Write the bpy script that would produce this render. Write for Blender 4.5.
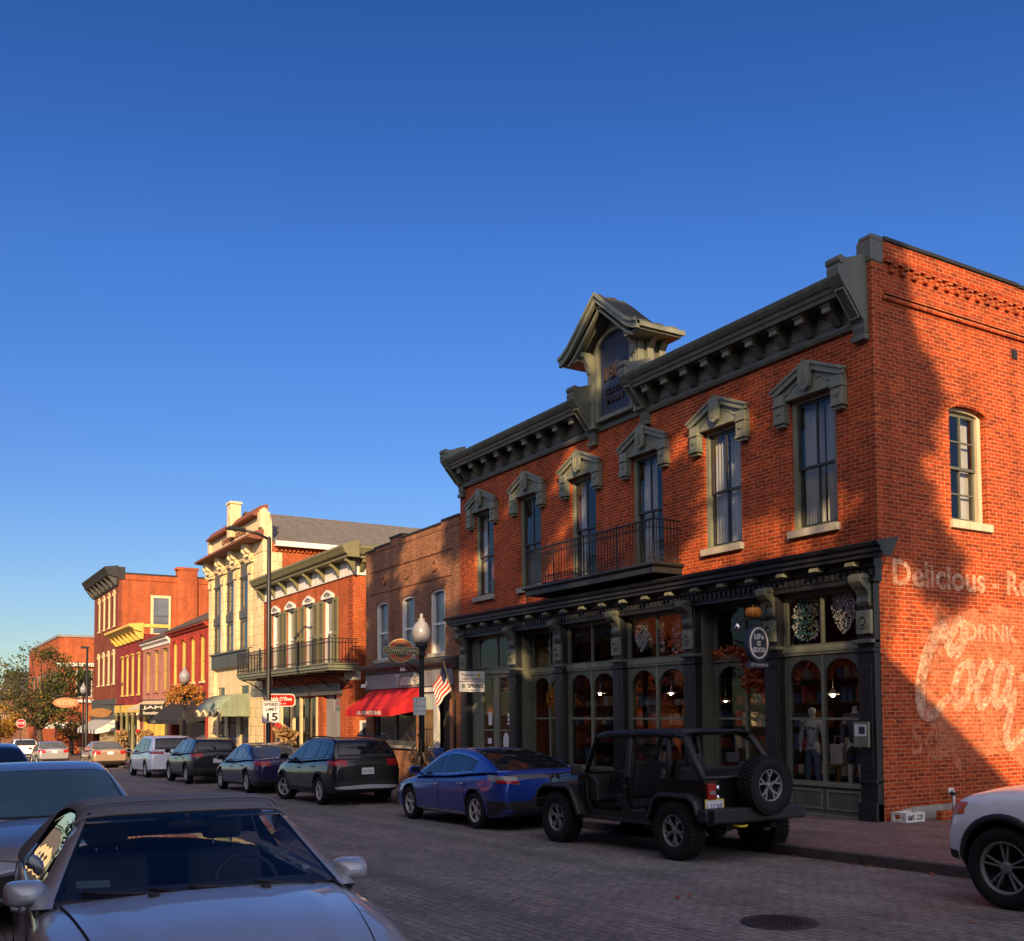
import bpy, bmesh, math, random
from mathutils import Vector, Matrix
from mathutils.geometry import tessellate_polygon
PI = math.pi
R = math.radians
for _o in list(bpy.data.objects): bpy.data.objects.remove(_o)
SC = bpy.context.scene
COL = SC.collection
SLOPE = 0.018
def gz(y):
    """height of the road surface: the street falls away gently, level beyond 200 m"""
    return -SLOPE * max(-60.0, min(200.0, y))

# ------------------------------------------------------------------ camera
cd = bpy.data.cameras.new('camera'); cam = bpy.data.objects.new('camera', cd); COL.objects.link(cam)
_yaw, _pit, _rol = 0.542746, 0.046779, -0.006904
_f = Vector((math.sin(_yaw)*math.cos(_pit), math.cos(_yaw)*math.cos(_pit), math.sin(_pit)))
_r = Vector((math.cos(_yaw), -math.sin(_yaw), 0)); _u = _r.cross(_f)
_r, _u = math.cos(_rol)*_r + math.sin(_rol)*_u, -math.sin(_rol)*_r + math.cos(_rol)*_u
cam.matrix_world = Matrix(((_r.x,_u.x,-_f.x,0),(_r.y,_u.y,-_f.y,0),(_r.z,_u.z,-_f.z,1.76),(0,0,0,1)))
cd.sensor_width = 36; cd.sensor_fit = 'HORIZONTAL'; cd.lens = 36*1014.83/1024
cd.shift_y = (666.04-470.5)/1024
cd.clip_start = 0.1; cd.clip_end = 5000
SC.camera = cam
# ------------------------------------------------------------------ sky, sun, exposure
SUN_AZ, SUN_EL = 33.0, 20.7          # azimuth: from behind the camera (-y) towards the left (-x)
_ls = Vector((-math.sin(R(SUN_AZ))*math.cos(R(SUN_EL)), -math.cos(R(SUN_AZ))*math.cos(R(SUN_EL)), math.sin(R(SUN_EL))))
W = bpy.data.worlds.new('World'); SC.world = W; W.use_nodes = True
_n, _l = W.node_tree.nodes, W.node_tree.links
_bg = _n['Background']; _sky = _n.new('ShaderNodeTexSky')
_sky.sky_type = 'NISHITA'; _sky.sun_disc = False
_sky.sun_elevation = R(SUN_EL)
_sky.sun_rotation = math.atan2(_ls.x, _ls.y)
_sky.air_density = 1.0; _sky.dust_density = 0.25; _sky.ozone_density = 3.0
_hs = _n.new('ShaderNodeHueSaturation'); _hs.inputs['Saturation'].default_value = 1.30; _hs.inputs['Hue'].default_value = 0.520
_l.new(_sky.outputs[0], _hs.inputs['Color'])
# the sky is deeper overhead ; a warm glow added round the sun, behind the camera, lifts shade
_tc = _n.new('ShaderNodeTexCoord'); _sx = _n.new('ShaderNodeSeparateXYZ'); _l.new(_tc.outputs['Generated'], _sx.inputs[0])
_e = _n.new('ShaderNodeMapRange'); _e.inputs[1].default_value = 0.12; _e.inputs[2].default_value = 0.75; _e.inputs[3].default_value = 1.12; _e.inputs[4].default_value = 0.62
_l.new(_sx.outputs[2], _e.inputs[0])
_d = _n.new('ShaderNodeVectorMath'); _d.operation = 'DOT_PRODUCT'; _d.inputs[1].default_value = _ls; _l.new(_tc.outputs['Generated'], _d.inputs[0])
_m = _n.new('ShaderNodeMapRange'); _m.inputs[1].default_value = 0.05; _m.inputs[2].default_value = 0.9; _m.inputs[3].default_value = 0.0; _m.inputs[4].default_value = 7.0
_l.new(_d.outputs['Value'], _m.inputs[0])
_e2 = _n.new('ShaderNodeMapRange'); _e2.inputs[1].default_value = 0.0; _e2.inputs[2].default_value = 0.40; _e2.inputs[3].default_value = 0.42; _e2.inputs[4].default_value = 1.0
_l.new(_sx.outputs[2], _e2.inputs[0])
_k = _n.new('ShaderNodeMath'); _k.operation = 'MULTIPLY'; _l.new(_e.outputs[0], _k.inputs[0]); _l.new(_e2.outputs[0], _k.inputs[1])
_v = _n.new('ShaderNodeVectorMath'); _v.operation = 'SCALE'; _l.new(_hs.outputs[0], _v.inputs[0]); _l.new(_k.outputs[0], _v.inputs['Scale'])
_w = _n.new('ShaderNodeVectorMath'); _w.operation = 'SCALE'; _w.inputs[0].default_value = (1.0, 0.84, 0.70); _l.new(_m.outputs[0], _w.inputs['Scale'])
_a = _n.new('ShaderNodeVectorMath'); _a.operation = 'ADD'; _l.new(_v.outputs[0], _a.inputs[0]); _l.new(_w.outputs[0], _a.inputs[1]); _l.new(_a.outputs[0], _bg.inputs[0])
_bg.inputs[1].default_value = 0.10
sd = bpy.data.lights.new('sun', 'SUN'); sun = bpy.data.objects.new('sun', sd); COL.objects.link(sun)
sd.energy = 5.0; sd.angle = R(0.3); sd.color = (1.0, 0.67, 0.35)
sun.rotation_euler = (-_ls).to_track_quat('-Z', 'Y').to_euler()
SC.view_settings.view_transform = 'Standard'; SC.view_settings.look = 'None'
SC.view_settings.exposure = 0.75; SC.view_settings.gamma = 1.0
SC.render.engine = 'CYCLES'
SC.cycles.use_denoising = True
SC.cycles.max_bounces = 8; SC.cycles.transparent_max_bounces = 12
SC.cycles.caustics_reflective = False; SC.cycles.caustics_refractive = False

# ------------------------------------------------------------------ object helpers
OFF = {}
def tag(o, label=None, cat=None, group=None, kind=None):
    if label: o['label'] = label
    if cat: o['category'] = cat
    if group: o['group'] = group
    if kind: o['kind'] = kind
    return o
def thing(name, loc, label, cat, group=None, rz=0.0, local=False):
    o = bpy.data.objects.new(name, None); COL.objects.link(o); o.empty_display_size = 0.2
    o.location = loc; o.rotation_euler = (0, 0, rz)
    OFF[o.name] = Vector((0, 0, 0)) if local else Vector(loc)
    return tag(o, label, cat, group)
def copy_tree(o, parent=None):
    c = o.copy(); COL.objects.link(c)
    if parent is not None: c.parent = parent
    for ch in [q for q in bpy.data.objects if q.parent == o]: copy_tree(ch, c)
    return c
class MB:
    """collects shapes and links them as ONE mesh object"""
    def __init__(s): s.v = []; s.f = []; s.m = []; s.sm = []
    def add(s, vs, fs, mat=0, smooth=False):
        b = len(s.v); s.v += [Vector(q) for q in vs]
        for q in fs: s.f.append([b+i for i in q]); s.m.append(mat); s.sm.append(smooth)
        return s
    def box(s, x0, x1, y0, y1, z0, z1, mat=0):
        v = [(x0,y0,z0),(x1,y0,z0),(x1,y1,z0),(x0,y1,z0),(x0,y0,z1),(x1,y0,z1),(x1,y1,z1),(x0,y1,z1)]
        return s.add(v, [(0,3,2,1),(4,5,6,7),(0,1,5,4),(1,2,6,5),(2,3,7,6),(3,0,4,7)], mat)
    def bar(s, a, b, w, h, mat=0, up=(0,0,1)):
        a, b = Vector(a), Vector(b); d = (b-a).normalized(); u = Vector(up)
        r = d.cross(u)
        if r.length < 1e-4: r = d.cross(Vector((1,0,0)))
        r.normalize(); u = r.cross(d)
        v = [p + r*(sx*w/2) + u*(sy*h/2) for p in (a, b) for sx, sy in ((-1,-1),(1,-1),(1,1),(-1,1))]
        return s.add(v, [(0,1,2,3),(7,6,5,4),(0,4,5,1),(1,5,6,2),(2,6,7,3),(3,7,4,0)], mat)
    def plate(s, outer, holes, place, w0, w1, mat=0, rim=None):
        loops = [[Vector((p[0], p[1], 0)) for p in l] for l in [outer]+list(holes)]
        flat = [p for l in loops for p in l]; n = len(flat)
        tris = tessellate_polygon(loops)
        vs = [place(p.x, p.y, w0) for p in flat] + [place(p.x, p.y, w1) for p in flat]
        fs = [tuple(t) for t in tris] + [tuple(i+n for i in reversed(t)) for t in tris]
        s.add(vs, fs, mat); b = 0; fs = []
        for l in loops:
            k = len(l)
            for i in range(k):
                j = (i+1) % k; fs.append((b+i, b+j, n+b+j, n+b+i))
            b += k
        return s.add(vs, fs, mat if rim is None else rim)
    def prism(s, poly, place, w0, w1, mat=0): return s.plate(poly, [], place, w0, w1, mat)
    def tube(s, pts, r, n=8, mat=0, caps=True, smooth=True, closed=False):
        pts = [Vector(p) for p in pts]; k = len(pts); rr = r if isinstance(r, (list, tuple)) else [r]*k
        vs = []; prev = None
        for i, p in enumerate(pts):
            if closed: d = pts[(i+1) % k]-pts[i-1]
            else: d = pts[min(i+1, k-1)]-pts[max(i-1, 0)]
            d.normalize()
            if prev is None:
                a = d.orthogonal().normalized()
            else:
                a = prev - d*prev.dot(d)
                a = a.normalized() if a.length > 1e-6 else d.orthogonal().normalized()
            prev = a; b = d.cross(a)
            for j in range(n):
                t = 2*PI*j/n; vs.append(p + (a*math.cos(t)+b*math.sin(t))*rr[i])
        fs = []
        for i in range(k if closed else k-1):
            i2 = (i+1) % k
            for j in range(n):
                j2 = (j+1) % n; fs.append((i*n+j, i*n+j2, i2*n+j2, i2*n+j))
        s.add(vs, fs, mat, smooth)
        if caps and not closed:
            s.add(vs[:n], [tuple(reversed(range(n)))], mat); s.add(vs[-n:], [tuple(range(n))], mat)
        return s
    def lathe(s, prof, c, axis='z', n=16, mat=0, smooth=True, sx=1.0, caps=True):
        vs = []; c = Vector(c)
        for r, h in prof:
            for j in range(n):
                t = 2*PI*j/n; a, b = r*math.cos(t), r*math.sin(t)
                vs.append(c + Vector({'z': (a, b, h), 'y': (a, h, b), 'x': (h, a*sx, b)}[axis]))
        fs = []
        for i in range(len(prof)-1):
            for j in range(n):
                j2 = (j+1) % n; fs.append((i*n+j, i*n+j2, (i+1)*n+j2, (i+1)*n+j))
        k = len(prof)
        s.add(vs, fs, mat, smooth)
        if caps and prof[0][0] > 1e-5: s.add(vs[:n], [tuple(range(n))], mat)
        if caps and prof[-1][0] > 1e-5: s.add(vs[-n:], [tuple(range(n))], mat)
        return s
    def ball(s, c, rx, ry, rz, n=12, m=8, mat=0):
        vs = []; fs = []
        for i in range(m+1):
            p = PI*i/m
            for j in range(n):
                t = 2*PI*j/n
                vs.append((c[0]+rx*math.sin(p)*math.cos(t), c[1]+ry*math.sin(p)*math.sin(t), c[2]-rz*math.cos(p)))
        for i in range(m):
            for j in range(n):
                j2 = (j+1) % n; fs.append((i*n+j, i*n+j2, (i+1)*n+j2, (i+1)*n+j))
        return s.add(vs, fs, mat, True)
    def build(s, name, mats, parent=None, bevel=0.0, sub=0, smooth=None, weld=True, normals=True):
        me = bpy.data.meshes.new(name)
        off = OFF.get(parent.name, Vector((0,0,0))) if parent is not None else Vector((0,0,0))
        me.from_pydata([v-off for v in s.v], [], s.f)
        if not isinstance(mats, (list, tuple)): mats = [mats]
        for m in mats: me.materials.append(m)
        for p, mi, sm in zip(me.polygons, s.m, s.sm):
            p.material_index = mi; p.use_smooth = sm if smooth is None else smooth
        if weld or normals:
            bm = bmesh.new(); bm.from_mesh(me)
            if weld: bmesh.ops.remove_doubles(bm, verts=bm.verts, dist=1e-5)
            if normals: bmesh.ops.recalc_face_normals(bm, faces=bm.faces)
            bm.to_mesh(me); bm.free()
        o = bpy.data.objects.new(name, me); COL.objects.link(o)
        if parent is not None: o.parent = parent
        OFF[o.name] = off
        if bevel:
            md = o.modifiers.new('bevel', 'BEVEL'); md.width = bevel; md.segments = 2; md.limit_method = 'ANGLE'; md.angle_limit = R(40)
        if sub:
            md = o.modifiers.new('sub', 'SUBSURF'); md.levels = sub; md.render_levels = sub
        return o
def top(o, label, cat, group=None, kind=None):
    """a thing that is one mesh: put its origin at its base centre"""
    me = o.data; lo = [min(v.co[i] for v in me.vertices) for i in range(3)]; hi = [max(v.co[i] for v in me.vertices) for i in range(3)]
    c = Vector(((lo[0]+hi[0])/2, (lo[1]+hi[1])/2, lo[2])); me.transform(Matrix.Translation(-c)); o.location = c
    return tag(o, label, cat, group, kind)
# plane placements: (u, v, w) -> world; w grows towards the viewer's side
def front(xf):  return lambda u, v, w: (xf-w, u, v)          # facade facing the street: u = y, v = z
def side(yf):   return lambda u, v, w: (u, yf-w, v)          # wall facing the camera end: u = x, v = z
def flat(z0):   return lambda u, v, w: (u, v, z0+w)
def rect(a, b, c, d): return [(a, c), (b, c), (b, d), (a, d)]
def arch(a, b, c, d, rise, n=10):
    """rectangle a..b, c..d whose top is an arc rising 'rise' above d"""
    pts = [(a, c), (b, c)]; m = (a+b)/2; h = (b-a)/2
    for i in range(n+1):
        t = PI*i/n; pts.append((m+h*math.cos(t), d+rise*math.sin(t)))
    return pts
def ring(c, rx, ry, n=24): return [(c[0]+rx*math.cos(2*PI*i/n), c[1]+ry*math.sin(2*PI*i/n)) for i in range(n)]
_fc = {}
def text_mesh(mb, txt, place, cx, cy, size, w0, w1, mat=0, width=None, flip=False, bold=0.0):
    """lettering as real raised letters; place(u, v, w); flip mirrors u for walls seen from the other side"""
    cu = bpy.data.curves.new('t', 'FONT'); cu.body = txt; cu.size = size; cu.align_x = 'CENTER'; cu.align_y = 'CENTER'; cu.resolution_u = 3
    cu.offset = bold
    ob = bpy.data.objects.new('t', cu); COL.objects.link(ob)
    dg = bpy.context.evaluated_depsgraph_get(); me = bpy.data.meshes.new_from_object(ob.evaluated_get(dg))
    bpy.data.objects.remove(ob); bpy.data.curves.remove(cu)
    if me.vertices:
        xs = [v.co.x for v in me.vertices]; ww = max(xs)-min(xs)
        k = (width/ww) if width else 1.0; sg = -1 if flip else 1
        pts = [(cx+sg*v.co.x*k, cy+v.co.y) for v in me.vertices]
        mb.add([place(u, v, w1) for u, v in pts], [tuple(p.vertices) for p in me.polygons], mat)
        # sides
        ec = {}
        for p in me.polygons:
            for e in p.edge_keys: ec[e] = ec.get(e, 0)+1
        vs = []; fs = []
        for e, c in ec.items():
            if c == 1:
                b = len(vs)
                for i in e: vs.append(place(*pts[i], w1)); vs.append(place(*pts[i], w0))
                fs.append((b, b+1, b+3, b+2))
        mb.add(vs, fs, mat)
    bpy.data.meshes.remove(me)
    return mb

# ------------------------------------------------------------------ materials
M = {}
def _mat(name):
    m = bpy.data.materials.new(name); m.use_nodes = True
    nt = m.node_tree; return m, nt.nodes, nt.links, nt.nodes['Principled BSDF']
def sset(p, **k):
    for a, b in k.items(): p.inputs[a.replace('_', ' ')].default_value = b
def rgba(c): return (c[0], c[1], c[2], 1.0)
def paint(name, c, rough=0.55, metal=0.0, var=0.18, scale=3.0, bump=0.08, bscale=40.0, spec=0.5, dark=None, obj=False):
    """painted / stone / metal surface with uneven colour, uneven gloss and a little relief"""
    m, n, l, p = _mat(name)
    tc = n.new('ShaderNodeTexCoord') if obj else n.new('ShaderNodeNewGeometry')
    co = tc.outputs['Object'] if obj else tc.outputs['Position']
    a = n.new('ShaderNodeTexNoise'); a.inputs['Scale'].default_value = scale; a.inputs['Detail'].default_value = 6; a.inputs['Roughness'].default_value = 0.65
    l.new(co, a.inputs['Vector'])
    mx = n.new('ShaderNodeMix'); mx.data_type = 'RGBA'
    d = dark or [x*(1-var*1.6) for x in c]
    mx.inputs[6].default_value = rgba(d); mx.inputs[7].default_value = rgba([min(1, x*(1+var*0.6)) for x in c])
    l.new(a.outputs[0], mx.inputs[0]); oc = mx.outputs[2]
    if not obj:
        sv = n.new('ShaderNodeVectorMath'); sv.operation = 'MULTIPLY'; sv.inputs[1].default_value = (5, 5, 0.5); l.new(co, sv.inputs[0])
        sn = n.new('ShaderNodeTexNoise'); sn.inputs['Scale'].default_value = 1.0; sn.inputs['Detail'].default_value = 7; sn.inputs['Roughness'].default_value = 0.7; l.new(sv.outputs[0], sn.inputs['Vector'])
        sr = n.new('ShaderNodeMapRange'); sr.inputs[1].default_value = 0.3; sr.inputs[2].default_value = 0.7; sr.inputs[3].default_value = 1.18; sr.inputs[4].default_value = 0.72; l.new(sn.outputs[0], sr.inputs[0])
        h2 = n.new('ShaderNodeHueSaturation'); l.new(oc, h2.inputs['Color']); l.new(sr.outputs[0], h2.inputs['Value']); oc = h2.outputs[0]
    l.new(oc, p.inputs['Base Color'])
    mr = n.new('ShaderNodeMapRange'); mr.inputs[3].default_value = max(0.02, rough-0.12); mr.inputs[4].default_value = min(1, rough+0.12)
    l.new(a.outputs[0], mr.inputs[0]); l.new(mr.outputs[0], p.inputs['Roughness'])
    sset(p, Metallic=metal); p.inputs['Specular IOR Level'].default_value = spec
    if bump:
        b = n.new('ShaderNodeTexNoise'); b.inputs['Scale'].default_value = bscale; b.inputs['Detail'].default_value = 4; l.new(co, b.inputs['Vector'])
        bp = n.new('ShaderNodeBump'); bp.inputs['Strength'].default_value = bump; bp.inputs['Distance'].default_value = 0.02
        l.new(b.outputs[0], bp.inputs['Height']); l.new(bp.outputs[0], p.inputs['Normal'])
    M[name] = m; return m
def brick(name, c1, c2, mortar, bw=0.212, rh=0.0705, ms=0.0085, stain=(0.05, 0.035, 0.03), stain_amt=0.45, plan=False, worn=None, worn_amt=0.0, worn_lo=0.4, bump=0.55, rough=0.85, big=0.5, mvar=0.0):
    """brickwork in world metres; plan=True lays it on the ground; worn = faded paint over the bricks"""
    m, n, l, p = _mat(name)
    g = n.new('ShaderNodeNewGeometry'); sx = n.new('ShaderNodeSeparateXYZ'); l.new(g.outputs['Position'], sx.inputs[0])
    cb = n.new('ShaderNodeCombineXYZ')
    if plan:
        l.new(sx.outputs[1], cb.inputs[0]); l.new(sx.outputs[0], cb.inputs[1])
    else:
        ad = n.new('ShaderNodeMath'); l.new(sx.outputs[0], ad.inputs[0]); l.new(sx.outputs[1], ad.inputs[1])
        l.new(ad.outputs[0], cb.inputs[0]); l.new(sx.outputs[2], cb.inputs[1])
    # slight wander so the courses are not ruler straight
    wn = n.new('ShaderNodeTexNoise'); wn.inputs['Scale'].default_value = 1.3; l.new(g.outputs['Position'], wn.inputs['Vector'])
    wv = n.new('ShaderNodeVectorMath'); wv.operation = 'MULTIPLY_ADD'
    wv.inputs[1].default_value = (0.02, 0.02, 0); l.new(wn.outputs['Color'], wv.inputs[0]); l.new(cb.outputs[0], wv.inputs[2])
    bt = n.new('ShaderNodeTexBrick'); bt.inputs['Scale'].default_value = 1.0
    bt.inputs['Brick Width'].default_value = bw; bt.inputs['Row Height'].default_value = rh
    bt.inputs['Mortar Size'].default_value = ms; bt.inputs['Mortar Smooth'].default_value = 0.25; bt.inputs['Bias'].default_value = -0.15
    bt.inputs['Color1'].default_value = rgba(c1); bt.inputs['Color2'].default_value = rgba(c2); bt.inputs['Mortar'].default_value = rgba(mortar)
    l.new(wv.outputs[0], bt.inputs['Vector'])
    st = n.new('ShaderNodeTexNoise'); st.inputs['Scale'].default_value = big; st.inputs['Detail'].default_value = 8; st.inputs['Roughness'].default_value = 0.7
    l.new(g.outputs['Position'], st.inputs['Vector'])
    rp = n.new('ShaderNodeMapRange'); rp.inputs[1].default_value = 0.5; rp.inputs[2].default_value = 0.78; rp.inputs[4].default_value = stain_amt
    l.new(st.outputs[0], rp.inputs[0])
    fine = n.new('ShaderNodeTexNoise'); fine.inputs['Scale'].default_value = 14; fine.inputs['Detail'].default_value = 5; l.new(g.outputs['Position'], fine.inputs['Vector'])
    hv = n.new('ShaderNodeMapRange'); hv.inputs[1].default_value = 0.25; hv.inputs[2].default_value = 0.75; hv.inputs[3].default_value = 0.62; hv.inputs[4].default_value = 1.38
    l.new(fine.outputs[0], hv.inputs[0])
    hs = n.new('ShaderNodeHueSaturation'); l.new(bt.outputs['Color'], hs.inputs['Color']); l.new(hv.outputs[0], hs.inputs['Value'])
    mx = n.new('ShaderNodeMix'); mx.data_type = 'RGBA'; mx.inputs[7].default_value = rgba(stain)
    l.new(rp.outputs[0], mx.inputs[0]); l.new(hs.outputs[0], mx.inputs[6]); out = mx.outputs[2]
    # rain streaks down the wall, wheel tracks along the road
    sv = n.new('ShaderNodeVectorMath'); sv.operation = 'MULTIPLY'; sv.inputs[1].default_value = (1.6, 0.05, 1) if plan else (2.2, 2.2, 0.16); l.new(g.outputs['Position'], sv.inputs[0])
    sn = n.new('ShaderNodeTexNoise'); sn.inputs['Scale'].default_value = 1.0; sn.inputs['Detail'].default_value = 6; sn.inputs['Roughness'].default_value = 0.7; l.new(sv.outputs[0], sn.inputs['Vector'])
    sr = n.new('ShaderNodeMapRange'); sr.inputs[1].default_value = 0.35; sr.inputs[2].default_value = 0.68; sr.inputs[3].default_value = 1.12; sr.inputs[4].default_value = 0.68; l.new(sn.outputs[0], sr.inputs[0])
    pn = n.new('ShaderNodeTexNoise'); pn.inputs['Scale'].default_value = 0.9; pn.inputs['Detail'].default_value = 9; pn.inputs['Roughness'].default_value = 0.75; l.new(g.outputs['Position'], pn.inputs['Vector'])
    pr = n.new('ShaderNodeMapRange'); pr.inputs[1].default_value = 0.3; pr.inputs[2].default_value = 0.7; pr.inputs[3].default_value = 0.72; pr.inputs[4].default_value = 1.25; l.new(pn.outputs[0], pr.inputs[0])
    pm = n.new('ShaderNodeMath'); pm.operation = 'MULTIPLY'; l.new(sr.outputs[0], pm.inputs[0]); l.new(pr.outputs[0], pm.inputs[1])
    h2 = n.new('ShaderNodeHueSaturation'); l.new(out, h2.inputs['Color']); l.new(pm.outputs[0], h2.inputs['Value']); out = h2.outputs[0]
    if worn:
        wq = n.new('ShaderNodeTexNoise'); wq.inputs['Scale'].default_value = 9; wq.inputs['Detail'].default_value = 7; wq.inputs['Roughness'].default_value = 0.75
        l.new(g.outputs['Position'], wq.inputs['Vector'])
        wr = n.new('ShaderNodeMapRange'); wr.inputs[1].default_value = 0.36; wr.inputs[2].default_value = 0.62; wr.inputs[4].default_value = worn_amt
        l.new(wq.outputs[0], wr.inputs[0])
        m2 = n.new('ShaderNodeMix'); m2.data_type = 'RGBA'; m2.inputs[7].default_value = rgba(worn)
        bq = n.new('ShaderNodeTexNoise'); bq.inputs['Scale'].default_value = 1.1; bq.inputs['Detail'].default_value = 5; l.new(g.outputs['Position'], bq.inputs['Vector'])
        bz = n.new('ShaderNodeMapRange'); bz.inputs[1].default_value = 0.36; bz.inputs[2].default_value = 0.60; bz.inputs[3].default_value = worn_lo; l.new(bq.outputs[0], bz.inputs[0])
        w0 = n.new('ShaderNodeMath'); w0.operation = 'MULTIPLY'; l.new(wr.outputs[0], w0.inputs[0]); l.new(bz.outputs[0], w0.inputs[1]); wr = w0
        wf = n.new('ShaderNodeMapRange'); wf.inputs[3].default_value = 1.0; wf.inputs[4].default_value = 0.35; l.new(bt.outputs['Fac'], wf.inputs[0])
        wb = n.new('ShaderNodeMapRange'); wb.inputs[1].default_value = 0.02; wb.inputs[2].default_value = 0.075; wb.inputs[3].default_value = 0.55; wb.inputs[4].default_value = 1.0
        sg_ = n.new('ShaderNodeSeparateColor'); l.new(bt.outputs['Color'], sg_.inputs[0]); l.new(sg_.outputs[1], wb.inputs[0])
        w2 = n.new('ShaderNodeMath'); w2.operation = 'MULTIPLY'; l.new(wr.outputs[0], w2.inputs[0]); l.new(wf.outputs[0], w2.inputs[1])
        w3 = n.new('ShaderNodeMath'); w3.operation = 'MULTIPLY'; l.new(w2.outputs[0], w3.inputs[0]); l.new(wb.outputs[0], w3.inputs[1])
        l.new(w3.outputs[0], m2.inputs[0]); l.new(out, m2.inputs[6]); out = m2.outputs[2]
    l.new(out, p.inputs['Base Color']); sset(p, Roughness=rough); p.inputs['Specular IOR Level'].default_value = 0.25
    bh = n.new('ShaderNodeMath'); bh.operation = 'MULTIPLY_ADD'; bh.inputs[1].default_value = -1.0
    l.new(bt.outputs['Fac'], bh.inputs[0]); 
    f2 = n.new('ShaderNodeMath'); f2.operation = 'MULTIPLY'; f2.inputs[1].default_value = 0.5; l.new(fine.outputs[0], f2.inputs[0]); l.new(f2.outputs[0], bh.inputs[2])
    bp = n.new('ShaderNodeBump'); bp.inputs['Strength'].default_value = bump; bp.inputs['Distance'].default_value = 0.012
    l.new(bh.outputs[0], bp.inputs['Height']); l.new(bp.outputs[0], p.inputs['Normal'])
    M[name] = m; return m
def car_paint(name, c, metal=0.35, rough=0.38, coat=1.0, flake=0.12):
    m, n, l, p = _mat(name)
    tc = n.new('ShaderNodeTexCoord'); a = n.new('ShaderNodeTexNoise'); a.inputs['Scale'].default_value = 7; a.inputs['Detail'].default_value = 8
    l.new(tc.outputs['Object'], a.inputs['Vector'])
    mx = n.new('ShaderNodeMix'); mx.data_type = 'RGBA'
    mx.inputs[6].default_value = rgba([x*(1-flake) for x in c]); mx.inputs[7].default_value = rgba([x*(1+flake) for x in c])
    l.new(a.outputs[0], mx.inputs[0]); l.new(mx.outputs[2], p.inputs['Base Color'])
    mr = n.new('ShaderNodeMapRange'); mr.inputs[3].default_value = 0.02; mr.inputs[4].default_value = 0.09
    l.new(a.outputs[0], mr.inputs[0]); l.new(mr.outputs[0], p.inputs['Coat Roughness'])
    sset(p, Metallic=metal, Roughness=rough, Coat_Weight=coat)
    M[name] = m; return m
def glass(name, tint=(0.75, 0.8, 0.8), boost=1.3):
    """thin clear pane: fresnel reflection over see-through"""
    m, n, l, p = _mat(name); n.remove(p); out = n['Material Output']
    fr = n.new('ShaderNodeFresnel'); bfg = n.new('ShaderNodeNewGeometry'); bfm = n.new('ShaderNodeMapRange'); bfm.inputs[3].default_value = 1.5; bfm.inputs[4].default_value = 1/1.5
    l.new(bfg.outputs['Backfacing'], bfm.inputs[0]); l.new(bfm.outputs[0], fr.inputs[0])
    mu = n.new('ShaderNodeMath'); mu.operation = 'MULTIPLY'; mu.inputs[1].default_value = boost; mu.use_clamp = True; l.new(fr.outputs[0], mu.inputs[0])
    g = n.new('ShaderNodeNewGeometry'); nz = n.new('ShaderNodeTexNoise'); nz.inputs['Scale'].default_value = 1.6; l.new(g.outputs['Position'], nz.inputs['Vector'])
    bp = n.new('ShaderNodeBump'); bp.inputs['Strength'].default_value = 0.05; bp.inputs['Distance'].default_value = 0.05; l.new(nz.outputs[0], bp.inputs['Height'])
    t = n.new('ShaderNodeBsdfTransparent'); t.inputs[0].default_value = rgba(tint)
    gl = n.new('ShaderNodeBsdfGlossy'); gl.inputs['Roughness'].default_value = 0.01; l.new(bp.outputs[0], gl.inputs['Normal'])
    mx = n.new('ShaderNodeMixShader'); l.new(mu.outputs[0], mx.inputs[0]); l.new(t.outputs[0], mx.inputs[1]); l.new(gl.outputs[0], mx.inputs[2])
    l.new(mx.outputs[0], out.inputs[0]); M[name] = m; return m
def pane(name, c=(0.012, 0.014, 0.018), rough=0.04, spec=0.9, wav=0.04):
    """dark tinted pane (nothing is seen through it)"""
    m, n, l, p = _mat(name)
    g = n.new('ShaderNodeNewGeometry'); nz = n.new('ShaderNodeTexNoise'); nz.inputs['Scale'].default_value = 1.4; nz.inputs['Detail'].default_value = 2
    l.new(g.outputs['Position'], nz.inputs['Vector'])
    mx = n.new('ShaderNodeMix'); mx.data_type = 'RGBA'; mx.inputs[6].default_value = rgba([x*0.5 for x in c]); mx.inputs[7].default_value = rgba([x*1.6 for x in c])
    l.new(nz.outputs[0], mx.inputs[0]); l.new(mx.outputs[2], p.inputs['Base Color'])
    bp = n.new('ShaderNodeBump'); bp.inputs['Strength'].default_value = wav; bp.inputs['Distance'].default_value = 0.05
    l.new(nz.outputs[0], bp.inputs['Height']); l.new(bp.outputs[0], p.inputs['Normal'])
    sset(p, Roughness=rough); p.inputs['Specular IOR Level'].default_value = spec
    M[name] = m; return m
def emit(name, c, e):
    m, n, l, p = _mat(name); sset(p, Base_Color=rgba(c), Emission_Color=rgba(c), Emission_Strength=e); M[name] = m; return m
def leaf(name, cols, trans=0.35):
    """leaves whose colour differs from leaf to leaf"""
    m, n, l, p = _mat(name); out = n['Material Output']
    g = n.new('ShaderNodeNewGeometry'); cr = n.new('ShaderNodeValToRGB'); e = cr.color_ramp.elements
    for i, c in enumerate(cols):
        q = e[i] if i < 2 else e.new(0.5)
        q.color = rgba(c)
    for i in range(len(e)): e[i].position = i/(len(e)-1)
    l.new(g.outputs['Random Per Island'], cr.inputs[0]); l.new(cr.outputs[0], p.inputs['Base Color']); sset(p, Roughness=0.6)
    t = n.new('ShaderNodeBsdfTranslucent'); l.new(cr.outputs[0], t.inputs[0])
    mx = n.new('ShaderNodeMixShader'); mx.inputs[0].default_value = trans
    l.new(p.outputs[0], mx.inputs[1]); l.new(t.outputs[0], mx.inputs[2]); l.new(mx.outputs[0], out.inputs[0])
    M[name] = m; return m
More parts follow.
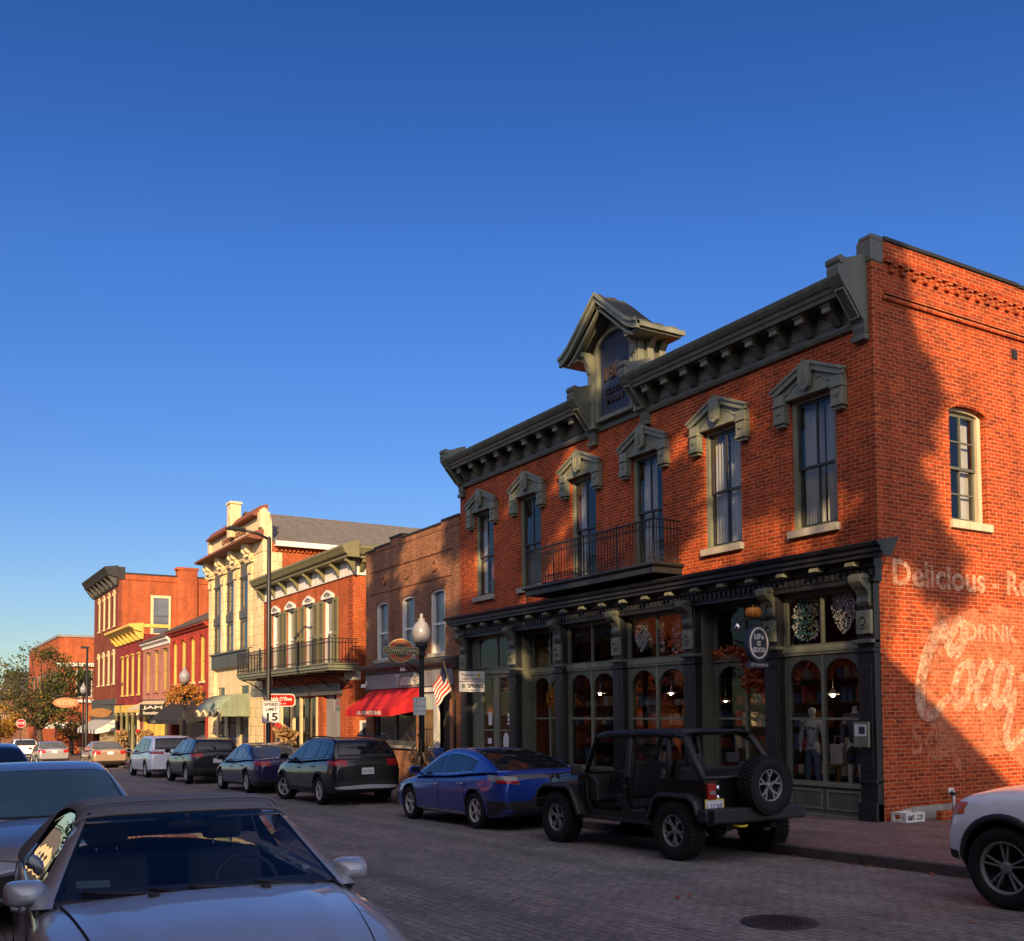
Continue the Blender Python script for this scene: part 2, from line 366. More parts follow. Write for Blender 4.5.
# ================================================================== vehicles
from mathutils.bvhtree import BVHTree
paint('tyre_rubber', (0.013, 0.013, 0.014), 0.8, var=0.3, scale=12, bump=0.3, bscale=60, spec=0.3, obj=True)
paint('wheel_dark', (0.02, 0.02, 0.022), 0.5, metal=0.3, obj=True)
paint('wheel_gunmetal', (0.24, 0.24, 0.25), 0.4, metal=0.3, var=0.15, obj=True)
paint('wheel_alloy', (0.50, 0.50, 0.52), 0.38, metal=0.25, var=0.12, obj=True)
paint('black_plastic', (0.02, 0.02, 0.022), 0.55, var=0.25, scale=9, bump=0.12, bscale=200, obj=True)
paint('chrome', (0.7, 0.7, 0.72), 0.12, metal=1.0, var=0.05, bump=0, obj=True)
paint('seat_cloth', (0.016, 0.016, 0.018), 0.75, obj=True)
paint('dark_inside', (0.010, 0.010, 0.011), 0.9, obj=True)
paint('plate_white', (0.75, 0.76, 0.78), 0.4, var=0.06, obj=True)
paint('plate_yellow', (0.75, 0.62, 0.08), 0.4, var=0.06, obj=True)
paint('plate_ink', (0.03, 0.05, 0.2), 0.5, var=0.06, obj=True)
pane('car_glass', (0.010, 0.012, 0.015), 0.03, 0.9, 0.02)
pane('car_glass_clear', (0.10, 0.115, 0.115), 0.03, 0.9, 0.02)
glass('windscreen_glass', (0.50, 0.52, 0.53), 1.6)
pane('car_glass_teal', (0.07, 0.12, 0.14), 0.03, 0.9, 0.02)
pane('lamp_red', (0.35, 0.01, 0.012), 0.12, 0.6, 0.02)
pane('lamp_clear', (0.22, 0.21, 0.21), 0.08, 0.8, 0.02)
pane('lamp_amber', (0.6, 0.12, 0.02), 0.12, 0.6, 0.02)
for _nm, _c, _mt in (('paint_black', (0.008, 0.008, 0.009), 0.2), ('paint_blue', (0.012, 0.055, 0.36), 0.4), ('paint_indigo', (0.018, 0.018, 0.085), 0.4),
                     ('paint_graphite', (0.016, 0.017, 0.020), 0.4), ('paint_white', (0.86, 0.90, 0.97), 0.0), ('paint_tan', (0.42, 0.30, 0.20), 0.45),
                     ('paint_silver', (0.42, 0.42, 0.42), 0.6), ('paint_grey_blue', (0.26, 0.29, 0.36), 0.45), ('paint_navy', (0.012, 0.016, 0.03), 0.4), ('paint_steel', (0.43, 0.46, 0.51), 0.3)):
    car_paint(_nm, _c, _mt)

def pchip(pts):
    xs = [p[0] for p in pts]; ys = [p[1] for p in pts]; n = len(xs)
    h = [xs[i+1]-xs[i] for i in range(n-1)]; d = [(ys[i+1]-ys[i])/h[i] for i in range(n-1)]
    m = [0.0]*n
    for i in range(1, n-1):
        if d[i-1]*d[i] > 0:
            w1, w2 = 2*h[i]+h[i-1], h[i]+2*h[i-1]; m[i] = (w1+w2)/(w1/d[i-1]+w2/d[i])
    m[0], m[-1] = d[0], d[-1]
    def f(x):
        x = min(max(x, xs[0]), xs[-1]); i = 0
        while i < n-2 and x > xs[i+1]: i += 1
        t = (x-xs[i])/h[i]; t2, t3 = t*t, t*t*t
        return (2*t3-3*t2+1)*ys[i]+(t3-2*t2+t)*h[i]*m[i]+(-2*t3+3*t2)*ys[i+1]+(t3-t2)*h[i]*m[i+1]
    return f
def lerp(a, b, t): return a+(b-a)*t
def pl(xs, ys, x):
    if x <= xs[0]: return ys[0]
    for i in range(len(xs)-1):
        if x <= xs[i+1]: return lerp(ys[i], ys[i+1], (x-xs[i])/max(1e-9, xs[i+1]-xs[i]))
    return ys[-1]
SEC = [(0, 0), (0.80, 0), (0.915, 0.03), (0.955, 0.10), (0.972, 0.22), (0.99, 0.40), (1.0, 0.56), (0.998, 0.66), (0.982, 0.73), (0.972, 0.80), (0.955, 0.885), (0.925, 0.945), (0.87, 0.985), (0.76, 1.0), (0.4, 1.0), (0, 1.0)]
class Car:
    """one vehicle: s.* are the dimensions; x forward, y left, z up, origin on the ground under its middle"""
    def __init__(c, s):
        c.s = s; c.L = s['L']; c.W = s['W']/2; c.h = c.L/2
        c.T = pchip(s['T']); c.Rf = pchip(s['R']); c.x0, c.x1 = s['R'][0][0], s['R'][-1][0]
        b = s.get('B', 0.22); c.B = pchip([(-c.h, b+0.14), (-c.h+0.25, b+0.04), (-c.h+0.7, b), (c.h-0.7, b), (c.h-0.25, b+0.02), (c.h, b+0.10)])
        e = s.get('ends', (0.80, 0.76)); w = c.W
        c.Wf = pchip([(-c.h, w*e[0]), (-c.h+0.05, w*lerp(e[0], 1, 0.45)), (-c.h+0.16, w*lerp(e[0], 1, 0.72)), (-c.h+0.42, w*lerp(e[0], 1, 0.92)), (-c.h+0.95, w), (c.h-1.2, w), (c.h-0.55, w*lerp(e[1], 1, 0.86)), (c.h-0.2, w*lerp(e[1], 1, 0.55)), (c.h-0.06, w*lerp(e[1], 1, 0.24)), (c.h, w*e[1])])
        c.tum = s.get('tum', 0.36); c.gw = s.get('gw', 0.955); c.crown = s.get('crown', 0.05)
        c.bow = s.get('bow', 0.16); c.rbow = s.get('rbow', 0.10)
    def sec(c, x):
        W_, T_, B_ = c.Wf(x), c.T(x), c.B(x)
        return [(W_*a, B_+(T_-B_)*b + (c.crown*(1-(a/0.87)**2) if b >= 1 and a < 0.87 else 0)) for a, b in SEC]
    def bside(c, x, z):
        q = c.sec(x)[1:13]; return pl([p[1] for p in q], [p[0] for p in q], z)
    def gsec(c, x):
        T_ = c.T(x)-0.012; g = c.Wf(x)*c.gw; hh = max(0.002, c.Rf(x)-T_); wr = g-c.tum*hh
        wr = max(wr, g*0.5)
        return [(g, T_), (lerp(g, wr, 0.26), T_+hh*0.25), (lerp(g, wr, 0.54), T_+hh*0.5), (lerp(g, wr, 0.82), T_+hh*0.74), (lerp(g, wr, 1.0), T_+hh*0.86), (wr*0.965, T_+hh*0.925), (wr*0.90, T_+hh*0.965), (wr*0.72, T_+hh*0.99), (wr*0.4, T_+hh*1.0), (0, T_+hh*1.003)]
    def gside(c, x, z):
        q = c.gsec(x)[:7]; return pl([p[1] for p in q], [p[0] for p in q], z)
    def gtop(c, x, y):
        q = c.gsec(x)[::-1]; return pl([p[0] for p in q], [p[1] for p in q], abs(y))
    def warp(c, x, y):
        """bow the front and back glass in plan"""
        t = (abs(y)/c.W)**2
        xm = (c.x0+c.x1)/2
        if x > xm: return x - c.bow*t*min(1, (x-xm)/max(0.1, (c.x1-xm)*0.75))
        return x + c.rbow*t*min(1, (xm-x)/max(0.1, (xm-c.x0)*0.75))
    # ---- meshes
    def loft(c, rows, cap=True):
        n = len(rows[0][1]); vs = []; fs = []
        for x, q in rows:
            pts = [(x, y, z) for y, z in q] + [(x, -y, z) for y, z in q[::-1][1:] if y > -1e-9][:-1 if abs(q[0][0]) < 1e-9 else None]
            vs.append(pts)
        k = len(vs[0]); flat_ = [p for r in vs for p in r]
        closed = abs(rows[0][1][0][0]) < 1e-9
        for i in range(len(vs)-1):
            for j in range(k if closed else k-1):
                j2 = (j+1) % k; fs.append((i*k+j, i*k+j2, (i+1)*k+j2, (i+1)*k+j))
        caps = [tuple(range(k)), tuple(range((len(vs)-1)*k, len(vs)*k))]
        return flat_, fs, caps
    def body(c, paintm, parent, hole=None):
        xs = [-c.h+d for d in (0, 0.02, 0.05, 0.10, 0.17, 0.27, 0.42)]; a, b = -c.h+0.55, c.h-0.6; n = 26
        xs += [lerp(a, b, i/n) for i in range(n+1)] + [c.h-d for d in (0.45, 0.30, 0.2, 0.12, 0.06, 0.025, 0)]
        v, f, caps = c.loft([(x, c.sec(x)) for x in xs])
        mb = MB(); mb.add(v, f, 0, True); mb.add(v, caps, 0, False)
        o = mb.build('body', [paintm, M['black_plastic']], parent)
        s = c.s; cut = MB()
        for ax in (s['fa'], s['fa']-s['wb']):
            for sg in (1, -1):
                cut.lathe([(s['wr']*s.get('arch', 1.13), sg*(c.W-0.36)), (s['wr']*s.get('arch', 1.13), sg*(c.W+0.3))], (ax, 0, s['wr']+0.02), 'y', 32, 1, False)
        co = cut.build('cut', [paintm, M['black_plastic']], parent)
        md = o.modifiers.new('b', 'BOOLEAN'); md.object = co; md.operation = 'DIFFERENCE'; md.solver = 'EXACT'
        bpy.context.view_layer.update()
        dg = bpy.context.evaluated_depsgraph_get(); me = bpy.data.meshes.new_from_object(o.evaluated_get(dg))
        o.modifiers.clear(); old = o.data; o.data = me; bpy.data.objects.remove(co); bpy.data.meshes.remove(old)
        c.bvh = BVHTree.FromPolygons([v.co.copy() for v in me.vertices], [tuple(p.vertices) for p in me.polygons])
        if hole:
            bm = bmesh.new(); bm.from_mesh(me)
            kill = [q for q in bm.faces if q.normal.z > 0.6 and hole[0] < q.calc_center_median().x < hole[1] and abs(q.calc_center_median().y) < hole[2] and q.calc_center_median().z > 0.6]
            bmesh.ops.delete(bm, geom=kill, context='FACES'); bm.to_mesh(me); bm.free()
        return o
    def cabin(c, paintm, parent):
        n = 40; xs = [lerp(c.x0, c.x1, i/n) for i in range(n+1)]
        v, f, caps = c.loft([(x, c.gsec(x)) for x in xs]); v = [(c.warp(x, y), y, z) for x, y, z in v]
        mb = MB(); mb.add(v, f, 0, True); mb.add(v, caps, 0, False)
        return mb.build('roof', [paintm], parent)
    def grid(c, rows, mat, name, parent, mats):
        n = len(rows[0]); vs = [p for r in rows for p in r]
        fs = [(i*n+j, i*n+j+1, (i+1)*n+j+1, (i+1)*n+j) for i in range(len(rows)-1) for j in range(n-1)]
        return MB().add(vs, fs, mat, True).build(name, mats, parent)
    def side_glass(c, xa, xb, sg, name, parent, mats, lo=0.035, hi=0.80, trim=0.014):
        mb = MB()
        for ex, off, mt in ((trim, 0.004, 1), (0, 0.008, 0)):
            rows = []; N = 18
            for i in range(N+1):
                x = lerp(xa-ex, xb+ex, i/N)
                zl = c.T(x)+lo-ex; r = min(c.Rf(x), c.Rf(min(x+0.10, c.x1)), c.Rf(max(x-0.14, c.x0)))
                zu = max(zl+0.02+2*ex, c.T(x)+hi*(r-c.T(x))+ex)
                rows.append([(c.warp(x, c.gside(x, z)), sg*(c.gside(x, z)+off), z) for z in (lerp(zl, zu, j/8) for j in range(9))])
            n = 9; vs = [p for r in rows for p in r]
            mb.add(vs, [(i*n+j, i*n+j+1, (i+1)*n+j+1, (i+1)*n+j) for i in range(N) for j in range(8)], mt, True)
        return mb.build(name, mats, parent)
    def end_glass(c, xa, xb, name, parent, mats, wa=0.93, wb=0.90, trim=0.03, off=0.006, clear=False):
        """windscreen or back window between x = xa and xb"""
        mb = MB()
        for ex, o2, mt in ((trim, off*0.5, 1), (0, off, 0))[1 if clear else 0:]:
            rows = []; N = 14
            for i in range(N+1):
                x = lerp(xa-ex, xb+ex, i/N) if xa < xb else lerp(xa+ex, xb-ex, i/N)
                q = c.gsec(x); hw = q[5][0]*lerp(wa, wb, i/N)+ex*0.8
                row = []
                for j in range(15):
                    y = lerp(-hw, hw, j/14); z = c.gtop(x, y)
                    dz = (c.gtop(x+0.02, y)-c.gtop(x-0.02, y))/0.04; nl = math.hypot(1, dz)
                    row.append((c.warp(x, y)-dz/nl*o2, y, z+o2/nl))
                rows.append(row)
            n = 15; vs = [p for r in rows for p in r]
            mb.add(vs, [(i*n+j, i*n+j+1, (i+1)*n+j+1, (i+1)*n+j) for i in range(N) for j in range(14)], mt, True)
        return mb.build(name, mats, parent)
    def path(c, z, end):
        """plan outline of the body at height z: from the middle of one end round the corner and along the side"""
        pts = []; e = -1 if end == 'rear' else 1; xe = c.h
        while xe > 0.5 and c.T(e*xe)-0.01 < z: xe -= 0.02
        y0 = c.bside(e*xe, z)
        for i in range(12): pts.append((e*xe, y0*i/12))
        for d in (0, 0.015, 0.03, 0.05, 0.08, 0.12, 0.17, 0.24, 0.32, 0.42, 0.55, 0.7, 0.9, 1.2): pts.append((e*(xe-d), c.bside(e*(xe-d), z)))
        return pts
    def wrap(c, end, y_in, x_out, z0, z1, sg, off=0.008, n=18, m=4):
        """rows of points of a patch that wraps round a corner; z0, z1 = functions of t"""
        e = -1 if end == 'rear' else 1; cols = []
        zc = (z0(0.5)+z1(0.5))/2; P = c.path(zc, end); d = [0]
        for a, b in zip(P, P[1:]): d.append(d[-1]+math.hypot(b[0]-a[0], b[1]-a[1]))
        s0 = pl([p[1] for p in P[:12]]+[9], d[:12]+[d[12]], y_in) if y_in >= 0 else 0
        xs_ = [e*p[0] for p in P[12:]][::-1]; s1 = pl(xs_, d[12:][::-1], e*x_out)
        for i in range(n+1):
            t = i/n; s_ = lerp(s0, s1, t); col = []
            for j in range(m+1):
                z = lerp(z0(t), z1(t), j/m); Q = c.path(z, end)
                x = pl(d, [p[0] for p in Q], s_); y = pl(d, [p[1] for p in Q], s_)
                xa = pl(d, [p[0] for p in Q], s_-0.03); ya = pl(d, [p[1] for p in Q], s_-0.03); xb = pl(d, [p[0] for p in Q], s_+0.03); yb = pl(d, [p[1] for p in Q], s_+0.03)
                tx, ty = xb-xa, yb-ya; k = math.hypot(tx, ty) or 1
                nx, ny = -e*(-ty)/k, abs(tx)/k
                nx = e*abs(ty)/k
                N = Vector((nx, sg*ny, 0)); N.normalize(); P0 = Vector((x, sg*y, z))
                hit = c.bvh.ray_cast(P0+N*0.35, -N, 0.8) if N.length > 0.5 else (None,)
                if hit[0] is not None:
                    hn = hit[1] if hit[1].dot(N) > 0 else -hit[1]
                    q = hit[0]+(hn*0.5+N*0.5).normalized()*off; col.append((q.x, q.y, q.z))
                else: col.append((x+nx*off, sg*(y+ny*off), z))
            cols.append(col)
        return cols
    def patch(c, name, parent, mats, *a, **k):
        return c.grid(c.wrap(*a, **k), 0, name, parent, mats)
    def door(c, xa, xb, sg, paintm, parent, z0=None):
        """door skin with a dark shut line round it"""
        mb = MB(); z0 = z0 or c.B(0)+0.07
        for ex, off, mt in ((0.012, 0.0015, 1), (0, 0.004, 0)):
            rows = []
            for i in range(13):
                x = lerp(xa-ex, xb+ex, i/12); zt = c.T(x)-0.075+ex
                rows.append([(x, sg*(c.bside(x, z)+off), z) for z in (lerp(z0-ex, zt, j/12) for j in range(13))])
            vs = [p for r in rows for p in r]
            mb.add(vs, [(i*13+j, i*13+j+1, (i+1)*13+j+1, (i+1)*13+j) for i in range(12) for j in range(12)], mt, True)
        return mb.build('door', [paintm, M['dark_inside']], parent)
    def arch_trim(c, ax, sg, parent, r0, r1, m):
        rows = []; zc = c.s['wr']+0.02
        for i in range(21):
            t = lerp(-0.28, PI+0.28, i/20); row = []
            for r_, off in ((r0, 0.0), (r0, 0.022), (lerp(r0, r1, 0.6), 0.024), (r1, 0.016), (r1, 0.0)):
                x, z = ax+r_*math.cos(t), zc+r_*math.sin(t); row.append((x, sg*(c.bside(x, max(z, c.B(x)+0.01))+off), z))
            rows.append(row)
        return c.grid(rows, 0, 'wheel_arch_trim', parent, [m])

def make_wheel(parent, r, w, style='split', alloy='wheel_alloy', n=5, tread=False, rimk=0.64):
    """wheel with its outer face on +y: hub drum, tyre and rim"""
    h = MB(); rr = r*rimk
    h.lathe([(0.02, -w/2+0.02), (rr*0.98, -w/2+0.02), (rr*0.98, w*0.12), (rr*0.80, w*0.12), (rr*0.80, w*0.02), (0.02, w*0.02)], (0, 0, 0), 'y', 28)
    wh = h.build('wheel', [M['wheel_dark']], parent)
    t = MB(); k = 0.35 if tread else 0.5
    t.lathe([(rr*0.98, -w*0.40), (r*0.80, -w*0.5), (r*0.93, -w*0.47), (r*0.985, -w*0.38), (r, -w*0.2), (r, w*0.2), (r*0.985, w*0.38), (r*0.93, w*0.47), (r*0.80, w*0.5), (rr*1.03, w*0.42), (rr*0.98, w*0.36)], (0, 0, 0), 'y', 48, caps=False)
    if tread:
        for i in range(44):
            a = 2*PI*i/44
            for j, (ya, yb) in enumerate(((-0.50, -0.26), (-0.22, -0.02), (0.02, 0.22), (0.26, 0.50))):
                a2 = a+(PI/44 if j % 2 else 0); rm = r*1.0
                cx, cz = math.cos(a2), math.sin(a2); tx, tz = -cz, cx
                def P(y, d, s): return (cx*(rm+d)+tx*s, y*w, cz*(rm+d)+tz*s)
                s_ = r*0.05; dn = -0.028 if j in (0, 3) else -0.012
                vs = [P(ya, dn if j == 0 else -0.01, -s_), P(yb, dn if j == 3 else -0.01, -s_), P(yb, dn if j == 3 else -0.01, s_), P(ya, dn if j == 0 else -0.01, s_), P(ya, 0.0 if j == 0 else 0.014, -s_), P(yb, 0.0 if j == 3 else 0.014, -s_), P(yb, 0.0 if j == 3 else 0.014, s_), P(ya, 0.0 if j == 0 else 0.014, s_)]
                t.add(vs, [(0,3,2,1),(4,5,6,7),(0,1,5,4),(1,2,6,5),(2,3,7,6),(3,0,4,7)])
    t.build('tyre', [M['tyre_rubber']], wh)
    m = MB()
    m.lathe([(rr*0.90, w*0.30), (rr*0.94, w*0.40), (rr*1.0, w*0.43), (rr*1.02, w*0.38), (rr*0.98, w*0.2), (rr*0.90, w*0.2)], (0, 0, 0), 'y', 36, caps=False)
    def spoke(a, w0, w1, r0, r1, y0, y1, th=0.03):
        ca, sa = math.cos(a), math.sin(a)
        def P(r_, s, y): return (ca*r_-sa*s, y, sa*r_+ca*s)
        vs = [P(r0, -w0, y0-th), P(r0, w0, y0-th), P(r1, w1, y1-th), P(r1, -w1, y1-th), P(r0, -w0*0.7, y0), P(r0, w0*0.7, y0), P(r1, w1*0.7, y1), P(r1, -w1*0.7, y1)]
        m.add(vs, [(0,3,2,1),(4,5,6,7),(0,1,5,4),(1,2,6,5),(2,3,7,6),(3,0,4,7)])
    yh, ye = w*0.30, w*0.36
    for i in range(n):
        a = 2*PI*i/n+PI/2
        if style in ('split', 'thin'):
            k = 1.0 if style == 'split' else 0.62
            for da in (-0.17, 0.17): spoke(a+da, rr*0.075*k, rr*0.06*k, rr*0.16, rr*0.95, yh, ye)
        elif style == 'fork':
            spoke(a, rr*0.10, rr*0.13, rr*0.15, rr*0.60, yh, ye-0.006)
            for da in (-0.24, 0.24):
                ca = a+da
                c0 = (math.cos(a)*rr*0.48, math.sin(a)*rr*0.48); c1 = (math.cos(ca)*rr*0.96, math.sin(ca)*rr*0.96)
                m.bar((c0[0], ye-0.016, c0[1]), (c1[0], ye-0.012, c1[1]), rr*0.13, 0.03, up=(0, 1, 0))
        else:
            spoke(a, rr*0.15, rr*0.09, rr*0.16, rr*0.95, yh, ye)
    m.lathe([(rr*0.24, yh-0.05), (rr*0.24, yh), (rr*0.17, yh+0.012), (0.001, yh+0.016)], (0, 0, 0), 'y', 18)
    for i in range(5):
        a = 2*PI*i/5; m.lathe([(0.012, yh-0.01), (0.012, yh+0.015), (0.001, yh+0.018)], (math.cos(a)*rr*0.19, 0, math.sin(a)*rr*0.19), 'y', 6)
    m.build('rim', [M[alloy]], wh, bevel=0.004)
    return wh
def put_wheels(root, proto, fa, wb, track, r, turn=0.0):
    proto.location = (fa, track/2, r); proto.rotation_euler = (0, 0, turn)
    for x, sg in ((fa, -1), (fa-wb, 1), (fa-wb, -1)):
        c = copy_tree(proto, root); c.location = (x, sg*track/2, r); c.rotation_euler = (0, 0.35*x*sg, (turn if x == fa else 0)+(0 if sg > 0 else PI))
        OFF[c.name] = Vector((0, 0, 0))
def pod(mb, c, hx, hy, hz, mat=0, n=16):
    """rounded box shell: superellipse sections along x, flat towards -x"""
    vs = []; rows = [(-1.0, 0.90), (-0.96, 0.97), (-0.6, 1.0), (0.0, 0.98), (0.45, 0.88), (0.8, 0.66), (0.95, 0.42), (1.0, 0.18)]
    for u, k in rows:
        for j in range(n):
            t = 2*PI*j/n; e = 0.55; ca, sa = math.cos(t), math.sin(t)
            vs.append((c[0]+u*hx, c[1]+hy*k*math.copysign(abs(ca)**e, ca), c[2]+hz*k*math.copysign(abs(sa)**e, sa)-0.12*hz*u))
    fs = [(i*n+j, i*n+(j+1) % n, (i+1)*n+(j+1) % n, (i+1)*n+j) for i in range(len(rows)-1) for j in range(n)]
    mb.add(vs, fs, mat, True); mb.add(vs[:n], [tuple(range(n))], mat); mb.add(vs[-n:], [tuple(range(n))], mat)
def mirror(root, paintm, x, y, z, s=1.0):
    for sg in (1, -1):
        mb = MB(); pod(mb, (x, sg*(y+0.14*s), z+0.02), 0.075*s, 0.115*s, 0.072*s, 0)
        mb.bar((x+0.02, sg*(y-0.03), z-0.06), (x+0.01, sg*(y+0.07), z-0.035), 0.06, 0.035, 1)
        o = mb.build('wing_mirror', [paintm, M['black_plastic']], root, weld=False)
        gl = MB(); gl.box(x-0.079*s, x-0.076*s, sg*(y+0.14*s)-0.09*s, sg*(y+0.14*s)+0.09*s, z+0.03-0.05*s, z+0.03+0.05*s); gl.build('mirror_glass', [M['car_glass']], o)
def plate(root, x, y, z, txt, sg=-1, frame=None, w=0.31, h=0.155):
    mb = MB(); mb.box(x, x+sg*0.012, y-w/2, y+w/2, z-h/2, z+h/2, 0)
    if frame:
        for a in ((y-w/2-0.012, y-w/2, z-h/2-0.012, z+h/2+0.012), (y+w/2, y+w/2+0.012, z-h/2-0.012, z+h/2+0.012), (y-w/2, y+w/2, z+h/2, z+h/2+0.012), (y-w/2, y+w/2, z-h/2-0.012, z-h/2)):
            mb.box(x, x+sg*0.018, a[0], a[1], a[2], a[3], 2)
    if txt: text_mesh(mb, txt, (lambda u, v, w_: (x+sg*(0.012+w_), u, v)), y, z-0.01, h*0.62, 0, 0.003, 1, width=w*0.86, flip=(sg < 0))
    return mb.build('number_plate', [M['plate_white'], M['plate_ink'], M[frame] if frame else M['plate_white']], root)
def handle(parent, c, x, sg, m):
    z = c.T(x)-0.17; y = c.bside(x, z)
    mb = MB(); mb.tube([(x-0.10, sg*(y+0.004), z), (x-0.08, sg*(y+0.035), z+0.004), (x+0.06, sg*(y+0.035), z+0.008), (x+0.09, sg*(y+0.004), z+0.008)], 0.014, 6)
    return mb.build('handle', [m], parent)

def make_car(name, loc, rz, label, s, paintn, seen='rear', group=None, trim='black_plastic', glassm='car_glass', rim='wheel_alloy', style='split', spokes=5, pitch=0.0, plate_txt='', lamp='lamp_red', clad=False, turn=0.0, sideg=None, rack=False, cat='car', headm='lamp_clear'):
    c = Car(s); root = thing(name, loc, label, cat, group, rz, local=True); root.rotation_euler = (0, pitch, rz)
    pm = M[paintn]; bk = M['black_plastic']; G = [M[glassm], M[trim]]; GB = [M[glassm], bk]
    c.body(pm, root); c.cabin(pm, root)
    c.end_glass(s['ws'][0], s['ws'][1], 'windscreen', root, GB)
    c.end_glass(s['rw'][1], s['rw'][0], 'rear_window', root, GB, wa=0.9, wb=0.9)
    for sg in (1, -1):
        for a, b in s['wins']: c.side_glass(a, b, sg, 'side_window', root, [M[sideg or glassm], M[trim]])
        for a, b in s['doors']:
            d = c.door(a, b, sg, pm, root); handle(d, c, a+0.17, sg, M['chrome'] if trim == 'chrome' else pm)
        tl = s['tail']; c.patch('tail_light', root, [M[lamp]], 'rear', tl[0], -c.h+tl[1], lambda t: lerp(tl[2], tl[4], t), lambda t: lerp(tl[3], tl[5], t), sg)
        hl = s.get('head', (0.35, 0.62, 0.62, 0.74, 0.72, 0.80)); c.patch('headlight', root, [M[headm]], 'front', hl[0], c.h-hl[1], lambda t: lerp(hl[2], hl[4], t), lambda t: lerp(hl[3], hl[5], t), sg)
        c.patch('rear_bumper_trim', root, [bk], 'rear', 0.0, -c.h+0.5, lambda t: c.B(-c.h+0.2)+0.02, lambda t: s.get('bt', 0.42), sg)
        c.patch('grille', root, [bk], 'front', 0.0, c.h-0.10, lambda t: 0.34, lambda t: lerp(0.60, 0.50, t), sg)
        # sill
        rows = []
        for i in range(12):
            x = lerp(s['fa']-s['wb']+s['wr']*1.2, s['fa']-s['wr']*1.2, i/11); z = c.B(x)
            rows.append([(x, sg*(c.bside(x, z+d)+0.010), z+d) for d in (0.005, 0.05, s.get('sill', 0.09))])
        c.grid(rows, 0, 'sill_trim', root, [bk if not trim == 'chrome' else M['chrome'] if s.get('chrsill') else bk])
        if clad:
            for ax in (s['fa'], s['fa']-s['wb']): c.arch_trim(ax, sg, root, s['wr']*1.12, s['wr']*1.27, bk)
    if s.get('hatch'):
        for sg in (1, -1): c.patch('hatch_panel', root, [M['car_glass']], 'rear', 0.0, -c.h+0.03, lambda t: 0.90, lambda t: 0.975, sg, off=0.006); c.patch('tail_light_lens', root, [M['lamp_red']], 'rear', 0.55, -c.h+0.20, lambda t: 0.83, lambda t: 0.88, sg, off=0.016)
    if s.get('skid'):
        for sg in (1, -1): c.patch('skid_plate', root, [M['wheel_alloy']], 'rear', 0.0, -c.h+0.05, lambda t: 0.40, lambda t: lerp(0.50, 0.46, t), sg, off=0.018)
    if rack:
        for sg in (1, -1):
            mb = MB(); xs = [lerp(s['R'][1][0]+0.2, s['ws'][0]-0.25, i/8) for i in range(9)]
            mb.tube([(x, sg*(c.gsec(x)[5][0]), c.gtop(x, c.gsec(x)[5][0])+(0.055 if 0 < i < 8 else 0.01)) for i, x in enumerate(xs)], 0.018, 6)
            mb.build('roof_rail', [bk], root)
    mx = s['ws'][1]-0.32; mirror(root, pm, mx, c.Wf(mx)*0.97, c.T(mx)+0.09)
    pz = s.get('pz', 0.80); px = -c.h
    plate(root, px-0.004, 0, pz, plate_txt, -1, None)
    put_wheels(root, make_wheel(root, s['wr'], s.get('ww', 0.22), style, rim, spokes), s['fa'], s['wb'], s['W']-s.get('ww', 0.22)-0.03, s['wr'], turn)
    return root, c

# dimensions of each body style: T = shoulder line, R = roof line (rear to front)
HATCH = dict(L=4.58, W=1.81, wb=2.69, fa=1.36, wr=0.325, ww=0.215, B=0.19, tum=0.46, ends=(0.84, 0.74), crown=0.045, crk=1,
    T=[(-2.29, 0.86), (-2.24, 0.96), (-2.0, 1.02), (-1.2, 0.985), (-0.3, 0.93), (0.6, 0.90), (1.2, 0.87), (1.7, 0.80), (2.1, 0.70), (2.29, 0.56)],
    R=[(-2.14, 1.02), (-1.7, 1.19), (-1.2, 1.33), (-0.6, 1.415), (-0.1, 1.43), (0.3, 1.38), (0.75, 1.18), (1.25, 0.885)],
    ws=(0.34, 1.16), rw=(-0.95, -2.04), wins=[(-1.28, -0.86), (-0.80, 0.02), (0.10, 0.92)], doors=[(-0.98, 0.04), (0.06, 1.02)], tail=(0.56, 0.50, 0.80, 0.94, 0.88, 0.97), bt=0.52, pz=0.62, chrsill=1, hatch=1)
SUV = dict(L=4.52, W=1.84, wb=2.69, fa=1.36, wr=0.35, ww=0.23, B=0.26, tum=0.42, ends=(0.86, 0.76), crown=0.05,
    T=[(-2.26, 0.92), (-2.22, 1.06), (-2.0, 1.13), (-1.0, 1.10), (0.2, 1.05), (1.0, 1.04), (1.6, 0.99), (2.05, 0.88), (2.26, 0.66)],
    R=[(-2.21, 1.10), (-2.05, 1.40), (-1.92, 1.53), (-1.70, 1.59), (-1.1, 1.635), (-0.3, 1.65), (0.25, 1.585), (0.7, 1.40), (1.32, 1.05)],
    ws=(0.36, 1.22), rw=(-1.90, -2.15), wins=[(-1.72, -1.10), (-1.02, -0.06), (0.03, 0.98)], doors=[(-1.04, -0.04), (-0.02, 1.02)], tail=(0.52, 0.42, 0.94, 1.10, 0.98, 1.10), bt=0.58, pz=0.82, rbow=0.07, sill=0.14)
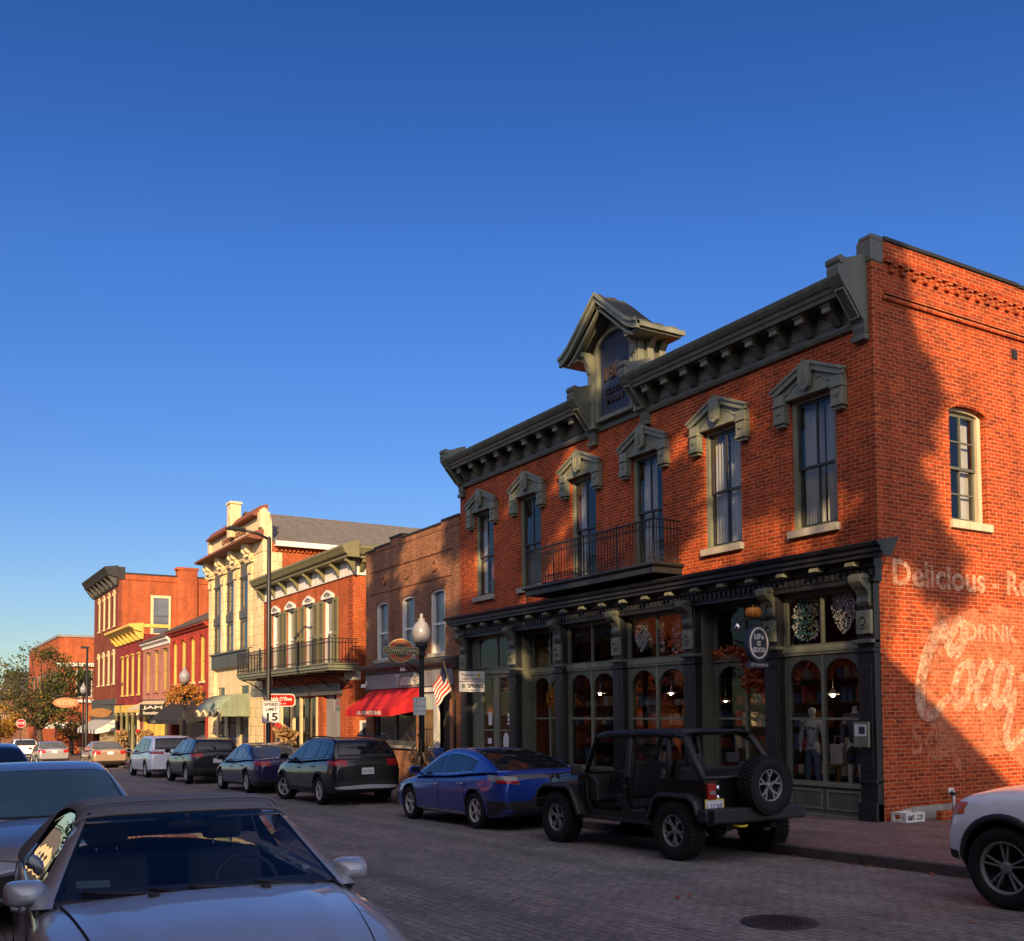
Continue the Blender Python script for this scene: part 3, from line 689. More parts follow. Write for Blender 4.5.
SEDAN = dict(L=4.86, W=1.85, wb=2.85, fa=1.46, wr=0.335, ww=0.22, B=0.20, tum=0.42, ends=(0.80, 0.74), crown=0.05,
    T=[(-2.43, 0.80), (-2.38, 0.94), (-2.1, 1.005), (-1.4, 0.995), (-0.4, 0.95), (0.6, 0.92), (1.2, 0.90), (1.8, 0.82), (2.2, 0.71), (2.43, 0.55)],
    R=[(-2.02, 1.0), (-1.55, 1.18), (-1.1, 1.35), (-0.6, 1.45), (-0.1, 1.48), (0.35, 1.40), (0.8, 1.18), (1.32, 0.90)],
    ws=(0.40, 1.22), rw=(-1.00, -1.90), wins=[(-1.42, -0.98), (-0.90, 0.0), (0.08, 0.98)], doors=[(-1.08, 0.02), (0.04, 1.08)], tail=(0.50, 0.45, 0.80, 0.95, 0.86, 0.96), bt=0.42, pz=0.74)
VAN = dict(L=5.15, W=2.0, wb=3.0, fa=1.55, wr=0.345, ww=0.23, B=0.22, tum=0.26, ends=(0.86, 0.72), crown=0.05,
    T=[(-2.57, 0.95), (-2.53, 1.05), (-2.2, 1.12), (-1.0, 1.08), (0.4, 1.02), (1.2, 1.0), (1.8, 0.94), (2.3, 0.80), (2.57, 0.58)],
    R=[(-2.50, 1.10), (-2.36, 1.42), (-2.2, 1.62), (-1.9, 1.70), (-1.0, 1.74), (-0.1, 1.74), (0.5, 1.64), (1.0, 1.40), (1.75, 1.0)],
    ws=(0.62, 1.62), rw=(-2.22, -2.44), wins=[(-2.0, -1.08), (-1.0, 0.10), (0.18, 1.18)], doors=[(-0.98, 0.14), (0.17, 1.26)], tail=(0.45, 0.48, 0.98, 1.12, 1.0, 1.10), bt=0.36, pz=0.92, rbow=0.07)
OLDSEDAN = dict(SEDAN, L=4.8, ends=(0.84, 0.80), tum=0.40,
    T=[(-2.40, 0.84), (-2.36, 0.97), (-2.1, 1.02), (-1.4, 1.0), (-0.4, 0.96), (0.6, 0.93), (1.2, 0.91), (1.8, 0.84), (2.2, 0.74), (2.40, 0.58)],
    R=[(-1.80, 1.01), (-1.4, 1.22), (-1.05, 1.38), (-0.6, 1.46), (-0.1, 1.48), (0.35, 1.42), (0.75, 1.24), (1.35, 0.91)], rw=(-1.0, -1.72), tail=(0.52, 0.32, 0.76, 0.95, 0.82, 0.95), pz=0.83)
BIGSUV = dict(SUV, L=4.82, W=1.94, wb=3.05, fa=1.80, wr=0.385, ww=0.26, B=0.30, ends=(0.86, 0.90), crown=0.06, arch=1.16,
    T=[(-2.41, 0.95), (-2.37, 1.10), (-2.1, 1.16), (-1.0, 1.13), (0.2, 1.11), (1.0, 1.11), (1.6, 1.10), (2.05, 1.07), (2.25, 1.03), (2.36, 0.97), (2.41, 0.74)],
    R=[(-2.36, 1.13), (-2.2, 1.45), (-2.05, 1.62), (-1.8, 1.71), (-1.1, 1.75), (-0.3, 1.76), (0.25, 1.68), (0.6, 1.48), (1.18, 1.10)],
    ws=(0.34, 1.08), head=(0.74, 0.20, 0.84, 0.97, 0.87, 0.98))
CARG = 'cars parked along the kerb'
def at(x, y): return (x, y, gz(y))
UP, DN = PI/2, -PI/2
make_car('parked_car', at(9.68, 17.25), UP, 'blue liftback parked right in front of the black open jeep', HATCH, 'paint_blue', group=CARG, trim='chrome', style='fork', pitch=SLOPE, lamp='lamp_clear', plate_txt='')
make_car('parked_car', at(9.66, 25.0), UP, 'black sport utility car with a white number plate and front wheels turned out', dict(SUV, skid=1), 'paint_black', group=CARG, pitch=SLOPE, plate_txt='AB7 K2C', clad=True, rack=True, turn=0.42, cat='car')
make_car('parked_car', at(9.72, 31.3), UP, 'dark indigo sedan parked between the two dark sport utility cars', SEDAN, 'paint_indigo', group=CARG, pitch=SLOPE, glassm='car_glass_clear')
make_car('parked_car', at(9.7, 38.6), UP, 'charcoal sport utility car parked behind the white minivan', SUV, 'paint_graphite', group=CARG, pitch=SLOPE, clad=True, rack=True)
make_car('parked_minivan', at(9.75, 45.6), UP, 'white minivan with red tail lights catching the sun', VAN, 'paint_white', group=CARG, pitch=SLOPE)
make_car('parked_car', at(9.8, 60.7), UP, 'tan sedan parked far down the kerb beyond the white minivan', OLDSEDAN, 'paint_tan', group=CARG, pitch=SLOPE, glassm='car_glass_clear')
make_car('parked_car', at(9.82, 4.03), UP, 'white sport utility car at the right edge, only its nose in view', BIGSUV, 'paint_white', group=CARG, pitch=SLOPE, clad=True, rim='wheel_gunmetal', style='thin', lamp='lamp_red', headm='lamp_amber')
make_car('driving_car', at(8.2, 70.5), UP, 'silver sedan in the road beside the tan sedan, seen from behind', OLDSEDAN, 'paint_silver', pitch=SLOPE, glassm='car_glass_clear')
make_car('driving_car', at(7.7, 82.0), UP, 'white sport utility car farthest down the road, left of the silver sedan', SUV, 'paint_white', pitch=SLOPE)
make_car('parked_car', at(1.42, 22.4), DN, 'dark navy sport utility car at the left edge, behind the grey blue sedan', SUV, 'paint_navy', group=CARG, pitch=-SLOPE)
make_car('parked_car', at(1.38, 12.55), DN, 'grey blue sedan parked nose to tail behind the soft top convertible', SEDAN, 'paint_grey_blue', group=CARG, pitch=-SLOPE, glassm='car_glass_teal')
# ---------------------------------------------------------------- silver soft top convertible, nearest to the camera
paint('soft_top_cloth', (0.19, 0.192, 0.205), 0.75, var=0.15, scale=6, bump=0.2, bscale=350, spec=0.25, obj=True)
paint('lining_grey', (0.07, 0.07, 0.075), 0.8, obj=True)
paint('leather_grey', (0.13, 0.13, 0.145), 0.6, obj=True)
paint('sticker_teal', (0.30, 0.42, 0.44), 0.4, obj=True)
CONV = dict(L=4.64, W=1.76, wb=2.715, fa=1.48, wr=0.32, ww=0.225, B=0.19, tum=0.60, ends=(0.82, 0.74), crown=0.055, bow=0.20, rbow=0.12,
    T=[(-2.32, 0.74), (-2.26, 0.88), (-2.0, 0.95), (-1.2, 0.955), (-0.4, 0.93), (0.5, 0.91), (0.98, 0.90), (1.5, 0.85), (1.95, 0.74), (2.2, 0.63), (2.32, 0.50)],
    R=[(-1.62, 0.97), (-1.30, 1.15), (-0.95, 1.28), (-0.5, 1.355), (-0.1, 1.365), (0.22, 1.315), (0.60, 1.12), (1.02, 0.905)],
    ws=(0.22, 0.985), rw=(-1.0, -1.5))
def make_convertible(loc, rz):
    s = CONV; c = Car(s); pm = M['paint_steel']; bk = M['black_plastic']
    root = thing('convertible_car', loc, 'grey blue convertible with a black soft top, nearest car at the bottom left', 'car', CARG, rz, local=True); root.rotation_euler = (0, -SLOPE, rz)
    c.body(pm, root, hole=(-0.95, 0.86, 0.70))
    topz = lambda x, y: c.T(x)+c.crown*max(0, 1-(y/(0.87*c.Wf(x)))**2)
    # bonnet panel with its shut line
    mb = MB()
    for ex, off, mt in ((0.010, 0.002, 1), (0, 0.007, 0)):
        rows = []
        for i in range(25):
            x = lerp(0.99-ex, 2.12+ex, i/24); hw = lerp(0.70, 0.56, i/24)+ex; row = []
            for j in range(21):
                y = lerp(-hw, hw, j/20); xx = x-0.16*(y/0.8)**2*(1-i/24)-0.10*(y/0.8)**2*(i/24)
                ridge = 0.010*min(1, i/8)*math.exp(-((abs(y)-0.50+0.10*i/24)/0.045)**2)
                row.append((xx, y, topz(xx, y)+off+ridge*(1-ex*100 if ex else 1)))
            rows.append(row)
        vs = [p for r in rows for p in r]; mb.add(vs, [(i*21+j, i*21+j+1, (i+1)*21+j+1, (i+1)*21+j) for i in range(24) for j in range(20)], mt, True)
    hood = mb.build('bonnet', [pm, M['dark_inside']], root)
    nz = MB()
    for y in (-0.28, 0.28): nz.ball((1.04, y, topz(1.04, y)+0.012), 0.022, 0.03, 0.012, 10, 6)
    nz.build('washer_jet', [bk], hood)
    # scuttle under the windscreen
    rows = []
    for i in range(5):
        row = []
        for j in range(17):
            y = lerp(-0.70, 0.70, j/16); x = lerp(0.86, 1.02, i/4)-0.20*(y/0.88)**2; row.append((x, y, topz(0.98, y)-0.012))
        rows.append(row)
    c.grid(rows, 0, 'scuttle', root, [bk])
    # windscreen and its frame
    c.end_glass(0.25, 0.965, 'windscreen', root, [M['windscreen_glass'], bk], 0.93, 0.93, trim=0.0, clear=True)
    for sg in (1, -1):
        mb = MB(); pin = []; pout = []; low = []
        for i in range(15):
            x = lerp(0.16, 1.03, i/14); q = c.gsec(x); yi, yo = q[5][0]*0.925, q[4][0]
            xi = c.warp(x, yi); xo = c.warp(x, yo)
            pin.append((xi, sg*yi, c.gtop(x, yi)+0.006)); pout.append((xo, sg*(yo+0.004), q[4][1]+0.004)); low.append((xo-0.05, sg*(yo-0.012), q[4][1]-0.045))
        for a, b in ((pin, pout), (pout, low)):
            vs = a+b; mb.add(vs, [(i, i+1, 15+i+1, 15+i) for i in range(14)], 0, True)
        mb.build('windscreen_pillar', [pm], root)
        mb = MB(); p2 = [(p[0]-0.004, p[1]*0.965, p[2]+0.004) for p in pin]; vs = pin+p2
        mb.add(vs, [(i, i+1, 15+i+1, 15+i) for i in range(14)], 0, True); mb.build('windscreen_seal', [bk], root)
    # soft top
    mb = MB(); rows = []
    for i in range(27):
        x = lerp(-1.58, 0.235, i/26); q = c.gsec(x); k = 4
        half = [(y, z) for y, z in q[k:]]; puff = 0.016*min(1, (26-i)/7)+0.004
        rows.append([(c.warp(x, y), y, z+puff) for y, z in half]+[(c.warp(x, y), -y, z+puff) for y, z in half[::-1][1:]])
    n = len(rows[0]); vs = [p for r in rows for p in r]
    mb.add(vs, [(i*n+j, i*n+j+1, (i+1)*n+j+1, (i+1)*n+j) for i in range(26) for j in range(n-1)], 0, True)
    for sg in (1, -1):
        rows = []
        for i in range(13):
            x = lerp(-1.60, -0.80, i/12); q = c.gsec(x); f = 1.0 if x < -1.0 else 1-(x+1.0)/0.2*0.55
            rows.append([(c.warp(x, y), sg*(y+0.006), z+0.018*(j/4)) for j, (y, z) in enumerate([(pl([p[1] for p in q[:5]], [p[0] for p in q[:5]], lerp(lerp(q[4][1], q[0][1], f), q[4][1], jj/4)), lerp(lerp(q[4][1], q[0][1], f), q[4][1], jj/4)) for jj in range(5)])])
        vs = [p for r in rows for p in r]; mb.add(vs, [(i*5+j, i*5+j+1, (i+1)*5+j+1, (i+1)*5+j) for i in range(12) for j in range(4)], 0, True)
    st = mb.build('soft_top', [M['soft_top_cloth']], root)
    sm = MB(); rows = []
    for x0_ in (0.10,):
        q = c.gsec(x0_); pts = [(c.warp(x0_, y), y, z+0.031) for y, z in q[4:]]; pts += [(p[0], -p[1], p[2]) for p in pts[::-1][1:]]
        sm.tube(pts, 0.007, 5)
    sm.build('seam', [M['soft_top_cloth']], st)
    hd = MB(); q = c.gsec(0.235); pts = [(c.warp(0.24, y)+0.012, y, z+0.004) for y, z in q[4:]]; pts += [(p[0], -p[1], p[2]) for p in pts[::-1][1:]]
    hd.tube(pts, 0.010, 8); hd.build('header_rail', [M['soft_top_cloth']], root)
    c.end_glass(-1.05, -1.46, 'rear_window', root, [M['windscreen_glass'], bk], 0.72, 0.78, trim=0.03, off=0.03, clear=True)
    for sg in (1, -1):
        rows = []
        for i in range(15):
            x = lerp(-0.86, 0.72, i/14); zl = c.T(x)+0.0; r = min(c.Rf(x), c.Rf(min(1.02, x+0.10))); zu = max(zl+0.03, c.T(x)+0.84*(r-c.T(x)))
            rows.append([(c.warp(x, c.gside(x, z)), sg*c.gside(x, z)-sg*0.01, z) for z in (lerp(zl, zu, j/6) for j in range(7))])
        c.grid(rows, 0, 'side_window', root, [M['windscreen_glass']])
        d = c.door(-0.42, 0.92, sg, pm, root); handle(d, c, -0.22, sg, pm)
        # chrome waist line and inner door
        mb = MB(); mb.tube([(x, sg*(c.Wf(x)*0.935), c.T(x)-0.004) for x in (-1.0, -0.5, 0, 0.4, 0.75)], 0.012, 6); mb.build('waist_trim', [M['paint_steel']], root)
        c.patch('headlight', root, [M['lamp_clear']], 'front', 0.40, c.h-0.40, lambda t: 0.56, lambda t: lerp(0.66, 0.72, t), sg)
        c.patch('tail_light', root, [M['lamp_red']], 'rear', 0.45, -c.h+0.35, lambda t: 0.68, lambda t: 0.84, sg)
        c.patch('grille', root, [bk], 'front', 0.0, c.h-0.08, lambda t: 0.36, lambda t: 0.56, sg)
    # cabin interior
    mb = MB(); mb.box(-1.0, 0.95, -0.70, 0.70, 0.30, 0.34)
    for sg in (1, -1): mb.box(-1.0, 0.9, min(sg*0.70, sg*0.73), max(sg*0.70, sg*0.73), 0.34, 0.905)
    mb.box(-1.05, -1.0, -0.7, 0.7, 0.34, 0.95); mb.build('cabin_lining', [M['lining_grey']], root)
    mb = MB(); mb.prism([(0.30, 0.42), (0.92, 0.42), (0.92, 0.90), (0.62, 0.945), (0.36, 0.90)], lambda u, v, w: (u, w, v), -0.70, 0.70); mb.build('dashboard', [M['leather_grey']], root, bevel=0.03)
    for y in (0.36, -0.36):
        mb = MB(); mb.prism([(-0.40, 0.40), (0.14, 0.40), (0.16, 0.54), (-0.36, 0.50)], lambda u, v, w: (u, w+y, v), -0.24, 0.24)
        mb.prism([(-0.40, 0.46), (-0.26, 0.48), (-0.44, 1.02), (-0.54, 1.02)], lambda u, v, w: (u, w+y, v), -0.24, 0.24)
        se = mb.build('seat', [M['leather_grey']], root, bevel=0.05)
        hb = MB(); hb.box(-0.575, -0.475, y-0.13, y+0.13, 1.07, 1.21)
        hb.build('headrest', [M['leather_grey']], se, bevel=0.04)
        ps = MB()
        for d in (-0.06, 0.06): ps.tube([(-0.50, y+d, 1.0), (-0.525, y+d, 1.10)], 0.007, 6)
        ps.build('headrest_post', [M['chrome']], se)
    mb = MB(); pts = []
    for i in range(24):
        t = 2*PI*i/24; a, b = 0.185*math.cos(t), 0.185*math.sin(t); pts.append((0.22-0.42*b, 0.36+a, 0.86+0.90*b))
    mb.tube(pts, 0.016, 8, closed=True); mb.bar((0.22, 0.18, 0.86), (0.22, 0.54, 0.86), 0.05, 0.03); mb.bar((0.22, 0.36, 0.86), (0.40, 0.36, 0.80), 0.06, 0.06); mb.build('steering_wheel', [M['leather_grey']], root)
    mb = MB(); mb.ball((0.30, 0, 1.235), 0.02, 0.13, 0.036, 12, 8); mb.bar((0.30, 0, 1.24), (0.28, 0, 1.30), 0.02, 0.02); mb.build('rear_view_mirror', [bk], root)
    for y in (0.36, -0.36):
        mb = MB(); mb.box(0.16, 0.30, y-0.19, y+0.19, 1.268, 1.28); mb.build('sun_visor', [M['leather_grey']], root, bevel=0.005)
    def on_ws(x, y, d): return (c.warp(x, y)+d*0.5, y, c.gtop(x, y)+d)
    for y0_, y1_ in ((0.58, -0.10), (0.02, -0.60)):
        mb = MB(); mb.tube([on_ws(lerp(0.99, 0.93, i/8), lerp(y0_, y1_, i/8), 0.018) for i in range(9)], 0.010, 6)
        mb.tube([on_ws(1.0, y0_, 0.012), on_ws(0.95, lerp(y0_, y1_, 0.5), 0.035)], 0.008, 6); mb.build('wiper', [bk], root)
    mb = MB(); rows = [[on_ws(x, y, -0.004) for y in (-0.62, -0.54, -0.46)] for x in (0.86, 0.80)]
    c.grid(rows, 0, 'windscreen_sticker', root, [M['sticker_teal']])
    mb = MB(); rows = [[on_ws(x, y, -0.004) for y in (0.60, 0.56)] for x in (0.84, 0.80)]
    c.grid(rows, 0, 'windscreen_sticker', root, [M['plate_white']])
    mirror(root, pm, 0.70, 0.74, 0.945, 0.85)
    put_wheels(root, make_wheel(root, 0.32, 0.225, 'five', 'wheel_alloy', 5), s['fa'], s['wb'], s['W']-0.25, 0.32)
    return root
make_convertible((1.46, 6.33, gz(6.33)), DN-R(4))

# ---------------------------------------------------------------- open black off-road car
paint('jeep_black', (0.007, 0.007, 0.008), 0.20, var=0.25, scale=5, bump=0.03, spec=0.6, obj=True)
paint('flare_black', (0.014, 0.014, 0.017), 0.5, var=0.2, bump=0.15, bscale=250, obj=True)
paint('bikini_cloth', (0.020, 0.022, 0.033), 0.85, var=0.2, bump=0.3, bscale=300, spec=0.25, obj=True)
paint('hook_yellow', (0.75, 0.55, 0.02), 0.5, obj=True)
def make_jeep(loc, rz):
    root = thing('open_offroad_car', loc, 'open black off-road car without doors, spare wheel on its tail', 'car', CARG, rz, local=True); root.rotation_euler = (0, SLOPE, rz)
    jb, fl, bk = M['jeep_black'], M['flare_black'], M['black_plastic']
    sp = lambda y0: (lambda u, v, w: (u, y0+w, v))
    def arc(cx, cz, r, a0, a1, n): return [(cx+r*math.cos(lerp(a0, a1, i/n)), cz+r*math.sin(lerp(a0, a1, i/n))) for i in range(n+1)]
    mb = MB()
    for sg in (1, -1):
        y0 = sg*0.80; t = -sg*0.05
        mb.plate([(0.86, 0.50), (0.86, 0.60), (-0.98, 0.60), (-0.98, 0.50)][::-1], [], sp(y0), 0, t)                       # sill
        mb.plate([(0.86, 0.60), (0.86, 1.10), (0.72, 1.12), (0.62, 1.05), (0.60, 0.75), (0.52, 0.64), (0.45, 0.60)], [], sp(y0), 0, t)   # cowl side
        mb.plate([(-0.27, 0.60), (-0.31, 0.75), (-0.32, 1.12), (-0.42, 1.12), (-0.42, 0.75), (-0.44, 0.66), (-0.50, 0.60)], [], sp(y0), 0, t)
        q = [(-1.02, 0.60), (-1.06, 0.72), (-1.16, 0.90), (-1.20, 1.00), (-1.18, 1.12), (-2.16, 1.12), (-2.16, 0.62)] + arc(-1.60, 0.42, 0.52, PI*0.87, PI*0.13, 12)
        mb.plate(q, [], sp(y0), 0, t)
    mb.box(-2.16, -2.11, -0.75, 0.75, 0.60, 1.12); mb.box(-2.11, 0.86, -0.75, 0.75, 0.50, 0.545)
    mb.box(0.78, 0.86, -0.75, 0.75, 0.545, 1.10)
    for sg in (1, -1): mb.box(-2.14, -1.15, min(sg*0.45, sg*0.75), max(sg*0.45, sg*0.75), 0.545, 1.0)
    tub = mb.build('body', [jb], root, bevel=0.008)
    hg = MB()
    for sg in (1, -1):
        for x, z in ((0.80, 0.98), (0.80, 0.78), (-0.36, 0.98), (-0.36, 0.76)): hg.bar((x, sg*0.80, z), (x-0.10, sg*0.825, z), 0.04, 0.045)
    hg.build('hinge', [jb], tub)
    # bonnet, grille, wings
    mb = MB(); secs = []
    for x, w, z in ((0.86, 0.66, 1.125), (1.2, 0.645, 1.125), (1.6, 0.61, 1.105), (1.92, 0.575, 1.075), (2.0, 0.565, 1.05)):
        secs.append([(x, -w, 0.80), (x, -w, z-0.06), (x, -w*0.95, z-0.012), (x, -w*0.7, z+0.008), (x, 0, z+0.028), (x, w*0.7, z+0.008), (x, w*0.95, z-0.012), (x, w, z-0.06), (x, w, 0.80)])
    vs = [p for r in secs for p in r]; mb.add(vs, [(i*9+j, i*9+j+1, (i+1)*9+j+1, (i+1)*9+j) for i in range(4) for j in range(8)], 0, True)
    bn = mb.build('bonnet', [jb], root)
    mb = MB()
    for sg in (1, -1): MB().box(1.72, 1.80, sg*0.60-0.012, sg*0.60+0.012, 1.02, 1.08).build('bonnet_latch', [bk], bn)
    slots = [ring((y, 0.86), 0.032, 0.15, 12) for y in (-0.27, -0.18, -0.09, 0, 0.09, 0.18, 0.27)]
    mb = MB(); mb.plate(rect(-0.56, 0.56, 0.60, 1.06), slots, lambda u, v, w: (2.0+w, u, v), 0, 0.05); gr = mb.build('grille', [jb], root)
    for sg in (1, -1):
        mb = MB(); mb.lathe([(0.105, 0.05), (0.10, 0.075), (0.06, 0.09), (0.001, 0.095)], (2.0, sg*0.43, 0.88), 'x', 18); mb.build('headlight', [M['lamp_clear']], root)
    mb = MB(); mb.box(0.9, 1.98, -0.50, 0.50, 0.55, 0.80); mb.build('engine_bay', [M['dark_inside']], root)
    for path_ in ([(0.66, 0.50), (0.74, 0.66), (0.90, 0.90), (1.02, 0.965), (1.68, 0.965), (1.88, 0.87), (1.96, 0.72)], [(-1.00, 0.52), (-1.08, 0.68), (-1.18, 0.86), (-1.30, 0.935), (-1.92, 0.935), (-2.08, 0.85), (-2.16, 0.66)]):
        for sg in (1, -1):
            mb = MB(); yi = 0.55 if path_[0][0] > 0 else 0.78
            rows = []
            for k, (x, z) in enumerate(path_):
                a = path_[max(0, k-1)]; b = path_[min(len(path_)-1, k+1)]; dx, dz = b[0]-a[0], b[1]-a[1]; L_ = math.hypot(dx, dz); nx, nz_ = dz/L_, -dx/L_
                if nz_ < 0: nx, nz_ = -nx, -nz_
                o = [(yi, 0.0), (0.90, 0.0), (0.945, -0.018), (0.95, -0.06), (0.93, -0.065), (0.90, -0.04), (yi, -0.035)]
                rows.append([(x+nx*d, sg*y, z+nz_*d) for y, d in o])
            n = 7; vs = [p for r in rows for p in r]
            mb.add(vs, [(i*n+j, i*n+(j+1) % n, (i+1)*n+(j+1) % n, (i+1)*n+j) for i in range(len(rows)-1) for j in range(n)])
            mb.add(rows[0], [tuple(range(n))]); mb.add(rows[-1], [tuple(range(n))])
            mb.build('wing_flare', [fl], root, bevel=0.012)
    # frame, bumpers, rock rails
    mb = MB(); 
    for sg in (1, -1): mb.box(-2.2, 2.1, sg*0.42-0.05, sg*0.42+0.05, 0.42, 0.52)
    mb.tube([(-1.6, -0.75, 0.41), (-1.6, 0.75, 0.41)], 0.05, 10); mb.ball((-1.6, 0.1, 0.40), 0.16, 0.16, 0.15); mb.tube([(1.35, -0.75, 0.41), (1.35, 0.75, 0.41)], 0.05, 10)
    mb.build('chassis', [M['dark_inside']], root)
    mb = MB(); mb.prism([(0.86, 0.43), (0.86, 0.50), (-0.98, 0.50), (-0.98, 0.43)], sp(-0.80), 0, 1.60); mb.build('rock_rail', [bk], root, bevel=0.01)
    mb = MB(); mb.box(2.08, 2.24, -0.82, 0.82, 0.52, 0.70); mb.build('front_bumper', [fl], root, bevel=0.03)
    mb = MB(); mb.box(-2.40, -2.17, -0.86, 0.86, 0.545, 0.745); mb.box(-2.30, -2.12, 0.60, 0.93, 0.56, 0.73); mb.box(-2.30, -2.12, -0.93, -0.60, 0.56, 0.73)
    mb.build('rear_bumper', [fl], root, bevel=0.025)
    mb = MB(); mb.tube([(-2.22, 0.40, 0.53), (-2.30, 0.40, 0.50), (-2.36, 0.36, 0.49), (-2.38, 0.28, 0.49), (-2.34, 0.22, 0.50)], 0.017, 8); mb.build('tow_hook', [M['hook_yellow']], root)
    mb = MB(); mb.tube([(-2.0, -0.5, 0.44), (-1.75, -0.5, 0.42), (-1.45, -0.45, 0.44)], 0.09, 10); mb.build('silencer', [M['wheel_dark']], root)
    # windscreen frame
    mb = MB(); A = lambda y, k: (lerp(0.80, 0.50, k), y*lerp(1, 0.93, k), lerp(1.10, 1.73, k))
    for sg in (1, -1): mb.bar(A(sg*0.70, 0), A(sg*0.70, 1.0), 0.07, 0.06)
    mb.bar(A(-0.72, 1.0), A(0.72, 1.0), 0.07, 0.06); mb.bar(A(-0.72, 0.03), A(0.72, 0.03), 0.06, 0.08)
    wf = mb.build('windscreen_frame', [jb], root, bevel=0.01)
    MB().add([A(-0.68, 0.06), A(0.68, 0.06), A(0.68, 0.97), A(-0.68, 0.97)], [(0, 1, 2, 3)]).build('windscreen', [M['windscreen_glass']], wf)
    for sg in (1, -1):
        mb = MB(); mb.box(0.66, 0.75, min(sg*0.86, sg*1.03), max(sg*0.86, sg*1.03), 1.12, 1.28); mb.bar((0.70, sg*0.76, 1.12), (0.70, sg*0.90, 1.16), 0.05, 0.04)
        mb.build('wing_mirror', [bk], root, bevel=0.02)
    # roll cage and cloth top
    mb = MB(); r = 0.042
    for sg in (1, -1):
        mb.tube([(0.52, sg*0.60, 1.73), (0.3, sg*0.60, 1.765), (-0.36, sg*0.60, 1.785), (-1.25, sg*0.60, 1.77), (-1.52, sg*0.60, 1.74)], r, 10)
        mb.tube([(-0.36, sg*0.60, 1.785), (-0.36, sg*0.68, 1.5), (-0.36, sg*0.74, 1.05), (-0.36, sg*0.74, 0.6)], r*1.2, 10)
        mb.tube([(-1.42, sg*0.60, 1.76), (-1.62, sg*0.63, 1.66), (-1.86, sg*0.68, 1.34), (-2.04, sg*0.70, 1.10)], r*1.35, 10)
        mb.tube([(-1.22, sg*0.60, 1.77), (-1.24, sg*0.66, 1.4), (-1.25, sg*0.70, 1.0)], r*0.9, 10)
    for x in (-0.36, -1.42): mb.tube([(x, -0.60, 1.775), (x, 0.60, 1.775)], r, 10)
    mb.tube([(-2.04, -0.70, 1.14), (-2.04, 0.70, 1.14)], 0.03, 8)
    mb.build('roll_cage', [fl], root)
    mb = MB(); rows = []
    for i in range(15):
        x = lerp(0.56, -1.60, i/14); row = []
        for j in range(13):
            y = lerp(-0.68, 0.68, j/12); e = 1-(abs(y)/0.68)**4; sag = 0.012*math.sin(i*1.4)*e
            z = lerp(1.745, 1.80, min(1, i/4)) - (0.03*max(0, (i-11))/3) + 0.025*e + sag - (0.05 if j in (0, 12) else 0); row.append((x, y, z))
        rows.append(row)
    vs = [p for r_ in rows for p in r_]; mb.add(vs, [(i*13+j, i*13+j+1, (i+1)*13+j+1, (i+1)*13+j) for i in range(14) for j in range(12)], 0, True)
    o = mb.build('cloth_top', [M['bikini_cloth']], root); md = o.modifiers.new('solid', 'SOLIDIFY'); md.thickness = 0.03; md.offset = -1
    # cabin
    mb = MB(); mb.prism([(0.42, 0.70), (0.78, 0.70), (0.78, 1.12), (0.60, 1.13), (0.44, 1.02)], lambda u, v, w: (u, w, v), -0.74, 0.74); mb.build('dashboard', [bk], root, bevel=0.03)
    mb = MB(); pts = []
    for i in range(24):
        t = 2*PI*i/24; a, b = 0.19*math.cos(t), 0.19*math.sin(t); pts.append((0.30-0.40*b, 0.38+a, 1.08+0.9*b))
    mb.tube(pts, 0.017, 8, closed=True); mb.bar((0.30, 0.20, 1.08), (0.30, 0.56, 1.08), 0.05, 0.03); mb.bar((0.30, 0.38, 1.08), (0.46, 0.38, 1.0), 0.06, 0.06); mb.build('steering_wheel', [bk], root)
    for y in (0.38, -0.38):
        mb = MB(); mb.prism([(-0.38, 0.62), (0.12, 0.62), (0.14, 0.84), (-0.34, 0.80)], lambda u, v, w: (u, w+y, v), -0.25, 0.25); mb.prism([(-0.36, 0.78), (-0.20, 0.80), (-0.38, 1.36), (-0.48, 1.36)], lambda u, v, w: (u, w+y, v), -0.25, 0.25)
        se = mb.build('seat', [M['seat_cloth']], root, bevel=0.05); hb = MB(); hb.box(-0.53, -0.43, y-0.13, y+0.13, 1.40, 1.60); hb.build('headrest', [M['seat_cloth']], se, bevel=0.04)
    mb = MB(); mb.prism([(-1.35, 0.70), (-0.85, 0.70), (-0.84, 0.86), (-1.32, 0.84)], lambda u, v, w: (u, w, v), -0.60, 0.60); mb.prism([(-1.34, 0.82), (-1.22, 0.84), (-1.36, 1.28), (-1.45, 1.28)], lambda u, v, w: (u, w, v), -0.60, 0.60)
    se = mb.build('rear_bench', [M['seat_cloth']], root, bevel=0.04)
    for y in (0.36, -0.36): hb = MB(); hb.box(-1.50, -1.41, y-0.13, y+0.13, 1.31, 1.47); hb.build('headrest', [M['seat_cloth']], se, bevel=0.03)
    # tail
    for sg in (1, -1):
        mb = MB(); mb.box(-2.21, -2.165, sg*0.715-0.07, sg*0.715+0.07, 0.86, 1.08); tl = mb.build('tail_light', [M['lamp_red']], root, bevel=0.012)
        mb = MB(); mb.box(-2.222, -2.205, sg*0.715-0.05, sg*0.715+0.05, 0.93, 0.98); mb.build('reversing_lamp', [M['lamp_clear']], tl)
    for z, y in ((1.01, 0.57), (0.88, 0.57)):
        mb = MB(); mb.lathe([(0.045, 0), (0.042, -0.015), (0.001, -0.02)], (-2.165, y, z), 'x', 14); mb.build('fuel_cap' if z > 1 else 'reflector', [M['chrome']], root)
    plate(root, -2.175, 0.66, 0.775, 'L1CB8', -1, 'plate_yellow')
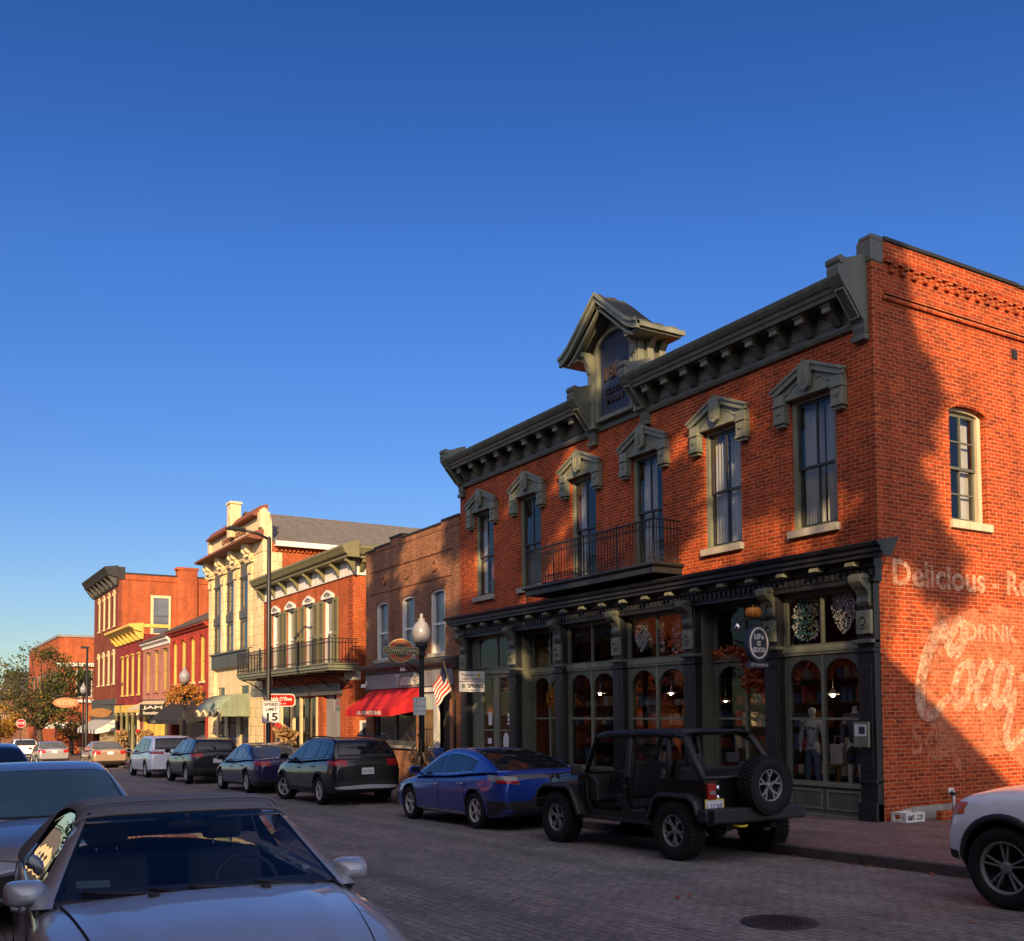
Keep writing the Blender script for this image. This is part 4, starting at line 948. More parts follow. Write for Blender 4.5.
    sw = make_wheel(root, 0.405, 0.27, 'fork', 'wheel_gunmetal', 5, True, 0.54); sw.name = 'spare_wheel'; sw.location = (-2.36, -0.12, 1.03); sw.rotation_euler = (0, 0, PI/2)
    mb = MB(); mb.box(-2.30, -2.16, -0.35, 0.10, 0.90, 1.14); mb.build('spare_carrier', [bk], root)
    put_wheels(root, make_wheel(root, 0.41, 0.28, 'fork', 'wheel_gunmetal', 5, True, 0.54), 1.35, 2.95, 1.60, 0.41)
    return root
make_jeep(at(9.64, 11.97), UP).scale = (0.945, 0.945, 0.945)
# ================================================================== ground, road, pavements (the setting)
brick('road_pavers', (0.24, 0.22, 0.205), (0.185, 0.17, 0.162), (0.095, 0.087, 0.083), bw=0.20, rh=0.105, ms=0.007, stain=(0.12, 0.11, 0.108), stain_amt=0.6, plan=True, big=0.35, bump=0.5, rough=0.8)
brick('pavement_brick', (0.21, 0.135, 0.12), (0.15, 0.10, 0.095), (0.09, 0.075, 0.07), bw=0.20, rh=0.10, ms=0.006, stain=(0.11, 0.085, 0.08), stain_amt=0.5, plan=True, big=0.6, bump=0.4)
paint('kerb_stone', (0.11, 0.10, 0.105), 0.85, var=0.4, scale=2.5, bump=0.25, bscale=30, spec=0.2)
paint('earth', (0.09, 0.08, 0.06), 0.95, var=0.4, scale=0.2, bump=0.3, bscale=2, spec=0.1)
paint('asphalt', (0.05, 0.048, 0.05), 0.9, var=0.35, scale=0.8, bump=0.3, bscale=60, spec=0.2)
def sheet(name, x0, x1, ys, dz, mat):
    mb = MB()
    for a, b in zip(ys, ys[1:]): mb.add([(x0, a, gz(a)+dz), (x1, a, gz(a)+dz), (x1, b, gz(b)+dz), (x0, b, gz(b)+dz)], [(0, 1, 2, 3)])
    return tag(mb.build(name, [mat]), kind='structure')
mb = MB(); ys = [-3000, -60, 0, 60, 120, 200, 3000]
for a, b in zip(ys, ys[1:]): mb.add([(-3000, a, gz(a)-0.03), (3000, a, gz(a)-0.03), (3000, b, gz(b)-0.03), (-3000, b, gz(b)-0.03)], [(0, 1, 2, 3)])
tag(mb.build('ground', [M['earth']]), kind='structure')
YS = [-60, -20, 0, 20, 40, 60, 80, 100, 115, 135, 200, 260]
KX = 10.32; LX = 0.30
sheet('road', LX-0.05, KX+0.05, YS, 0.0, M['road_pavers'])
sheet('cross_street', KX+0.2, 70, [93.2, 111], -0.012, M['asphalt'])
def slab(name, x0, x1, y0, y1, dz, mat, n=8):
    mb = MB(); ys = [lerp(y0, y1, i/n) for i in range(n+1)]
    for a, b in zip(ys, ys[1:]):
        v = [(x0,a,gz(a)-0.3),(x1,a,gz(a)-0.3),(x1,b,gz(b)-0.3),(x0,b,gz(b)-0.3),(x0,a,gz(a)+dz),(x1,a,gz(a)+dz),(x1,b,gz(b)+dz),(x0,b,gz(b)+dz)]
        mb.add(v, [(4,5,6,7),(0,1,5,4),(1,2,6,5),(2,3,7,6),(3,0,4,7)])
    return tag(mb.build(name, [mat], bevel=0.012), kind='structure')
slab('pavement', KX+0.16, 14.6, -30, 93, 0.125, M['pavement_brick'])
slab('side_lot', 14.6, 60, -30, 11.6, 0.118, M['pavement_brick'])
slab('kerb', KX, KX+0.16, -30, 93, 0.13, M['kerb_stone'], 40)
slab('pavement', KX+0.16, 14.6, 111.5, 190, 0.125, M['pavement_brick'])
slab('kerb', KX, KX+0.16, 111.5, 190, 0.13, M['kerb_stone'], 20)
slab('pavement', -3.65, LX-0.16, -40, 150, 0.125, M['pavement_brick'])
slab('kerb', LX-0.16, LX, -40, 150, 0.13, M['kerb_stone'], 50)

# ================================================================== the corner shop: brick, green-grey trim
XF, YA, YB = 14.07, 11.35, 26.22
brick('brick_red', (0.45, 0.062, 0.011), (0.20, 0.025, 0.008), (0.46, 0.21, 0.10), stain=(0.15, 0.028, 0.014), stain_amt=0.55, big=0.45)
brick('brick_ghost', (0.45, 0.062, 0.011), (0.20, 0.025, 0.008), (0.46, 0.21, 0.10), stain=(0.15, 0.028, 0.014), stain_amt=0.3, worn=(0.86, 0.66, 0.46), worn_amt=1.0, worn_lo=0.55)
brick('brick_ghost_faint', (0.45, 0.062, 0.011), (0.20, 0.025, 0.008), (0.46, 0.21, 0.10), stain=(0.15, 0.028, 0.014), stain_amt=0.3, worn=(0.66, 0.28, 0.15), worn_amt=1.0, worn_lo=0.35)
paint('trim_sage', (0.205, 0.222, 0.160), 0.5, var=0.22, scale=2.2, bump=0.06)
paint('trim_sage_dark', (0.120, 0.130, 0.100), 0.5, var=0.22, scale=2.2, bump=0.06)
paint('trim_black', (0.020, 0.022, 0.024), 0.42, var=0.3, scale=3, bump=0.05)
paint('stone_sill', (0.40, 0.37, 0.31), 0.8, var=0.2, scale=3, bump=0.2)
paint('panel_blue', (0.032, 0.045, 0.085), 0.5, var=0.15)
paint('shingle', (0.040, 0.041, 0.037), 0.9, var=0.5, scale=5, bump=0.7, bscale=14)
paint('tar_black', (0.02, 0.02, 0.02), 0.6, var=0.3, bump=0.3, bscale=10)
paint('curtain_white', (0.50, 0.49, 0.47), 0.9, var=0.12, scale=6)
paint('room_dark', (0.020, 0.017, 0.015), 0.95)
paint('sash_dark', (0.035, 0.038, 0.036), 0.45)
paint('gold_accent', (0.45, 0.36, 0.18), 0.5)
paint('iron_black', (0.018, 0.018, 0.02), 0.5, var=0.3, bump=0.1)
paint('white_paint', (0.74, 0.73, 0.69), 0.6, var=0.12)
paint('cream_trim', (0.60, 0.52, 0.36), 0.6, var=0.15)
glass('window_glass', (0.84, 0.87, 0.87), 1.7)
glass('shop_glass', (0.86, 0.88, 0.88), 1.0)
shop = thing('brick_shop', (XF, (YA+YB)/2, gz(18)), 'two storey red brick corner shop with sage trim, arched shop windows and a roof gable', 'building')
F = front(XF)
WY = [12.73, 15.10, 17.50, 19.95, 22.38, 24.80]; WZ0, WZ1, WW = 5.08, 7.52, 0.54
# --- brick walls
mb = MB()
holes = [rect(y-WW, y+WW, WZ0 if i not in (2, 3) else 4.90, WZ1) for i, y in enumerate(WY)]
mb.plate(rect(YA+0.30, YB, 4.10, 8.45), holes, F, 0, -0.30)
wall = mb.build('front_wall', [M['brick_red']], shop)
G = side(YA); SW = (16.58, 0.53, 5.17, 7.16)
mb = MB(); mb.plate([(XF+0.0, -0.6), (30, -0.6), (30, 9.86), (XF+0.0, 9.86)], [arch(SW[0]-SW[1], SW[0]+SW[1], SW[2], SW[3], 0.12)], G, 0, -0.30)
# corbel table and string courses on the side wall
mb.box(XF+0.30, 30, YA-0.035, YA, 8.93, 8.99); mb.box(XF+0.26, 30, YA-0.05, YA, 8.82, 8.88)
k = 0; x = XF+0.42
while x < 29.5:
    mb.box(x, x+0.11, YA-0.06, YA, 9.32, 9.42); mb.box(x+0.03, x+0.15, YA-0.09, YA, 9.42, 9.49); x += 0.30
mb.box(XF+0.3, 30, YA-0.055, YA, 9.49, 9.55)
mb.build('side_wall', [M['brick_red']], shop)
rnd = random.Random(5); mb = MB(); x = XF+0.3
while x < 30:
    d = rnd.uniform(0.5, 1.6); h = 9.86+rnd.uniform(0.0, 0.035); mb.box(x, min(30, x+d), YA-0.03, YA+0.36, h-0.012, h+0.05); x += d
mb.build('coping', [M['tar_black']], shop)
mb = MB(); mb.box(XF+0.3, 30, YB-0.3, YB, -0.6, 9.3); mb.box(29.7, 30, YA+0.3, YB-0.3, -0.6, 9.2); mb.box(XF+0.3, 30, YA+0.3, YB-0.3, 8.55, 8.70); mb.build('rear_wall', [M['brick_red']], shop)
mb = MB(); mb.box(XF+0.0, XF+0.34, YA-0.01, YA+0.28, 9.83, 9.93); mb.box(XF-0.03, XF+0.28, YA-0.02, YA+0.30, 9.45, 9.83); mb.build('parapet_cap', [M['trim_sage_dark']], shop, bevel=0.02)
# --- sash windows
def sash_window(parent, place, c, w, z0, z1, rec, casing, sashm, glassm, back='room', rise=0.0, mull=True, curtain=None, cw=0.09, hrail=None, bars=0):
    """window in an opening: casing, two sashes, panes; place(u, v, w) with w<0 inside the wall"""
    mb = MB(); o = arch(c-w, c+w, z0, z1, rise) if rise else rect(c-w, c+w, z0, z1)
    i_ = arch(c-w+cw, c+w-cw, z0+0.05, z1-(0 if rise else cw), max(0.001, rise-cw*0.6)) if rise else rect(c-w+cw, c+w-cw, z0+0.05, z1-cw)
    mb.plate(o, [i_], place, -rec+0.05, -rec-0.06); win = mb.build('window', [casing], parent)
    a, b = c-w+cw, c+w-cw; zt = z1-(cw if not rise else -max(0, rise-cw)); zm = hrail or (z0+zt)/2; s = 0.05
    mb = MB()
    for (za, zb, d) in ((zm-0.02, zt, 0.0), (z0+0.05, zm+0.03, -0.035)):
        hs = [rect(a+s, c-0.018, za+s, zb-s), rect(c+0.018, b-s, za+s, zb-s)] if mull else [rect(a+s, b-s, za+s, zb-s)]
        if bars:
            zz = (za+zb)/2; hs = [r for q in hs for r in (rect(q[0][0], q[1][0], za+s, zz-0.014), rect(q[0][0], q[1][0], zz+0.014, zb-s))]
        mb.plate(rect(a, b, za, zb), hs, place, -rec+d, -rec-0.035+d)
    mb.build('sash', [sashm], win)
    mb = MB(); 
    for (za, zb, d) in ((zm-0.02, zt, 0.0), (z0+0.05, zm+0.03, -0.035)): mb.add([place(u, v, -rec-0.018+d) for u, v in rect(a+s, b-s, za+s, zb-s)], [(0, 1, 2, 3)])
    mb.build('pane', [glassm], win)
    if back == 'room':
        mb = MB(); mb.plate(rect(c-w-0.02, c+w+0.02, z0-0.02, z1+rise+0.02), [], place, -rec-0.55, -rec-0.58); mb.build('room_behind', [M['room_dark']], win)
    if curtain:
        mb = MB()
        for lo, hi in curtain:
            n = 22; vs = []
            for i in range(n+1):
                u = lerp(a, b, lerp(lo, hi, i/n)); d = -rec-0.16+(0.02+0.02*abs(math.sin(c*7)))*math.sin(i*(0.9+0.9*abs(math.sin(c*3.1)))+lo*9+c); vs += [place(u, z0+0.06, d), place(u, zt, d)]
            mb.add(vs, [(2*i, 2*i+1, 2*i+3, 2*i+2) for i in range(n)], 0, True)
        mb.build('curtain', [M['curtain_white']], win)
    return win
CURT = [[(0.0, 0.38), (0.5, 1.0)], [(0.0, 0.52), (0.60, 1.0)], [(0.45, 1.0)], [(0.0, 0.22), (0.7, 1.0)], [(0.0, 0.3)], [(0.8, 1.0)]]
for i, y in enumerate(WY):
    z0 = WZ0 if i not in (2, 3) else 4.90
    sash_window(shop, F, y, WW, z0, WZ1, 0.12, M['trim_sage'], M['sash_dark'], M['window_glass'], curtain=CURT[i], hrail=6.22)
    if i not in (2, 3):
        mb = MB(); mb.box(XF-0.09, XF+0.1, y-WW-0.05, y+WW+0.05, 4.94, 5.075); mb.build('sill', [M['stone_sill']], shop, bevel=0.01)
    # pedimented hood
    hd = MB(); P = lambda pts: [(y+a, b) for a, b in pts]
    hd.plate(P([(-0.80, 7.44), (-0.56, 7.44), (-0.56, 7.50), (0.56, 7.50), (0.56, 7.44), (0.80, 7.44), (0.80, 7.67), (0, 7.97), (-0.80, 7.67)]), [], F, 0, 0.10)
    hood = hd.build('window_hood', [M['trim_sage']], shop, bevel=0.01)
    rk = MB()
    rk.plate(P([(-0.85, 7.64), (-0.74, 7.64), (0, 7.955), (0.74, 7.64), (0.85, 7.64), (0.85, 7.72), (0.10, 8.05), (0, 8.07), (-0.10, 8.05), (-0.85, 7.72)]), [], F, 0.105, 0.165)
    rk.plate(P([(-0.88, 7.72), (-0.85, 7.70), (0, 8.06), (0.85, 7.70), (0.88, 7.72), (0.88, 7.745), (0.1, 8.085), (0, 8.105), (-0.1, 8.085), (-0.88, 7.745)]), [], F, 0.08, 0.195)
    rk.build('raking_mould', [M['trim_sage']], hood, bevel=0.008)
    for sg in (-1, 1):
        dr = MB(); a = y+sg*0.68
        dr.box(XF-0.15, XF-0.002, a-0.125, a+0.125, 7.16, 7.64); dr.box(XF-0.17, XF-0.002, a-0.14, a+0.14, 7.10, 7.155); dr.box(XF-0.12, XF-0.002, a-0.10, a+0.10, 7.04, 7.095); dr.box(XF-0.18, XF-0.002, a-0.14, a+0.14, 7.43, 7.46)
        dr.plate(ring((a, 7.32), 0.055, 0.055, 12), [], F, 0.151, 0.175, 0)
        dr.build('drop_bracket', [M['trim_sage']], hood, bevel=0.008)
    sh = MB(); sh.plate(P([(0, 7.56), (0.10, 7.62), (0.14, 7.74), (0.13, 7.92), (0.16, 8.02), (0.07, 8.08), (0, 8.12), (-0.07, 8.08), (-0.16, 8.02), (-0.13, 7.92), (-0.14, 7.74), (-0.10, 7.62)]), [], F, 0.14, 0.22)
    for q in (-0.045, 0.045): sh.tube([F(y+q*0.4, 7.66, 0.23), F(y+q, 7.78, 0.235), F(y+q*0.5, 7.90, 0.23)], 0.013, 6)
    for sg in (-1, 1):
        pts = [F(y+sg*(0.20+0.08*k), 7.64+0.10*math.sin(k*1.3)*0.4+0.10*(4-k)/4, 0.105) for k in range(6)]; sh.tube(pts, 0.014, 6)
    sh.build('shield', [M['trim_sage']], hood, bevel=0.008)
# side window
win = sash_window(shop, G, SW[0], SW[1], SW[2], SW[3], 0.16, M['cream_trim'], M['trim_sage_dark'], M['window_glass'], rise=0.12, cw=0.10, curtain=[(0.72, 1.0)], bars=1)
mb = MB(); mb.box(SW[0]-0.58, SW[0]+0.60, YA-0.07, YA+0.12, 5.02, 5.165); mb.build('sill', [M['cream_trim']], shop, bevel=0.01)
mb = MB(); n = 16
for i in range(n):
    t0, t1 = PI*(0.32+0.36*i/n), PI*(0.32+0.36*(i+0.86)/n); cx_, cz_, ra, rb = SW[0], SW[3]-0.95, 1.10, 1.32
    mb.plate([(cx_+ra*math.cos(t0), cz_+ra*math.sin(t0)), (cx_+rb*math.cos(t0), cz_+rb*math.sin(t0)), (cx_+rb*math.cos(t1), cz_+rb*math.sin(t1)), (cx_+ra*math.cos(t1), cz_+ra*math.sin(t1))], [], G, 0, 0.012)
mb.build('brick_arch', [M['brick_red']], shop)
mb = MB(); mb.box(17.99, 18.15, YA-0.015, YA, 8.44, 8.62); mb.build('wall_vent', [M['iron_black']], shop)

# --- main cornice in two runs with a gap for the gable
CPROF = [(0, 8.36), (0.07, 8.36), (0.10, 8.42), (0.10, 8.47), (0.05, 8.48), (0.05, 8.90), (0.46, 8.90), (0.46, 8.84), (0.50, 8.84), (0.52, 8.91), (0.55, 8.925), (0.57, 8.99), (0.61, 9.01), (0.66, 9.08), (0.68, 9.14), (0.66, 9.16), (0.0, 9.36)]
RUNS = [(YA+0.12, 17.55), (19.32, YB-0.12)]
cor = None
for a, b in RUNS:
    mb = MB(); mb.prism([(-o, z) for o, z in CPROF], lambda u, v, w: (XF+u, w, v), a, b)
    n = 9; first, last = a+0.55, b-0.50
    for i in range(n-1): y = lerp(first, last, (i+0.5)/(n-1)); mb.box(XF-0.062, XF-0.049, y-0.16, y+0.16, 8.56, 8.82, 1)
    cor = mb.build('cornice', [M['trim_sage_dark'], M['trim_sage']], shop, bevel=0.006)
    for i in range(n):
        y = lerp(first, last, i/(n-1)); br = MB()
        prof = [(0.052, 8.50), (0.09, 8.50), (0.13, 8.52), (0.22, 8.60), (0.30, 8.69), (0.35, 8.78), (0.37, 8.896), (0.052, 8.896)]
        br.prism([(-o, z) for o, z in prof], lambda u, v, w: (XF+u, w, v), y-0.075, y+0.075)
        br.box(XF-0.43, XF-0.28, y-0.11, y+0.11, 8.80, 8.895, 1); br.box(XF-0.40, XF-0.33, y-0.09, y+0.09, 8.70, 8.795, 1)  # caps in the lighter sage, its tone standing in for light they catch
        br.build('bracket', [M['trim_sage_dark'], M['trim_sage']], cor, bevel=0.006)
    for y in (a+0.10, b-0.10):
        en = MB(); big = [(0.0, 8.22), (0.08, 8.22), (0.11, 8.32), (0.11, 8.40), (0.22, 8.52), (0.45, 8.80), (0.62, 8.97), (0.71, 9.10), (0.73, 9.22), (0.67, 9.36), (0.60, 9.40), (0.40, 9.46), (0.18, 9.55), (0.0, 9.60)]
        en.prism([(-o, z) for o, z in big], lambda u, v, w: (XF+u, w, v), y-0.13, y+0.13)
        for d in (-0.105, 0.105):
            en.bar((XF-0.20, y+d*0.85, 8.47), (XF-0.57, y+d*0.85, 8.90), 0.03, 0.03, 1)
        en.bar((XF-0.20, y-0.09, 8.47), (XF-0.20, y+0.09, 8.47), 0.03, 0.03, 1); en.bar((XF-0.57, y-0.09, 8.90), (XF-0.57, y+0.09, 8.90), 0.03, 0.03, 1)
        en.lathe([(0.075, -0.15), (0.075, 0.15)], (XF-0.66, y, 9.36), 'y', 12, 0); en.box(XF-0.64, XF, y-0.12, y+0.12, 9.30, 9.43)
        en.box(XF-0.13, XF-0.002, y-0.15, y+0.15, 8.10, 8.20)
        en.build('end_console', [M['trim_sage_dark'], M['trim_sage']], cor, bevel=0.008)
# --- gable with the date panel
gy, gx0 = 18.43, XF-0.22
gab = MB()
gab.plate([(gy-0.95, 8.40), (gy+0.95, 8.40), (gy+0.95, 10.3), (gy, 11.05), (gy-0.95, 10.3)], [], F, 0.05, -0.15)
gab.box(XF-0.0, XF+0.5, gy-0.95, gy+0.95, 8.60, 10.3)
gable = gab.build('roof_gable', [M['trim_sage_dark']], shop)
mb = MB(); o = arch(gy-0.70, gy+0.70, 8.55, 10.20, 0.42); i_ = arch(gy-0.60, gy+0.60, 8.65, 10.18, 0.36)
mb.plate(o, [i_], F, 0.05, 0.20); mb.build('panel_frame', [M['trim_sage']], gable, bevel=0.01)
mb = MB(); mb.plate(arch(gy-0.61, gy+0.61, 8.64, 10.18, 0.37), [], F, 0.055, 0.10); dp = mb.build('date_panel', [M['panel_blue']], gable)
mb = MB(); text_mesh(mb, '1886', F, gy+0.03, 9.62, 0.44, 0.10, 0.15, 0, width=0.85, flip=True, bold=0.008); text_mesh(mb, 'SOUTH', F, gy+0.02, 9.20, 0.20, 0.10, 0.14, 0, width=0.72, flip=True, bold=0.004); text_mesh(mb, 'MAIN', F, gy+0.02, 8.98, 0.20, 0.10, 0.14, 0, width=0.62, flip=True, bold=0.004)
mb.build('date_lettering', [paint('letter_brown', (0.05, 0.035, 0.025), 0.45)], dp)
for sg in (-1, 1):
    mb = MB(); a = gy+sg*0.86; mb.box(XF-0.22, XF-0.052, a-0.11, a+0.11, 8.45, 10.2)
    for z in (9.62, 9.2): mb.box(XF-0.245, XF-0.22, a-0.06, a+0.06, z-0.14, z+0.14)
    mb.prism([(-0.22, 9.70), (-0.28, 9.77), (-0.32, 9.93), (-0.42, 10.1), (-0.50, 10.15), (-0.50, 10.24), (-0.22, 10.24)], lambda u, v, w: (XF+u, w, v), a-0.07, a+0.07)
    mb.build('pilaster', [M['trim_sage']], gable, bevel=0.008)
    # side brackets under the eaves
    for x in (XF+0.08, XF+0.42):
        mb = MB(); mb.prism([(0, 9.3), (0.06, 9.3), (0.10, 9.6), (0.09, 9.85), (0.20, 10.0), (0.38, 10.05), (0, 10.05)], lambda u, v, w: (x+w, gy+sg*(0.95+u), v), -0.08, 0.08); mb.build('eaves_bracket', [M['trim_sage']], gable, bevel=0.006)
# roof: two slopes with flared eaves and a hipped back
RX0, RX1 = XF-0.66, XF+0.66
def slope(off): return [(0.0, 11.30+off), (0.38, 10.98+off), (0.76, 10.66+off), (1.10, 10.39+off), (1.32, 10.27+off), (1.50, 10.22+off)]
mb = MB()
for sg in (-1, 1):
    up = slope(0.0); n = len(up); vs = []; N = 10
    for i in range(N+1):
        x = lerp(RX0, RX1, i/N)
        for d, z in up:
            k = max(0, (x-(XF+0.15))/(RX1-(XF+0.15))); zz = z-0.42*k*max(0, 1-d/1.5)*1.0
            vs.append((x, gy+sg*d, zz+0.03*math.sin(i*2.1+d*3)*(1 if 0 < i < N else 0)))
    b = len(vs); vs2 = [(x, y, z-0.10) for x, y, z in vs]
    fs = [(i*n+j, i*n+j+1, (i+1)*n+j+1, (i+1)*n+j) for i in range(N) for j in range(n-1)]
    mb.add(vs, fs, 0); mb.add(vs2, fs, 1)
    for e in (0, N): mb.add(vs[e*n:e*n+n]+vs2[e*n:e*n+n], [(j, j+1, n+j+1, n+j) for j in range(n-1)], 1)
    mb.add([v for i in range(N+1) for v in (vs[i*n+n-1], vs2[i*n+n-1])], [(2*i, 2*i+2, 2*i+3, 2*i+1) for i in range(N)], 1)
rf = mb.build('gable_roof', [M['shingle'], M['trim_sage_dark']], gable, weld=True)
for sg in (-1, 1):
    mb = MB(); up = slope(-0.02); pts = [(gy+sg*d, z) for d, z in up]
    poly = pts + [(u, v-0.17) for u, v in pts[::-1]]
    mb.plate(poly, [], lambda u, v, w: (XF-w, u, v), 0.68, 0.60); mb.plate([(u, v+0.05) for u, v in pts]+[(u, v-0.03) for u, v in pts[::-1]], [], lambda u, v, w: (XF-w, u, v), 0.73, 0.681)
    mb.plate([(u-sg*0.10, v-0.20) for u, v in pts[:-1]] + [(u-sg*0.10, v-0.27) for u, v in pts[:-1][::-1]], [], lambda u, v, w: (XF-w, u, v), 0.59, 0.52)
    mb.build('bargeboard', [M['trim_sage']], gable)
    mb = MB(); mb.box(RX0+0.06, RX1, gy+sg*1.50-0.03, gy+sg*1.50+0.03, 10.08, 10.18); mb.box(RX0+0.10, RX1-0.05, min(gy+sg*0.9, gy+sg*1.46), max(gy+sg*0.9, gy+sg*1.46), 10.04, 10.08); mb.build('eaves_board', [M['trim_sage']], gable)
# --- balcony
bx, by0, by1 = 13.24, 16.30, 21.40
mb = MB(); mb.box(bx, XF-0.002, by0, by1, 4.80, 4.89); mb.box(bx+0.05, XF-0.002, by0+0.05, by1-0.05, 4.66, 4.80); mb.box(bx-0.03, bx, by0-0.03, by1+0.03, 4.82, 4.87); mb.box(bx, XF-0.002, by0-0.03, by0, 4.82, 4.87)
balc = mb.build('balcony', [M['trim_black']], shop, bevel=0.012)
mb = MB(); rz0, rz1 = 4.89, 5.80; bars_ = []
xb, xr = bx+0.06, XF-0.02
mb.box(xb-0.016, xb+0.016, by0+0.05, by1-0.05, rz1-0.025, rz1); mb.box(xb-0.01, xb+0.01, by0+0.05, by1-0.05, rz1-0.20, rz1-0.18); mb.box(xb-0.01, xb+0.01, by0+0.05, by1-0.05, rz0+0.08, rz0+0.10)
for yy in (by0+0.06, by1-0.06):
    mb.box(xb, xr, yy-0.016, yy+0.016, rz1-0.025, rz1); mb.box(xb, xr, yy-0.01, yy+0.01, rz1-0.20, rz1-0.18); mb.box(xb, xr, yy-0.01, yy+0.01, rz0+0.08, rz0+0.10)
    for q in range(1, 8): xq = lerp(xb, xr, q/8); mb.box(xq-0.007, xq+0.007, yy-0.007, yy+0.007, rz0, rz1-0.02)
n = 44
for q in range(n+1):
    yq = lerp(by0+0.06, by1-0.06, q/n); r_ = 0.016 if q % 11 == 0 else 0.007
    mb.box(xb-r_, xb+r_, yq-r_, yq+r_, rz0, rz1+(0.03 if q % 11 == 0 else -0.02))
    if q < n:
        ym = lerp(by0+0.06, by1-0.06, (q+0.5)/n); mb.tube([(xb, ym+0.045*math.cos(2*PI*t/10), rz1-0.10+0.07*math.sin(2*PI*t/10)) for t in range(10)], 0.006, 4, closed=True)
        if q % 2 == 0: mb.tube([(xb, ym+0.05*math.cos(PI*t/8), rz0+0.10+0.12*math.sin(PI*t/8)) for t in range(9)], 0.006, 4)
mb.build('railing', [M['iron_black']], balc)
# --- shop front
PY = [11.54, 13.72, 16.03, 18.47, 20.88, 23.08, 25.80]; PWD = 0.18
ENT = [(0, 3.93), (0.20, 3.93), (0.20, 3.98), (0.16, 4.0), (0.16, 4.16), (0.20, 4.18), (0.20, 4.30), (0.42, 4.30), (0.42, 4.36), (0.47, 4.38), (0.47, 4.45), (0.53, 4.47), (0.56, 4.52), (0.56, 4.54), (0, 4.64)]
mb = MB(); mb.prism([(-o, z) for o, z in ENT], lambda u, v, w: (XF+u, w, v), YA-0.06, YB+0.05)
mb.prism([(-o, z) for o, z in ENT[6:]], lambda u, v, w: (XF+u, w, v), YA-0.42, YA-0.06)
y = YA
while y < YB-0.05: mb.box(XF-0.20, XF-0.159, y, y+0.07, 4.03, 4.14, 0); y += 0.135
ent = mb.build('entablature', [M['trim_black'], M['trim_sage_dark']], shop, bevel=0.005)
for i in range(19):
    y = lerp(YA+0.3, YB-0.35, i/18); mb = MB(); mb.prism([(-0.205, 4.20), (-0.40, 4.20), (-0.40, 4.24), (-0.36, 4.285), (-0.205, 4.285)], lambda u, v, w: (XF+u, w, v), y-0.09, y+0.09); mb.build('modillion', [M['trim_sage']], ent, bevel=0.006)
SZ = [gz(y)+0.125 for y in PY]
for i, y in enumerate(PY):
    p = MB(); zb = gz(y)+0.05
    xe = XF+0.2 if i else XF-0.002; lo_ = 0.03 if i else 0.0
    p.box(XF-0.14, XF+0.25, y-PWD, y+PWD, zb, 2.75); p.box(XF-0.18, xe, y-PWD-lo_, y+PWD+0.03, zb, 0.22); p.box(XF-0.17, XF-0.01, y-PWD-lo_*0.6, y+PWD+0.02, 0.55, 0.60); p.box(XF-0.155, XF, y-PWD+0.07, y+PWD-0.07, 0.75, 2.55, 0)
    p.box(XF-0.18, xe, y-PWD-lo_, y+PWD+0.03, 2.75, 2.82); p.box(XF-0.22, xe, y-PWD-lo_*1.3, y+PWD+0.05, 2.90, 2.97, 1); p.box(XF-0.13, XF+0.2, y-PWD, y+PWD, 2.82, 3.93)
    pil = p.build('pilaster', [M['trim_black'], M['trim_sage_dark']], shop, bevel=0.012)
    bl = MB(); bl.box(XF-0.20, XF-0.13, y-PWD+0.03, y+PWD-0.03, 3.06, 3.46); bl.plate(ring((y, 3.26), 0.11, 0.11, 20), [ring((y, 3.26), 0.085, 0.085, 20)], F, 0.20, 0.225)
    bl.plate(ring((y, 3.26), 0.05, 0.05, 8), [], F, 0.20, 0.235)
    bl.build('rosette_block', [M['trim_sage']], pil, bevel=0.008)
    cs = MB(); prof = [(0.13, 3.50), (0.18, 3.54), (0.21, 3.60), (0.19, 3.70), (0.25, 3.80), (0.34, 3.86), (0.40, 3.93), (0.40, 4.02), (0.33, 4.07), (0.13, 4.07)]
    cs.prism([(-o, z) for o, z in prof], lambda u, v, w: (XF+u, w, v), y-0.13, y+0.13); cs.box(XF-0.385, XF-0.22, y-0.155, y+0.155, 3.975, 4.045); cs.build('scroll_console', [M['trim_sage_dark']], pil, bevel=0.015)
